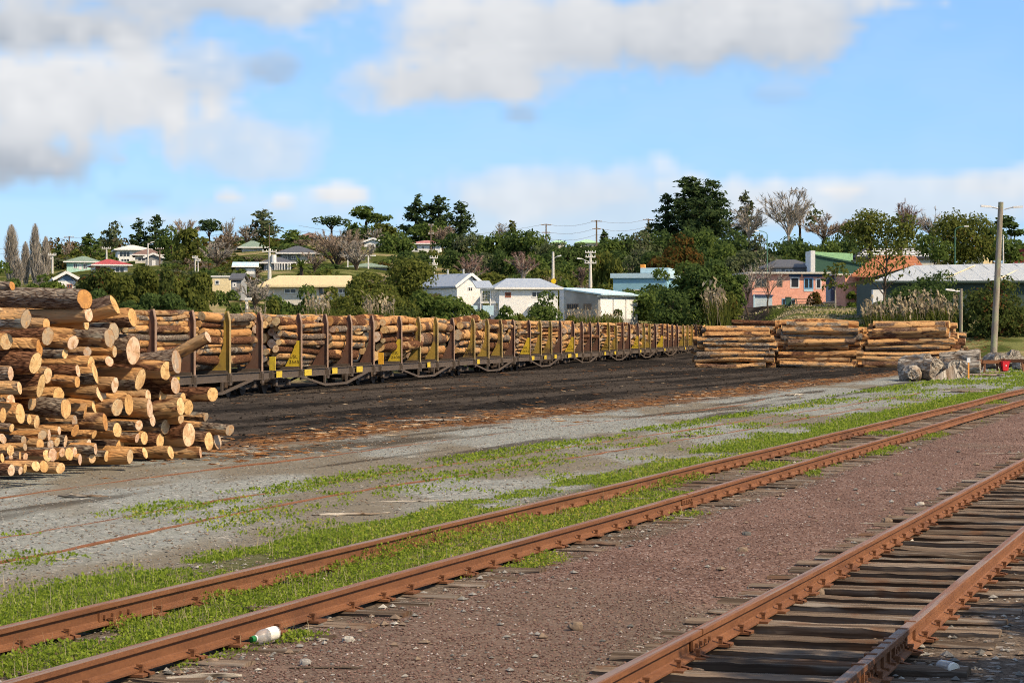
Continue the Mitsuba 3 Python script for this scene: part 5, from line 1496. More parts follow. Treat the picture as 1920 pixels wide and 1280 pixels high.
def pole(name, label, px, py0, py1, Y, r0, r1, mat, lean=0, cat='power pole', arms=(), group=None, base=None):
    P1 = at(px, py1, Y)                                  # top
    zb = gz(P1[0], Y) - .3 if base is None else base
    P0 = np.array([P1[0] - lean, Y, zb])
    key = thing(name, label, cat, group)
    n = 8
    part(key, 'shaft', MB().tube([P0 + (P1 - P0) * t for t in np.linspace(0, 1, n)], np.linspace(r0, r1, n), 10).out, mat, smooth=40)
    for dz, w, yw in arms:
        c = P1 - [0, 0, dz]; d = np.array([math.cos(math.radians(yw)), math.sin(math.radians(yw)), 0])
        b = MB(); b.bar(c - d * w / 2 - [0, .14, 0], c + d * w / 2 - [0, .14, 0], .10, .12)
        ck = part(key, 'crossarm', b.out, 'b_timber' if mat != 'b_palepole' else 'b_palepole')
        b = MB()
        for t in (-.46, -.2, .2, .46): b.tube([c + d * w * t + [0, -.14, .06], c + d * w * t + [0, -.14, .24]], .05, 6)
        part(ck, 'insulator', b.out, 'b_white')
    return key, P0, P1


def lamp(key, pts, mat, L=.75, r=.045, head='b_white'):
    part(key, 'lamp_arm', MB().tube(pts, r, 6).out, mat)
    b = MB(); d = np.asarray(pts[-1]) - pts[-2]; lamp_head(b, pts[-1], [d[0], d[1], .25 * d[2]], L); part(key, 'lamp_head', b.out, head)


wood = 'b_pole'
k_, P0, P1 = pole('lamp_pole', 'tall leaning lichen spotted wooden pole with two lamps, right of the log stacks', 1876.5, 680, 379, 150, .225, .165, wood, lean=.50, cat='lamp pole')
q = P1 - [0, 0, .42]
lamp(k_, [q + [-.2, -.1, 0], q + [-.55, -.12, .08], q + [-.7, -.13, .12]], 'b_metal', .62); lamp(k_, [q + [.2, -.1, -.05], q + [.6, -.12, .05], q + [.75, -.13, .08]], 'b_metal', .62)
k_, P0, P1 = pole('lamp_post', 'short wooden post with one white lamp beside the plumed grass', 1802, 640, 541, 163, .14, .11, wood, lean=0, cat='lamp post')
q = P1 - [0, 0, .15]; lamp(k_, [q, q + [-.35, -.1, -.05], q + [-.5, -.12, .02]], 'b_white', .6)
k_, P0, P1 = pole('power_pole', 'pale concrete pole with a transformer on the middle slope', 505.5, 520, 466, 262, .25, .15, 'b_palepole', arms=((.35, 1.6, 0),))
part(k_, 'transformer', MB().tube([P1 + [.5, -.2, -1.6], P1 + [.5, -.2, -.7]], .28, 10).out, 'b_white'); part(k_, 'mast', MB().tube([P1, P1 + [0, 0, 2.6]], .05, 6).out, 'b_timber')
k_, P0, P1 = pole('power_pole', 'pale pole with a yellow sign near its foot, behind the white house roof', 1037, 535, 472, 262, .22, .13, 'b_palepole')
b = MB(); b.tube([at(1038, 527, 261.6), at(1038, 527, 261.5)], .30, 8); b.bar(at(1037, 535, 261.6), at(1039, 521, 261.6), .2, .05); part(k_, 'sign', b.out, 'b_yellow', label='yellow sign')
lamp(k_, [P1 - [0, 0, .8], P1 + [.5, -.1, -.5]], 'b_metal', .4)
k_, P0, P1 = pole('power_pole', 'pale pole with three crossarms and a lamp over the workshop roof', 1107, 545, 471, 262, .25, .15, 'b_palepole', arms=((.15, 1.2, 0), (.65, 1.1, 10), (1.32, 1.3, 0)))
lamp(k_, [P1 - [0, 0, 1.3], P1 + [-.6, -.1, -1.0], P1 + [-1.0, -.15, -.85]], 'b_metal', .5)
pole('power_pole', 'thin pole with two crossarms just right of the big round shrub', 813.5, 530, 482, 262, .16, .12, 'b_palepole', arms=((.1, .9, 0), (.85, .9, 0), (1.25, .7, 0)))
sky = [pole('power_pole', l, x, 450, y, Y, .17, .12, 'b_timber', arms=((.2, 2.0, 15), (1.6, 1.6, 15))) for l, x, y, Y in (('skyline power pole over the dip left of the lime green roof', 1024, 420, 430), ('skyline power pole right beside the lime green roof', 1118.5, 413, 428), ('skyline power pole at the left flank of the dark pines', 1215.5, 410, 432))]
pole('power_pole', 'thin dark pole in front of the faded red roof', 808, 460, 421, 384, .13, .10, 'b_timber', arms=((.15, .9, 0), (1.6, .9, 0)))
pole('power_pole', 'dark skyline pole between the poplars and the round conifer', 130, 490, 443, 430, .17, .12, 'b_timber', arms=((.2, 1.8, 0), (1.2, 1.6, 0)))
pole('power_pole', 'pale concrete pole beside the blue gabled house', 98.5, 545, 476, 270, .15, .11, 'b_palepole', arms=((.15, .9, 0),))
pole('power_pole', 'grey pole with a crossarm left of the white two storey house', 200, 495, 464, 355, .15, .11, 'b_palepole', arms=((.15, 1.4, 0),))
k_, P0, P1 = pole('lamp_pole', 'pale lamp pole in front of the brown tiled roof', 277.5, 505, 456, 335, .14, .10, 'b_palepole', cat='lamp pole'); lamp(k_, [P1 - [0, 0, .3], P1 + [.4, 0, .1]], 'b_palepole', .5)
pole('power_pole', 'pole right of the brown tiled roof on the left slope', 299.5, 505, 465, 335, .13, .10, 'b_timber', arms=((.15, 1.2, 0),))
pole('power_pole', 'left of the paired poles below the bare grey tree', 366, 520, 479, 285, .09, .07, 'b_palepole', arms=((.3, .7, 0),)); pole('power_pole', 'right of the paired poles below the bare grey tree', 371.5, 520, 484, 283, .09, .07, 'b_palepole', arms=((.3, .7, 0),))
for l, x, y0, Y, dx in (('tall green street lamp left of the green hall', 1438.5, 440, 282, -1), ('tall green street lamp with a curved arm over the long shed', 1790.5, 432, 262, 1)):
    k_, P0, P1 = pole('street_lamp', l, x, 500, y0, Y, .09, .06, 'b_greenpole', cat='street lamp')
    lamp(k_, [P1] + [P1 + np.array([dx * (1 - math.cos(t)) * 1.1, 0, math.sin(t) * .45]) for t in (.5, 1.0, 1.5)], 'b_greenpole', .5)
pole('power_pole', 'slim white pole behind the long shed roof, right of the leaning pole', 1881, 490, 440, 262, .10, .08, 'b_palepole')
k_, P0, P1 = pole('lamp_post', 'short white lamp post among the shrubs behind the nearest wagons', 462.5, 590, 561, 122, .09, .08, 'b_palepole', cat='lamp post'); b = MB(); b.box(P1 + [-.08, -.12, -.04], P1 + [.26, .12, .08]); part(k_, 'lamp_head', b.out, 'b_white')


def wire(label, a, b_, sag, r=.022):
    t = np.linspace(0, 1, 17)[:, None]
    p = np.asarray(a) + (np.asarray(b_) - a) * t; p[:, 2] -= 4 * sag * (t * (1 - t))[:, 0]
    whole(thing('power_line', label, 'power line', 'power lines on the skyline'), MB().tube(p, r, 4).out, 'b_timber')


sk = [s[2] for s in sky]
for lv, dz in (('upper', .0), ('middle', 1.4), ('lower', 2.6)):
    wire(f'{lv} power line from the dark pines to the middle skyline pole', sk[2] - [0, .2, dz], sk[1] - [0, .2, dz], .7); wire(f'{lv} power line between the two skyline poles left of the lime roof', sk[1] - [0, .2, dz], sk[0] - [0, .2, dz], .7)
    wire(f'{lv} power line running left from the skyline pole over the dip', sk[0] - [0, .2, dz], at(560, 423 + dz * 7, 425), 2.2)
for lv, dz in (('upper', 0), ('lower', 1.0)):
    wire(f'{lv} power line over the bare poplars', at(130, 444 + dz * 10, 429.5), at(-60, 470 + dz * 9, 420), .6); wire(f'{lv} power line from the dark left pole past the conifers', at(130, 444 + dz * 10, 429.5), at(420, 438 + dz * 12, 430), 1.2)

# ---------------------------------------------------------------- trees and shrubs
def cards(c, nrm, size, rng, aspect=1.0, along=None):
    """Diamond leaf faces at the points c, roughly square to nrm; along: the direction of their long axis."""
    n = len(c)
    nrm = nrm + rng.normal(0, .55, (n, 3)); nrm /= np.linalg.norm(nrm, axis=1, keepdims=True) + 1e-9
    ref = rng.normal(0, 1, (n, 3)) if along is None else along + rng.normal(0, .25, (n, 3))
    t = ref - (ref * nrm).sum(1, keepdims=True) * nrm; t /= np.linalg.norm(t, axis=1, keepdims=True) + 1e-9
    b = np.cross(nrm, t)
    s = (size * rng.uniform(.6, 1.35, n))[:, None]
    v = np.stack([c - t * s * .5 * aspect, c + b * s * .36, c + t * s * .5 * aspect, c - b * s * .36], 1).reshape(-1, 3)
    f = (np.array([[0, 1, 2], [0, 2, 3]])[None] + (np.arange(n) * 4)[:, None, None]).reshape(-1, 3)
    return v, f, np.repeat(rng.random((n, 1)), 4, 0) * np.ones((1, 2))


def sphere_dirs(n, rng):
    v = rng.normal(0, 1, (n, 3)); return v / np.linalg.norm(v, axis=1, keepdims=True)


def leafsize(Y): return max(.10, 2.5 * Y / 2347)


def ncards(w, h, Y, s, k): return int(np.clip(k * (w * h) / (.36 * s * s), 150, 9000))


def crown_round(W, H, D, z0, Y, rng, dens=3.0, lobes=None, ragged=.18, top=1.0, droop=False, size=1.0):
    """Leaf faces on clumps that fill an uneven ellipsoid."""
    s = leafsize(Y) * size
    n = ncards(W, H, Y, s, dens)
    m = lobes or int(np.clip(10 + W * H * .45, 12, 60))
    d = sphere_dirs(m, rng); rad = rng.uniform(.35, .86, m)[:, None] ** .6 * .82
    d[:, 2] = d[:, 2] * .9 + .08
    cc = d * rad * [W / 2, D / 2, H / 2] * (1 + ragged * rng.normal(0, 1, (m, 1)))
    cr = rng.uniform(.16, .30, m) * min(W, H * 1.3) * .9
    pick = rng.choice(m, n, p=cr ** 2 / (cr ** 2).sum())
    e = sphere_dirs(n, rng); e[:, 2] = np.where(e[:, 2] < -.35, -e[:, 2], e[:, 2])
    rr = cr[pick] * rng.uniform(.72, 1.08, n)
    p = cc[pick] + e * rr[:, None] * [1, 1, .72]
    zmin = -H / 2
    p[:, 2] = np.maximum(p[:, 2], zmin + rng.uniform(0, .08, n) * H)
    p[:, 2] += z0 + H / 2
    if droop:
        p[:, 2] -= rng.random(n) * H * .25; return cards(p, e * [1, 1, .2], np.full(n, s), rng, 2.6, np.tile([0, 0, 1.0], (n, 1)))
    return cards(p, e + [0, 0, .35], np.full(n, s), rng, 1.15)


def crown_conifer(W, H, z0, Y, rng, dens=3.4, shape=.85, lift=.15, gaps=.25, levels=None, size=1.0):
    """Boughs of many lengths all the way up a stem, each carrying tufts; uneven outline, dark gaps between."""
    s = leafsize(Y) * size
    n = ncards(W, H * .75, Y, s, dens)
    m = int((70 + 5 * H) * (1 - gaps * .6))
    t = rng.random(m) ** 1.05
    a = rng.uniform(0, 6.283, m)
    lobe = 1 + .22 * np.sin(a * 2 + rng.uniform(0, 6.3)) + .15 * np.sin(a * 3 + t * 7 + rng.uniform(0, 6.3))
    R = W / 2 * (1 - t) ** shape * np.minimum(1, .55 + 2.6 * t) * lobe * rng.uniform(.55, 1.12, m) + .035 * W
    pick = rng.choice(m, n, p=(R ** 1.2) / (R ** 1.2).sum())
    a, t, r = a[pick], t[pick], R[pick]
    u = rng.random(n) ** .55
    sp = (.055 * W + .03 * H) * (.7 + .5 * (1 - t))
    p = np.stack([np.cos(a) * r * u, np.sin(a) * r * u, z0 + H * (t * .95 + .04) + (lift - .12) * r * u + .30 * r * u ** 3 * (lift + .1)], -1) + rng.normal(0, 1, (n, 3)) * (sp * .42)[:, None] * [1, 1, .62]
    nr = np.stack([np.cos(a) * .6, np.sin(a) * .6, np.full(n, .8)], -1)
    return cards(p, nr, np.full(n, s), rng, 1.4, np.stack([np.cos(a), np.sin(a), np.full(n, .5)], -1))


def crown_umbrella(W, H, z0, Y, rng, plates=6, dens=2.6):
    s = leafsize(Y)
    n = ncards(W, H * .6, Y, s, dens)
    P = []
    for k in range(plates):
        a = rng.uniform(0, 6.28); r = W * .30 * rng.random() ** .5
        P.append((math.cos(a) * r, math.sin(a) * r, z0 + H * rng.uniform(.72, .93), W * rng.uniform(.20, .32)))
    P = np.array(P); pick = rng.integers(0, plates, n)
    e = sphere_dirs(n, rng)
    p = P[pick, :3] + e * P[pick, 3:4] * rng.uniform(.6, 1.05, (n, 1)) * [1, 1, .36]
    return cards(p, e * .4 + [0, 0, 1], np.full(n, s), rng), P


def bare(W, H, Y, rng, trunk=.28, spread=1.0, twigs=1500, levels=4, tw=None, fork=.22):
    """A leafless tree: limbs fan out from a low fork to an uneven rounded outline, side branches leave them, fine twigs are thin blades."""
    b = MB(); tw = tw or max(.022, .24 * Y / 2347); twigs = int(twigs * 1.4)
    b.tube([(0, 0, -.3), (rng.normal(0, .03) * W, 0, H * fork * .6), (0, 0, H * fork)], [trunk, trunk * .8, trunk * .7], 7, cap=False)
    seg = []
    m = int(np.clip(9 + W * 1.3, 10, 26))
    for k in range(m):
        a = k * 2.399 + rng.normal(0, .3); e = math.asin(np.clip(rng.uniform(-.12, 1), -1, 1))
        rr = rng.uniform(.78, 1.04)
        end = np.array([math.cos(a) * math.cos(e) * W / 2 * rr, math.sin(a) * math.cos(e) * W / 2 * rr, H * .56 + math.sin(e) * H * .44 * rr])
        st = np.array([0, 0, H * fork * rng.uniform(.7, 1.5)])
        ctl = st + (end - st) * .5 + np.array([0, 0, H * .10]) - np.array([end[0], end[1], 0]) * .12
        t = np.linspace(0, 1, 7)[:, None]
        q = (1 - t) ** 2 * st + 2 * t * (1 - t) * ctl + t ** 2 * end + rng.normal(0, .012 * W, (7, 3)) * t
        r0 = trunk * rng.uniform(.28, .42)
        b.tube(q, np.linspace(r0, r0 * .18, 7), 5, cap=False); seg.append(q)
        for _ in range(5):
            i = rng.integers(2, 6); d = unit(unit(q[i + 0] - q[i - 1]) + rng.normal(0, .55, 3) + [0, 0, .25]); L = rng.uniform(.10, .24) * H
            q2 = np.stack([q[i] + d * L * x + np.array([0, 0, .15 * L * x * x]) for x in np.linspace(0, 1, 4)]); b.tube(q2, np.linspace(r0 * .35, r0 * .1, 4), 3, cap=False); seg.append(q2); seg.append(q2)
    which = rng.integers(0, len(seg), twigs); u = rng.uniform(.25, 1.0, twigs)
    st, d = np.zeros((twigs, 3)), np.zeros((twigs, 3))
    for i in range(twigs):
        q = seg[which[i]]; x = u[i] * (len(q) - 1); k = min(int(x), len(q) - 2); st[i] = q[k] + (q[k + 1] - q[k]) * (x - k); d[i] = q[k + 1] - q[k]
    d /= np.linalg.norm(d, axis=1, keepdims=True) + 1e-9
    d = d + rng.normal(0, .55, (twigs, 3)) + [0, 0, .2]; d /= np.linalg.norm(d, axis=1, keepdims=True)
    en = st + d * rng.uniform(.05, .13, (twigs, 1)) * H
    en[:, 2] = np.minimum(en[:, 2], H * rng.uniform(.96, 1.0, twigs))
    side = np.cross(en - st, rng.normal(0, 1, (twigs, 3))); side /= np.linalg.norm(side, axis=1, keepdims=True) + 1e-9
    tv = np.stack([st - side * tw, st + side * tw, en], 1).reshape(-1, 3); tf = np.arange(twigs * 3).reshape(-1, 3)
    uv = np.repeat(rng.random((twigs, 1)), 3, 0) * np.ones((1, 2))
    return b.out, (tv, tf, uv)


def trunk_mesh(H, r, rng, limbs=5, spread=1.0, lean=0):
    b = MB()
    pts = [np.array([lean * t + rng.normal(0, .06) * H * .05, rng.normal(0, .02) * H, t * H]) for t in np.linspace(-.06, .92, 6)]
    b.tube(pts, np.linspace(r, r * .35, 6), 8)
    for k in range(limbs):
        t = rng.uniform(.35, .85); p = pts[0] + (pts[-1] - pts[0]) * t; a = rng.uniform(0, 6.28)
        e = p + np.array([math.cos(a) * spread, math.sin(a) * spread, spread * .8]) * rng.uniform(.5, 1)
        b.tube([p, (p + e) / 2 + [0, 0, .1 * spread], e], [r * .4, r * .28, r * .12], 5)
    return b.out


def fit(v, W, z0, z1):
    """Stretches a crown to the width and the height it should have."""
    a, b = np.percentile(v[:, 0], [.7, 99.3]); v = v.copy()
    v[:, :2] *= W / (b - a); v[:, 0] -= (a + b) / 2 * W / (b - a)
    c, d = np.percentile(v[:, 2], [.5, 99.6]); v[:, 2] = z0 + (v[:, 2] - c) * (z1 - z0) / (d - c)
    return v


def shift(m, o): return (m[0] + np.asarray(o),) + tuple(m[1:])


def tree(kind, label, px, ytop, Y, wpx, mat, ybase=None, name=None, cat='tree', group=None, seed=None, bark='m_trunk', **kw):
    rng = np.random.default_rng(seed if seed is not None else int(px * 7 + ytop * 13 + Y))
    x = wx(px, Y); zb = gz(x, Y) if ybase is None else wz(ybase, Y)
    zb = min(zb, wz(ytop, Y) - 1.2)
    H = wz(ytop, Y) - zb; W = wpx / F * Y; o = np.array([x, Y, zb])
    key = thing(name or {'round': 'tree', 'shrub': 'shrub', 'conifer': 'conifer', 'umbrella': 'pine_tree', 'bare': 'bare_tree', 'poplar': 'poplar', 'willow': 'willow_tree', 'open': 'tree'}[kind], label, cat, group)
    if kind in ('round', 'willow'):
        s0 = kw.pop('stem', .16)
        part(key, 'trunk', shift(trunk_mesh(H * .8, max(.10, .035 * W), rng, 4, W * .22), o), bark)
        v, f, uv = crown_round(W, H * (1 - s0), kw.pop('depth', 1) * W, H * s0, Y, rng, droop=kind == 'willow', **kw); v = fit(v, W, H * s0, H)
        part(key, 'crown', shift((v, f), o), mat, uv=uv)
    elif kind == 'shrub':
        part(key, 'stem', shift(trunk_mesh(H * .7, max(.05, .02 * W), rng, 5, W * .2), o), bark)
        v, f, uv = crown_round(W, H * 1.06, kw.pop('depth', .9) * W, -.06 * H, Y, rng, **kw); v = fit(v, W, -.05 * H, H)
        part(key, 'foliage', shift((v, f), o), mat, uv=uv)
    elif kind == 'open':            # few limbs, separate tufts of leaves
        part(key, 'trunk', shift(trunk_mesh(H * .95, max(.10, .03 * W), rng, 9, W * .33, lean=kw.pop('lean', 0)), o), bark)
        s0 = kw.pop('stem', .4)
        v, f, uv = crown_round(W, H * (1 - s0), W * .8, H * s0, Y, rng, **{**dict(dens=1.1, lobes=14, ragged=.25), **kw}); v = fit(v, W, H * s0, H)
        part(key, 'crown', shift((v, f), o), mat, uv=uv)
    elif kind == 'conifer':
        part(key, 'trunk', shift(trunk_mesh(H, max(.14, .03 * W), rng, 3, W * .2), o), bark)
        s0 = kw.pop('stem', .04)
        v, f, uv = crown_conifer(W, H * (1 - s0), H * s0, Y, rng, **kw); v = fit(v, W, H * s0, H)
        part(key, 'crown', shift((v, f), o), mat, uv=uv)
    elif kind == 'umbrella':
        (v, f, uv), P = crown_umbrella(W, H, 0, Y, rng, **kw); v = fit(v, W, v[:, 2].min(), H)
        b = MB(); b.tube([(0, 0, -.3), (rng.normal(0, .2), 0, H * .35), (0, 0, H * .6)], [.035 * W, .03 * W, .022 * W], 7)
        for p in P: b.tube([(0, 0, H * .45), (p[0] * .5, p[1] * .5, (p[2] + H * .45) * .5), (p[0], p[1], p[2])], [.018 * W, .013 * W, .006 * W], 5)
        part(key, 'trunk', shift(b.out, o), bark); part(key, 'crown', shift((v, f), o), mat, uv=uv)
    elif kind == 'bare':
        (v, f), (tv, tf, uv) = bare(W, H, Y, rng, **kw)
        part(key, 'trunk', shift((v, f), o), bark); part(key, 'twigs', shift((tv, tf), o), mat, kind='stuff', uv=uv)
    elif kind == 'poplar':
        n = kw.get('twigs', 2600)
        b = MB(); b.tube([(0, 0, -.3), (0.1, 0, H * .5), (0, 0, H * .97)], [.22, .14, .04], 6)
        z = rng.random(n) ** .8; R = W * .5 * (np.sin(np.clip(z * .97 + .06, 0, 1) * np.pi) ** .55 * .85 + .1) * rng.uniform(.2, 1, n)
        a = rng.uniform(0, 6.28, n); st = np.stack([np.cos(a) * R * .5, np.sin(a) * R * .5, z * H * .9], -1); L = rng.uniform(.08, .17, n) * H
        en = st + np.stack([np.cos(a) * R * .35, np.sin(a) * R * .35, L], -1); en[:, 2] = np.minimum(en[:, 2], H)
        tw = max(.03, .30 * Y / 2347); side = np.cross(en - st, rng.normal(0, 1, (n, 3))); side /= np.linalg.norm(side, axis=1, keepdims=True)
        part(key, 'trunk', shift(b.out, o), 'm_twig_grey', uv=np.zeros((len(b.out[0]), 2)) + .4)
        part(key, 'twigs', shift((np.stack([st - side * tw, st + side * tw, en], 1).reshape(-1, 3), np.arange(n * 3).reshape(-1, 3)), o), mat, uv=np.repeat(rng.random((n, 1)), 3, 0) * np.ones((1, 2)))
    return key


D_, M_, O_, B_, G_, R_, C_, T_ = 'm_leaf_dark', 'm_leaf_mid', 'm_leaf_olive', 'm_leaf_bright', 'm_leaf_grey', 'm_leaf_rust', 'm_leaf_conifer', 'm_leaf_redtip'
tg, tb, tr = 'm_twig_grey', 'm_twig_brown', 'm_twig_red'
GN = 'poplars at the far left'
# --- left skyline and slope
tree('poplar', 'tallest bare poplar at the far left edge', 22, 420, 300, 46, tg, 535)
tree('poplar', 'slender bare poplar, second from the left edge', 66, 418, 305, 34, tg, 535)
tree('poplar', 'short bare poplar between the two tall ones', 48, 452, 310, 28, tg, 535)
tree('poplar', 'bare poplar right of the slender one', 86, 442, 308, 30, tg, 535)
tree('poplar', 'low twiggy poplar at the foot of the tallest one', 32, 480, 285, 40, tg, 545)
tree('poplar', 'low twiggy poplar in front of the grey gabled house', 76, 488, 285, 36, tg, 545)
tree('shrub', 'dark shrub at the left edge above the log pile', 4, 492, 225, 62, M_)
tree('shrub', 'dark green shrub under the slender poplar', 74, 515, 215, 54, M_)
tree('shrub', 'bright leafy bush just above the top log of the pile', 108, 531, 112, 64, B_)
tree('shrub', 'dim bush left of the bright leafy one', 50, 540, 118, 60, O_)
tree('conifer', 'small dark conifer near the dark skyline pole', 112, 460, 400, 30, D_)
tree('bare', 'brown bare tree behind the mint house', 140, 455, 395, 52, tb, twigs=900)
tree('round', 'low green tree under the brown bare one', 134, 468, 385, 56, O_)
tree('conifer', 'rounded dark conifer above the mint house', 170, 439, 390, 56, M_, shape=.55, gaps=.12)
tree('round', 'open grey-green tree right of the rounded conifer, lower one', 199, 432, 425, 30, G_, stem=.3, dens=1.6)
tree('round', 'open grey-green tree right of the rounded conifer, taller one', 213, 415, 425, 36, G_, stem=.3, dens=1.5)
tree('shrub', 'green bush beside the white two storey house', 210, 478, 362, 34, M_)
tree('conifer', 'left of the two big dark conifers above the white two storey house', 259, 411, 405, 46, C_, shape=.55, gaps=.1)
tree('conifer', 'right of the two big dark conifers above the brown tiled roof', 291, 404, 405, 54, C_, shape=.55, gaps=.1)
tree('bare', 'russet bare tree right of the two big conifers', 345, 410, 400, 56, tb, twigs=1500)
tree('round', 'tall dark tree right of the brown tiled roof', 322, 425, 345, 58, M_, 505, stem=.05)
tree('round', 'tall dark tree with a brownish top, middle of the left clump', 350, 428, 340, 54, O_, 510, stem=.05)
tree('round', 'dark tree at the right of the left clump', 372, 450, 350, 50, M_, 505, stem=.05)
tree('conifer', 'narrow spruce in front of the left clump', 372, 448, 320, 26, O_, 515, gaps=.35)
tree('umbrella', 'flat layered dark pine on the crest above the left clump', 392, 411, 430, 52, C_, plates=7)
tree('bare', 'small bare tree on the crest right of the layered pine', 428, 409, 435, 32, tg, twigs=600)
tree('bare', 'wide pale bare tree in the middle of the left slope', 408, 452, 322, 72, tg, 514, twigs=2400, spread=1.2)
tree('bare', 'brown bare tree behind the pale bare one', 425, 436, 372, 60, tb, twigs=1300)
tree('conifer', 'tall loose pine on the crest above the grey-green roof', 490, 394, 425, 66, G_, shape=.45, gaps=.25, stem=.12)
tree('bare', 'pale bare tree left of the tall loose pine', 462, 422, 420, 42, tg, twigs=700)
tree('round', 'golden green shrub tree right of the grey-green roof', 507, 444, 380, 36, O_)
tree('round', 'dark tree under the golden one', 520, 462, 352, 40, D_)
tree('conifer', 'bushy dark green tree above the dark hip roof', 549, 431, 395, 50, M_, shape=.6, gaps=.1)
tree('round', 'dark bush left of the grey veranda house', 468, 480, 330, 40, M_); tree('round', 'green tree below the white crest house', 440, 478, 335, 36, O_)
tree('shrub', 'round dark bush on the lawn by the pale blue roof', 452, 505, 280, 30, M_); tree('shrub', 'dark bush under the wide pale bare tree', 418, 500, 300, 36, M_)
tree('bare', 'large pink-grey bare tree left of centre', 632, 428, 318, 116, tb, 522, twigs=4200, spread=1.15, levels=5)
tree('bare', 'bare tree crowding the right side of the large pink-grey one', 668, 448, 312, 70, tg, 522, twigs=1600)
tree('bare', 'small white-stemmed bare tree by the cream roof', 590, 470, 300, 50, tb, 520, twigs=900)
tree('umbrella', 'dark spreading cypress on the crest left of the flat topped pine', 622, 404, 440, 66, C_, plates=8)
tree('umbrella', 'flat topped umbrella pine standing high on the crest', 686, 386, 435, 56, M_, plates=5)
tree('umbrella', 'rounded umbrella pine right of the flat topped one', 712, 401, 432, 46, M_, plates=6)
tree('round', 'dark green tree under the umbrella pines', 672, 418, 425, 60, D_); tree('round', 'olive tree under the rounded umbrella pine', 722, 418, 420, 52, O_)
tree('bare', 'pale bare tree below the umbrella pines', 704, 428, 408, 44, tg, twigs=800)
tree('conifer', 'left peak of the big dark pines at centre', 779, 367, 430, 66, C_, gaps=.22, shape=.7)
tree('conifer', 'middle peak of the big dark pines at centre', 822, 370, 428, 84, C_, gaps=.2, shape=.6)
tree('conifer', 'right peak of the big dark pines at centre', 864, 379, 430, 70, C_, gaps=.25, shape=.8, lift=.3)
tree('round', 'green tree filling the foot of the big dark pines', 800, 415, 415, 70, M_); tree('bare', 'russet bare tree in front of the big dark pines', 829, 424, 400, 46, tb, twigs=1200)
tree('round', 'dark tree left of the faded red roof', 742, 436, 372, 72, M_, 500); tree('round', 'dark tree below the faded red roof', 768, 470, 345, 86, D_, 520)
tree('round', 'tree right of the faded red roof', 846, 438, 368, 70, D_, 500); tree('round', 'tree in front of the red roof house, right part', 815, 468, 350, 40, O_, 510)
MASS = [(885, 440, 366, 70, G_), (925, 436, 364, 74, M_), (968, 432, 362, 70, D_), (1003, 436, 360, 62, M_), (1030, 452, 352, 60, G_), (860, 470, 330, 72, D_), (908, 474, 325, 70, G_), (945, 468, 322, 66, D_), (990, 478, 318, 74, M_), (1040, 470, 330, 64, D_),
        (1066, 460, 350, 62, D_), (1098, 455, 352, 66, D_), (1140, 448, 356, 56, M_), (1162, 440, 358, 62, D_), (1200, 436, 360, 74, G_), (1240, 432, 362, 74, D_), (1075, 492, 310, 60, M_), (1165, 470, 325, 70, D_), (1205, 466, 320, 66, G_), (1232, 470, 315, 66, D_),
        (1290, 432, 360, 74, D_), (1330, 430, 358, 76, M_), (1375, 436, 352, 70, D_), (1418, 442, 350, 70, G_), (1310, 462, 320, 70, D_), (1352, 456, 322, 66, M_), (1392, 470, 310, 60, G_), (1430, 470, 308, 60, G_), (1465, 455, 335, 66, D_), (1505, 446, 340, 84, D_), (1545, 452, 335, 66, M_), (1585, 440, 345, 76, D_), (1480, 480, 315, 60, D_),
        (1620, 445, 350, 70, D_), (1730, 440, 350, 70, D_), (1690, 446, 350, 70, M_), (880, 505, 285, 60, M_), (925, 510, 280, 70, O_), (975, 512, 278, 66, M_), (1025, 505, 280, 76, O_), (1080, 515, 275, 60, O_), (850, 505, 290, 50, O_)]
for q, (x, y, Y, w, m) in enumerate(MASS):
    near = 'lower row' if y >= 490 else 'middle row' if y >= 462 else 'upper row'
    row = sorted(a[0] for a in MASS if ('lower row' if a[1] >= 490 else 'middle row' if a[1] >= 462 else 'upper row') == near)
    tree('round', f'{ {D_: "dark", M_: "green", G_: "grey-green", O_: "olive"}[m]} tree in the {near} of the wooded slope, {ORD[row.index(x) + 1]} from the left', x, y, Y, w * 1.12, m, stem=.02, group='trees of the wooded slope', dens=2.6)
tree('conifer', 'small pointed conifer on the crest right of the big pines', 958, 414, 425, 28, O_, shape=.6, gaps=.1); tree('bare', 'pale bare tree beside the small pointed conifer', 938, 418, 425, 32, tg, twigs=500)
tree('conifer', 'tiny dark cone tree beside the lime green roof', 1132, 431, 430, 20, D_, shape=.7, gaps=.05)
tree('round', 'low umbrella tree by the right skyline pole', 1213, 424, 425, 24, G_, stem=.4)
tree('bare', 'reddish bare tree left of the white gabled house', 886, 478, 268, 56, tr, 545, twigs=1700, bark='m_twig_grey'); tree('bare', 'reddish bare tree with a pale trunk above the large white house', 980, 470, 262, 64, tr, 540, twigs=1900, bark='m_twig_grey')
tree('bare', 'thin reddish bare tree near the three armed pole', 1090, 500, 262, 34, tr, 545, twigs=600)
tree('willow', 'weeping olive willow right of the three armed pole', 1138, 474, 285, 56, O_, 545, stem=.05)
tree('round', 'rust brown tree in front of the dark pines', 1272, 440, 305, 86, R_, 530, stem=.05); tree('round', 'rust brown tree edge right below the bigger rust crown', 1240, 480, 296, 56, R_, 540)
tree('conifer', 'left flank of the huge dark pines', 1248, 366, 398, 66, C_, gaps=0, shape=.5, dens=5.5); tree('conifer', 'highest peak of the huge dark pines', 1292, 335, 396, 92, C_, gaps=0, shape=.42, stem=.1, dens=5.5)
tree('conifer', 'right peak of the huge dark pines', 1336, 340, 394, 96, C_, gaps=0, shape=.4, stem=.1, dens=5.5); tree('conifer', 'dense middle of the huge dark pines', 1312, 372, 390, 124, C_, gaps=0, shape=.35, dens=5)
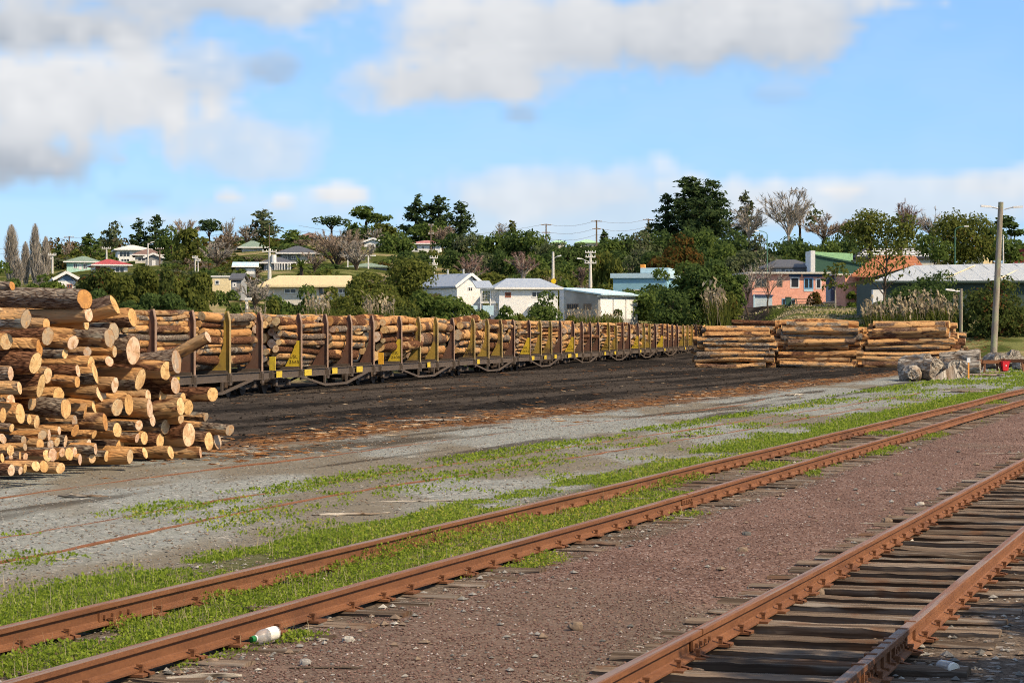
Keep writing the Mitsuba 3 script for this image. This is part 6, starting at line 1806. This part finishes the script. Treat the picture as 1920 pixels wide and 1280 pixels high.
tree('conifer', 'small open pine right of the huge dark pines', 1397, 360, 392, 44, G_, gaps=.3, shape=.5, stem=.3)
tree('bare', 'white-stemmed bare trees below the small open pine', 1404, 388, 378, 72, tg, 462, twigs=1700, bark='m_twig_grey')
tree('bare', 'large silvery bare tree between the pines and the green hall', 1478, 356, 374, 118, tg, 462, twigs=2600, bark='m_twig_grey', spread=1.2); tree('open', 'dark layered pine seen through the silvery bare tree', 1500, 385, 380, 90, G_, 450, dens=.8)
tree('bare', 'brown bare thicket right of the silvery tree', 1545, 402, 372, 100, tb, 465, twigs=3000); tree('bare', 'brown bare thicket further right below the crest', 1590, 410, 376, 80, tb, 465, twigs=1500)
tree('open', 'wide olive gum tree above the green hall', 1632, 392, 322, 110, O_, 490, dens=2.0, stem=.2, lobes=20); tree('open', 'olive gum tree above the striped roof', 1690, 400, 318, 90, O_, 490, dens=1.7, stem=.2, lobes=16)
tree('bare', 'reddish bare treetop behind the gum trees', 1700, 378, 362, 56, tr, 470, twigs=1100); tree('bare', 'pale bare treetops right of the gum trees', 1748, 390, 362, 64, tg, 470, twigs=1200)
tree('round', 'big rounded golden-green tree behind the long shed', 1806, 399, 292, 124, O_, 505, stem=.04, dens=4.2, ragged=.08, lobes=70); tree('round', 'green tree at the left foot of the big rounded one', 1752, 440, 285, 66, M_, 500)
tree('umbrella', 'flat crowned pine at the right edge of the skyline', 1896, 404, 355, 54, D_, plates=6); tree('round', 'green tree right of the leaning pole behind the shed', 1893, 448, 285, 66, M_, 500); tree('round', 'dark tree behind the leaning pole', 1862, 425, 300, 44, D_, 500)
# --- trees by the salmon building
tree('open', 'slender gum tree with a forked trunk in front of the terracotta roof', 1658, 446, 200, 120, O_, 606, dens=.5, lobes=16, stem=.45, lean=.2, bark='m_trunk')
tree('open', 'small half bare tree before the blue panels', 1566, 492, 244, 52, O_, 580, dens=.6, lobes=8, stem=.4, bark='m_twig_grey'); tree('bare', 'bare sapling at the salmon wall near the garage', 1440, 480, 252, 60, tg, 582, twigs=260, trunk=.11)
tree('bare', 'bare tree at the left end of the salmon building', 1403, 490, 246, 54, tg, 585, twigs=480, trunk=.11); tree('shrub', 'orange bush against the salmon wall', 1527, 547, 256, 30, R_, 575)
tree('shrub', 'young bright shrub by the blue panels', 1603, 532, 246, 30, B_, 580); tree('shrub', 'dark red shrub beside the brick house', 1622, 528, 240, 36, R_, 578)
# --- the dark hedge right of the workshop
for x, y, w, m, l in ((1196, 545, 76, M_, 'round green bush at the left end of the tall dark hedge'), (1238, 505, 76, M_, 'second bush of the tall dark hedge from the left'), (1280, 492, 82, M_, 'third and dense bush of the tall dark hedge'), (1322, 490, 80, D_, 'fourth bush of the tall dark hedge'), (1352, 496, 70, M_, 'fifth bush of the tall dark hedge'), (1376, 515, 44, D_, 'right end bush of the tall dark hedge')):
    tree('shrub', l, x, y, 236 + (x > 1210) * 4, w * 1.15, m, 606, dens=3.0)
tree('shrub', 'dark bush filling the foot of the tall hedge', 1262, 540, 232, 90, D_, 608); tree('shrub', 'olive bush at the right foot of the tall hedge', 1368, 548, 232, 52, O_, 608)
# --- right side bushes
tree('shrub', 'wide dark grey bush in front of the long shed', 1735, 512, 186, 130, 'm_leaf_dark', 612, dens=3.2); tree('shrub', 'huge dark bush with reddish tips at the right edge', 1880, 522, 168, 150, T_, 668, dens=4.2); tree('shrub', 'reddish bush at the left shoulder of the huge dark one', 1832, 545, 170, 70, T_, 668, dens=3.4)
tree('shrub', 'dark low bush at the left foot of the plumed grass', 1655, 565, 190, 70, D_, 612, dens=3.2)
# --- the shrub row behind the train
ROW = [(185, 505, 118, 92, T_), (228, 512, 116, 60, O_), (265, 500, 122, 84, O_), (303, 506, 116, 66, T_), (345, 512, 120, 84, O_), (390, 528, 122, 70, O_), (428, 545, 124, 62, M_), (210, 545, 104, 90, D_), (262, 552, 104, 80, D_), (320, 552, 105, 80, D_), (150, 520, 122, 50, T_), (375, 556, 108, 60, O_),
       (545, 537, 132, 96, M_), (612, 540, 150, 70, O_), (655, 520, 158, 76, O_), (655, 556, 142, 80, O_), (705, 512, 166, 84, O_), (776, 486, 172, 116, O_), (735, 548, 160, 90, O_), (808, 545, 168, 70, M_), (770, 575, 156, 90, T_), (848, 556, 172, 64, M_), (880, 572, 172, 60, M_), (905, 583, 176, 50, M_), (955, 574, 178, 54, M_), (1008, 547, 186, 82, M_), (985, 590, 180, 60, O_),
       (1060, 592, 196, 40, O_), (1160, 580, 216, 30, T_), (495, 560, 128, 50, O_), (580, 565, 134, 60, T_), (1130, 590, 210, 44, O_)]
left = sorted(ROW)
for q, (x, y, Y, w, m) in enumerate(left):
    nm = {D_: 'dark', M_: 'green', O_: 'olive', T_: 'brown-tipped'}[m]
    tree('shrub', f'{nm} shrub behind the train, {ORD[q + 1]} from the left along the row', x, y, Y, w * 1.1, m, group='shrubs behind the train', dens=3.0)
tree('bare', 'grey bare thicket in front of the dark small shed', 478, 525, 145, 74, tg, 590, twigs=1700, trunk=.1)


# --- hedges, gardens and trees between the houses of the slope
FILL = []
rf = np.random.default_rng(91)
for (x0, x1, y0, y1, Ya, Yb, n) in ((100, 320, 500, 545, 300, 190, 34), (300, 500, 488, 540, 330, 190, 46), (470, 730, 470, 535, 370, 215, 50), (90, 420, 462, 492, 420, 345, 40), (420, 760, 440, 474, 445, 372, 40), (90, 740, 443, 460, 462, 432, 36), (300, 520, 478, 520, 345, 262, 26), (640, 880, 500, 545, 300, 215, 22), (880, 1200, 520, 552, 275, 240, 20), (1400, 1640, 470, 500, 345, 300, 16), (1600, 1900, 470, 500, 340, 295, 14)):
    for q in range(n):
        u, v = rf.random(), rf.random()
        FILL.append((x0 + (x1 - x0) * (q + .5 + rf.uniform(-.4, .4)) / n, y0 + (y1 - y0) * u, Ya + (Yb - Ya) * u, rf.uniform(34, 66), [D_, M_, O_, M_, O_, G_, R_, 'twig'][int(rf.integers(0, 8))]))
OPEN = [(176, 242, 484, 524, 318), (122, 186, 486, 508, 345), (218, 284, 458, 494, 368), (250, 305, 466, 502, 338), (104, 144, 514, 552, 235), (396, 454, 515, 545, 228), (438, 482, 492, 516, 290), (452, 498, 452, 484, 385), (524, 592, 463, 494, 325), (494, 548, 484, 516, 306), (494, 666, 515, 556, 212), (680, 720, 448, 470, 395), (768, 830, 449, 478, 388), (652, 728, 486, 510, 318), (828, 1048, 515, 600, 219), (1046, 1250, 512, 600, 230), (1400, 1660, 468, 580, 246), (40, 94, 474, 514, 360), (1600, 1760, 458, 500, 246), (1630, 1930, 486, 580, 207)]
n_ = 0
FILL.sort()
KEEP = []
for (x, y, Y, w, m) in FILL:
    g = gz(wx(x, Y), Y); yb = HY - (g - CAMZ) * F / Y
    if not any(x + w * .22 > a and x - w * .22 < b and y < d and yb > c and Y < Yh for a, b, c, d, Yh in OPEN): KEEP.append((x, y, Y, w, m, yb))
KEEP = [KEEP[q] for q in sorted(rf.permutation(len(KEEP))[:285])]
for (x, y, Y, w, m, yb) in KEEP:
    n_ += 1
    FILL_LABEL = f'{ {D_: "dark", M_: "green", O_: "olive", G_: "grey-green", R_: "russet", "twig": "bare"}[m]} garden tree between the houses, {ORD[n_]} from the left'
    yt = min(y, yb - 9)
    if m == 'twig': tree('bare', FILL_LABEL, x, yt - 6, Y, w, tb, twigs=500, name='garden_tree', group='garden trees on the slope')
    else: tree('round', FILL_LABEL, x, yt, Y, w, m, stem=.02, dens=2.0, name='garden_tree', group='garden trees on the slope')


# --- palm
o = np.array([wx(565, 255), 255, gz(wx(565, 255), 255)]); rng = np.random.default_rng(5)
k_ = thing('palm_tree', 'golden green palm above the cream yellow roof', 'palm'); Hp = wz(500, 255) - o[2]
part(k_, 'trunk', MB().tube([o + [0, 0, -.3], o + [.05, 0, Hp * .5], o + [0, 0, Hp]], [.28, .2, .18], 8).out, 'm_trunk')
for q in range(26):
    a, e = rng.uniform(0, 6.28), rng.uniform(.1, 1.2); b = MB(); L = rng.uniform(1.2, 1.8); pts = []
    for t in np.linspace(0, 1, 6): pts.append(o + [0, 0, Hp] + np.array([math.cos(a) * math.cos(e) * L * t, math.sin(a) * math.cos(e) * L * t, math.sin(e) * L * t - .7 * t * t * math.cos(e)]))
    pts = np.array(pts); s_ = np.array([-math.sin(a), math.cos(a), 0]) * .13; wv = np.array([.5, 1, 1, .9, .6, .1])[:, None]
    v = np.vstack([pts - s_ * wv - [0, 0, .05], pts + s_ * wv - [0, 0, .05], pts]); f = [[i, i + 1, 13 + i, 12 + i] for i in range(5)] + [[12 + i, 13 + i, 7 + i, 6 + i] for i in range(5)]
    b.add(v, f); part(k_, 'frond', b.out, 'm_leaf_bright', uv=np.zeros((18, 2)) + rng.random())


# --- plumed grass and reeds
def plumes(label, pxs, ytop, ybase, Y, n, seed, blades=700, name='plumed_grass', group='clumps of plumed grass', heads=10):
    rng = np.random.default_rng(seed); key = thing(name, label, 'tall grass', group)
    x0, x1 = wx(pxs[0], Y), wx(pxs[1], Y); zt = wz(ytop, Y)
    def pts(m): x = rng.uniform(x0, x1, m); y = Y + rng.normal(0, .9, m); return x, y, ground_z(x, y)
    x, y, z = pts(blades); z = np.maximum(z, wz(ybase, Y) - .3)
    Hh = (zt - z) * rng.uniform(.25, .62, blades); a = rng.uniform(0, 6.28, blades); l = Hh * rng.uniform(.2, .7, blades); w = max(.02, .45 * Y / 2347)
    b0 = np.stack([x, y, z], -1); mid = b0 + np.stack([np.cos(a) * l * .4, np.sin(a) * l * .4, Hh * .75], -1); tip = b0 + np.stack([np.cos(a) * l, np.sin(a) * l, Hh], -1); s = np.stack([-np.sin(a), np.cos(a), 0 * a], -1) * w
    v = np.stack([b0 - s, b0 + s, mid + s * .8, mid - s * .8, tip], 1).reshape(-1, 3); f = (np.array([[0, 1, 2], [0, 2, 3], [3, 2, 4]])[None] + (np.arange(blades) * 5)[:, None, None]).reshape(-1, 3)
    part(key, 'blades', (v, f), 'm_leaf_olive', uv=np.repeat(rng.random((blades, 1)), 5, 0) * np.ones((1, 2)))
    x, y, z = pts(n); z = np.maximum(z, wz(ybase, Y) - .3); b = MB(); st = MB(); uvs = []
    for q in range(n):
        h = (zt - z[q]) * rng.uniform(.62, 1.04); t = np.array([rng.normal(-.14, .10), rng.normal(0, .08), 1]) * h; p = np.array([x[q], y[q], z[q]])
        st.tube([p, p + t * .6, p + t * .8], max(.010, .13 * Y / 2347), 3, cap=False)
        m = heads; u = rng.uniform(.62, 1.0, m); c = p + t * u[:, None] + rng.normal(0, .035, (m, 3)); v, f, uv = cards(c, rng.normal(0, 1, (m, 3)), np.full(m, .30 * (zt - z[q]) / 3.2), rng, 1.5, np.tile(t, (m, 1))); b.add(v, f, uv)
    part(key, 'stalks', st.out, 'm_twig_brown', uv=np.zeros((len(st.out[0]), 2)) + .31); part(key, 'plumes', b.out, 'm_leaf_plume', uv=b.uvs)


plumes('big clump of pale plumed grass behind the right log stack, left part', (1622, 1715), 556, 615, 176, 60, 1, 900, heads=7); plumes('big clump of pale plumed grass behind the right log stack, right part', (1700, 1800), 545, 612, 177, 75, 2, 1000, heads=7)
plumes('pale reeds between the shrubs left of the large white-topped load', (575, 625), 545, 600, 127, 40, 3, 350, heads=3); plumes('pale reeds left of the biggest round shrub', (688, 742), 548, 605, 143, 46, 4, 350, heads=3); plumes('straw reeds beside the short lamp post', (464, 500), 560, 600, 118, 26, 5, 260, heads=2); plumes('dry reeds before the workshop doors', (1064, 1168), 572, 606, 204, 60, 6, 500, heads=2)
plumes('brown dry reeds in front of the tall dark hedge', (1328, 1366), 522, 606, 229, 70, 7, 500, heads=1)
# rough grass on the bank
rng = np.random.default_rng(77); n = 24000
px = rng.uniform(1335, 1935, n); Y = rng.uniform(186, 262, n); x = wx(px, Y); z = ground_z(x, Y); k = rng.random(n) < .8; x, Y, z = x[k], Y[k], z[k]
v, f, uv = leaves(x, Y, z - .05, rng.uniform(.10, .24, len(x)), rng, .03)
labels['bank_grass'] = {'label': 'rough straw and green grass on the bank below the salmon building', 'kind': 'stuff'}
g = meshkit.fbm(np.stack([x * .22, Y * .18, 0 * x], -1), 3, 6) > .57
sel = np.repeat(g, 2); scene['bank_grass__straw'] = mikit.ply((v, f[~sel]), 'm_leaf_straw', uv=uv); scene['bank_grass__green'] = mikit.ply((v, f[sel]), 'm_leaf_bright', uv=uv)
labels['bank_grass__straw'] = {'kind': 'stuff'}; labels['bank_grass__green'] = {'kind': 'stuff'}

# ---------------------------------------------------------------- small things
def stick(label, px, py, length, r, yaw, seed, mat='m_oldwood', z=0.0, name='stick', flat=.6):
    """A broken piece of wood on the ground."""
    rng = np.random.default_rng(seed)
    Y = 30.0
    for _ in range(30): Y = (CAMZ - gz(wx(px, Y), Y)) * F / (py - HY)
    x = wx(px, Y); g = float(ground_z(np.array([x]), np.array([Y]), True)[0])
    t = np.linspace(-.5, .5, 9)[:, None]; d = np.array([math.cos(yaw), math.sin(yaw), 0])
    p = np.array([x, Y, g + r * flat + z]) + d * length * t + rng.normal(0, .25, (9, 3)) * r * [1, 1, .5]
    p[:, 2] += rng.normal(0, .02) * length * t[:, 0] * 2
    b = MB(); rad = r * rng.uniform(.75, 1.15, 9) * np.interp(np.abs(t[:, 0]), [.3, .5], [1, .45])
    b.tube(p, rad, 7)
    v, f = b.out; v[:, 2] = (v[:, 2] - g) * flat + g
    k = int(rng.integers(64, 120))
    uv = np.stack([np.arctan2(v[:, 2] - g - r, (v[:, :2] - [x, Y]) @ [-d[1], d[0]]) * r + 16.0 * k + 4, (v[:, :2] - [x, Y]) @ d[:2] + 3], -1)
    whole(thing(name, label, 'stick' if name == 'stick' else 'wood scrap', 'pieces of wood lying about'), (v, f), mat, smooth=True, uv=uv)


for q, a in enumerate([('thick brown stick lying on the gravel left of the middle track', 648, 963, .75, .035, .25), ('long thin pale stick on the weeds above the brown one', 780, 938, 1.1, .022, .12), ('short pale chip between the two sticks', 716, 958, .22, .018, .6), ('grey twig end among the weeds beside the middle track', 895, 936, .5, .018, .05),
                       ('pale piece of bark on the gravel below the log pile', 156, 932, .62, .05, -.05), ('pale plank scrap on the gravel between the embedded rails', 116, 1047, .34, .02, .1), ('thin pale branch on the weeds at the lower left', 62, 1130, .42, .012, .15), ('second thin pale branch right of the one at the lower left', 138, 1128, .36, .012, .12),
                       ('long bleached stick on the black yard', 790, 790, 2.0, .05, .05), ('splintered pale branch on the yard near the right log stacks', 1310, 748, 2.4, .05, .08), ('dark plank lying on the grass left of the far middle track', 1840, 735, 2.6, .07, -.05), ('white splinter on the maroon ballast by the right track', 1362, 1121, .20, .010, -.25),
                       ('pale splinter near the right track further along', 1640, 982, .3, .012, .05), ('long thin pale twig on the maroon ballast at the right', 1880, 851, .8, .012, .02), ('pale chip on the dark bark drift', 1490, 743, .7, .09, .4), ('grey scrap of wood on the grey gravel by the embedded rails', 1290, 817, .5, .05, .1)]):
    stick(*a, 300 + q)
stick('large pale splinter at the lower left beside the near rail', 385, 1272, .42, .03, .12, 400, name='wood_scrap'); stick('bleached broken piece beside the bottle', 583, 1200, .22, .022, -.3, 401, name='wood_scrap'); stick('thin dark stick on the ballast right of the bottle', 610, 1252, .42, .012, -.12, 402, mat='m_trunk')


def on_ground(px, py):
    Y = 15.0
    for _ in range(40): Y = (CAMZ - gz(wx(px, Y), Y)) * F / (py - HY)
    return np.array([wx(px, Y), Y, gz(wx(px, Y), Y)])


def lathe(profile, sides=28):
    """A surface of revolution round local x; profile: (x, radius)."""
    p = np.array(profile, float); a = np.linspace(0, 2 * np.pi, sides, endpoint=False)
    v = np.stack([np.stack([np.full(sides, x), r * np.cos(a), r * np.sin(a)], -1) for x, r in p])
    i, j = np.meshgrid(np.arange(len(p) - 1), np.arange(sides), indexing='ij')
    q = np.stack([i * sides + j, i * sides + (j + 1) % sides, (i + 1) * sides + (j + 1) % sides, (i + 1) * sides + j], -1).reshape(-1, 4)
    return v.reshape(-1, 3), q


scene['m_clearplastic'] = {'type': 'thindielectric', 'int_ior': 1.45}
scene['m_plasticskin'] = {'type': 'blendbsdf', 'weight': 0.34, 'a': {'type': 'thindielectric', 'int_ior': 1.5}, 'b': {'type': 'twosided', 'bsdf': {'type': 'roughplastic', 'diffuse_reflectance': rgb((.62, .60, .58)), 'alpha': .12}}}
M_principled('m_greencap', (.015, .16, .035), .3, .5); M_principled('m_label', (.72, .70, .62), .5, .4); M_principled('m_whiteplastic', (.75, .75, .72), .4, .4)


def bottle(label, px, py, yaw, L, R, cap, lab, name='bottle', dz=0.0, pitch=0.0):
    P = on_ground(px, py); a = math.radians(yaw)
    d = np.array([math.cos(a) * math.cos(pitch), math.sin(a) * math.cos(pitch), math.sin(pitch)]); s_ = unit(np.cross((0, 0, 1), d)); u = np.cross(d, s_)
    M = frame(P + [0, 0, R + .004 + dz], d, s_, u)
    key = thing(name, label, 'bottle' if name == 'bottle' else 'jar')
    pr = [(-L * .5, .001), (-L * .5, R * .82), (-L * .47, R * .96), (-L * .38, R), (-L * .30, R * .94), (-L * .24, R), (L * .10, R), (L * .20, R * .92), (L * .30, R * .62), (L * .36, R * .42), (L * .42, R * .40)] if name == 'bottle' else [(-L * .5, .001), (-L * .5, R * .85), (-L * .44, R), (L * .32, R), (L * .40, R * .86), (L * .42, R * .86)]
    part(key, 'body', xf(lathe(pr), M), 'm_plasticskin', smooth=40)
    if lab: part(key, 'label_band', xf(lathe([(-L * .42, R * 1.008), (-L * .24, R * 1.012), (-L * .08, R * 1.008)]), M), 'm_label', smooth=True)
    c = [(L * .40, R * .47), (L * .53, R * .47), (L * .535, R * .40), (L * .535, .001)] if name == 'bottle' else [(L * .36, R * .93), (L * .48, R * .93), (L * .5, R * .85), (L * .5, .001)]
    part(key, 'cap', xf(lathe(c), M), cap, smooth=30)
    if name == 'bottle': part(key, 'neck_ring', xf(lathe([(L * .355, R * .50), (L * .385, R * .52), (L * .395, R * .42)]), M), 'm_whiteplastic', smooth=30)


bottle('clear plastic bottle with a green cap lying against the near rail', 496, 1209, 228, .21, .043, 'm_greencap', True, pitch=-.12, dz=.012)
bottle('small clear jar with a pale lid lying in the shade at the lower right', 1777, 1266, -62, .13, .040, 'm_label', False, name='jar')


def rock(label, px, py, size, seed, mat='m_stone', flat=.7, name='stone', cat='stone', tone=.5):
    rng = np.random.default_rng(seed); P = on_ground(px, py)
    m = trimesh.creation.icosphere(2, 1.0); v = np.array(m.vertices)
    v = v * (1 + .5 * (meshkit.fbm(v * 1.3 + seed, 3) - .5)[:, None]); v = np.round(v * 2.2 + rng.normal(0, .1, v.shape) * .3) / 2.2 * .5 + v * .5
    v = v * size * .5 * [1, .85, flat] + P + [0, 0, size * .2 * flat]
    whole(thing(name, label, cat, 'larger loose stones' if name == 'stone' else None), (v, m.faces), mat, uv=np.full((len(v), 2), tone))


for q, a in enumerate([('dark stone alone on the maroon ballast right of centre', 1391, 1036, .11), ('grey stone left of the dark one on the maroon ballast', 1400, 1004, .09), ('large brown stone in the right track beside the left rail', 1660, 1120, .15), ('pale round stone inside the right track near the left rail', 1530, 1118, .14), ('grey stone at the ballast edge beside the right track', 1663, 980, .12), ('second grey stone at the ballast edge beside the right track', 1725, 948, .10),
                       ('brown stone on the ballast at the upper right', 1684, 893, .11), ('grey stone near the end of the bottle sleeper', 572, 1245, .07), ('pale grey stone on the ballast at the lower left', 398, 1245, .08), ('dark stone right of the bottle', 652, 1203, .08), ('white stone inside the right track', 1815, 992, .07), ('flat grey stone on the maroon ballast centre', 1080, 1178, .10),
                       ('brown stone at the bottom of the right track', 1302, 1272, .13), ('grey stone at the bottom of the right track', 1352, 1276, .11), ('grey stone between the lower sleepers of the right track', 1550, 1255, .10)]):
    rock(*a, 500 + q, tone=(q * .137) % 1)
rock('crumpled yellow foam cup remains in the right track', 1656, 1040, .12, 601, mat='b_cream', name='rubbish', cat='rubbish'); rock('crumpled cream wrapper beside the left rail of the right track', 1702, 1020, .12, 602, mat='b_offwhite', name='rubbish', cat='rubbish')
rock('white rubbish beside the far rail of the right track', 1884, 1050, .10, 603, mat='b_white', name='rubbish', cat='rubbish')

# things by the weathered heap
P = at(1816, 706, 102.6); P[2] = gz(P[0], P[1])
k_ = thing('marker_post', 'thin orange and white marker post beside the weathered heap', 'post'); b = MB(); b.box(P + [-.03, -.03, -.2], P + [.03, .03, .72]); part(k_, 'post', b.out, 'b_orange'); b = MB(); b.box(P + [-.07, -.05, .721], P + [.07, .05, .92]); part(k_, 'cap', b.out, 'b_white')
P = at(1884, 694, 124); P[2] = gz(P[0], P[1])
k_ = thing('red_bin', 'small red bin with tapered sides beside the rusty frames', 'bin')
part(k_, 'tub', xf(MB().mesh(hull([(x * s, y * s, z) for x in (-.20, .20) for y in (-.16, .16) for s, z in ((.72, .06), (1, .52))])), yawM(P, 15)), 'b_red'); part(k_, 'rim', xf(MB().box((-.225, -.185, .521), (.225, .185, .56)), yawM(P, 15)), 'b_red'); part(k_, 'badge', xf(MB().box((-.03, -.165, .30), (.03, -.15, .36)), yawM(P, 15)), 'b_white')
for q, (px, l) in enumerate(((1858, 'rusty steel trestle left of the red bin'), (1903, 'rusty steel trestle right of the red bin'))):
    P = at(px, 695, 124); P[2] = gz(P[0], P[1]); k_ = thing('trestle', l, 'trestle', 'rusty trestles'); M_ = yawM(P, 20 - 50 * q)
    part(k_, 'beam', xf(MB().box((-.55, -.14, .48), (.55, .14, .66)), M_), 'm_rust')
    for s in (-.42, .42):
        b = MB()
        for y in (-.14, .14): b.bar((s, y * .6, .48), (s + s * .3, y * 1.6, 0), .09, .09)
        part(k_, 'leg', xf(b, M_), 'm_rust')
    part(k_, 'clamp', xf(MB().tube([(-.55, 0, .57), (-.95, .1, .50)], .13, 8), M_), 'm_rust')
P = at(1850, 706, 108); P[2] = gz(P[0], P[1])
stick('broken grey board lying at the foot of the weathered heap', 1842, 706, 1.8, .16, -.1, 403, name='wood_scrap'); stick('second grey board lying right of the weathered heap', 1868, 700, 1.2, .12, .2, 404, name='wood_scrap')
# junk by the workshop
for q, (px, l, m) in enumerate(((1072, 'black tyre heaped against the workshop, left one', 'm_black'), (1098, 'black tyre heaped against the workshop, middle one', 'm_black'), (1120, 'black tyre heaped against the workshop, right one', 'm_black'))):
    P = at(px, 585, 221); P[2] = gz(P[0], P[1]) + .5
    tor = trimesh.creation.torus(.62, .22, 24, 10); v = np.array(tor.vertices) @ trimesh.transformations.rotation_matrix(1.3 + .3 * q, (1, .3, 0))[:3, :3].T + P; whole(thing('tyre', l, 'tyre', 'tyres by the workshop'), (v, tor.faces), m, smooth=True)
P = at(1152, 584, 220); P[2] = gz(P[0], P[1]); k_ = thing('trailer', 'dark covered trailer before the white workshop doors', 'trailer'); part(k_, 'body', xf(MB().box((-.9, -.5, .45), (.9, .6, 1.3)), yawM(P, -20)), 'b_darkroof'); part(k_, 'cover', xf(MB().mesh(hull([(x, y, 1.301) for x in (-.9, .9) for y in (-.5, .6)] + [(x, .05, 1.7) for x in (-.7, .7)])), yawM(P, -20)), 'b_darkroof')
for s in (-.65, .65): part(k_, 'wheel', xf(MB().tube([(s, -.62, .34), (s, -.46, .34)], .34, 14), yawM(P, -20)), 'm_black')
P = at(1165, 586, 219); P[2] = gz(P[0], P[1]); k_ = thing('barrel', 'bright blue plastic barrel beside the trailer', 'barrel'); part(k_, 'body', MB().tube([P, P + [0, 0, .08], P + [0, 0, .5], P + [0, 0, .95], P + [0, 0, 1.0]], [.28, .3, .33, .3, .26], 16).out, 'b_skyblue', smooth=40); part(k_, 'lid', MB().tube([P + [0, 0, 1.001], P + [0, 0, 1.05]], .24, 16).out, 'b_navy')
P = at(1478, 577, 255); P[2] = gz(P[0], P[1]); k_ = thing('wheelie_bin', 'dark wheelie bin beside the garage door', 'bin'); part(k_, 'body', xf(MB().mesh(hull([(x * s, y * s, z) for x in (-.3, .3) for y in (-.35, .35) for s, z in ((.8, .1), (1, 1.0))])), yawM(P, 0)), 'b_darkgreen'); part(k_, 'lid', xf(MB().box((-.33, -.4, 1.001), (.33, .36, 1.08)), yawM(P, 0)), 'b_darkroof')
for s in (-.24, .24): part(k_, 'wheel', xf(MB().tube([(s - .04, .36, .12), (s + .04, .36, .12)], .12, 10), yawM(P, 0)), 'm_black')
P = at(1505, 577, 254); P[2] = gz(P[0], P[1]); k_ = thing('picnic_table', 'wooden picnic table on the lawn before the salmon building', 'table'); part(k_, 'top', xf(MB().box((-1.1, -.4, .72), (1.1, .4, .78)), yawM(P, 10)), 'b_timber')
for y in (-.75, .75): part(k_, 'bench', xf(MB().box((-1.1, y - .14, .42), (1.1, y + .14, .47)), yawM(P, 10)), 'b_timber')
for s in (-.8, .8):
    b = MB(); b.bar((s, -.7, 0), (s, -.2, .72), .08, .08); b.bar((s, .7, 0), (s, .2, .72), .08, .08); part(k_, 'leg', xf(b, yawM(P, 10)), 'b_timber')

# the tree outside the frame at the right whose shade falls on the lower right corner
for l, X, Y, H, W, st in (('leafy trackside tree just outside the right edge, shading the lower right corner', 6.2, 10.4, 4.6, 3.4, .30), ('second leafy trackside tree outside the right edge', 8.3, 13.0, 5.0, 3.0, .34)):
    rng = np.random.default_rng(int(X * 10)); o = np.array([X, Y, gz(X, Y)]); key = thing('trackside_tree', l, 'tree')
    part(key, 'trunk', shift(trunk_mesh(H * .8, .10, rng, 5, .8), o), 'm_trunk')
    v, f, uv = crown_round(W, H * (1 - st), W * .9, H * st, 60, rng, dens=3.4); part(key, 'crown', shift((fit(v, W, H * st, H), f), o), 'm_leaf_mid', uv=uv)
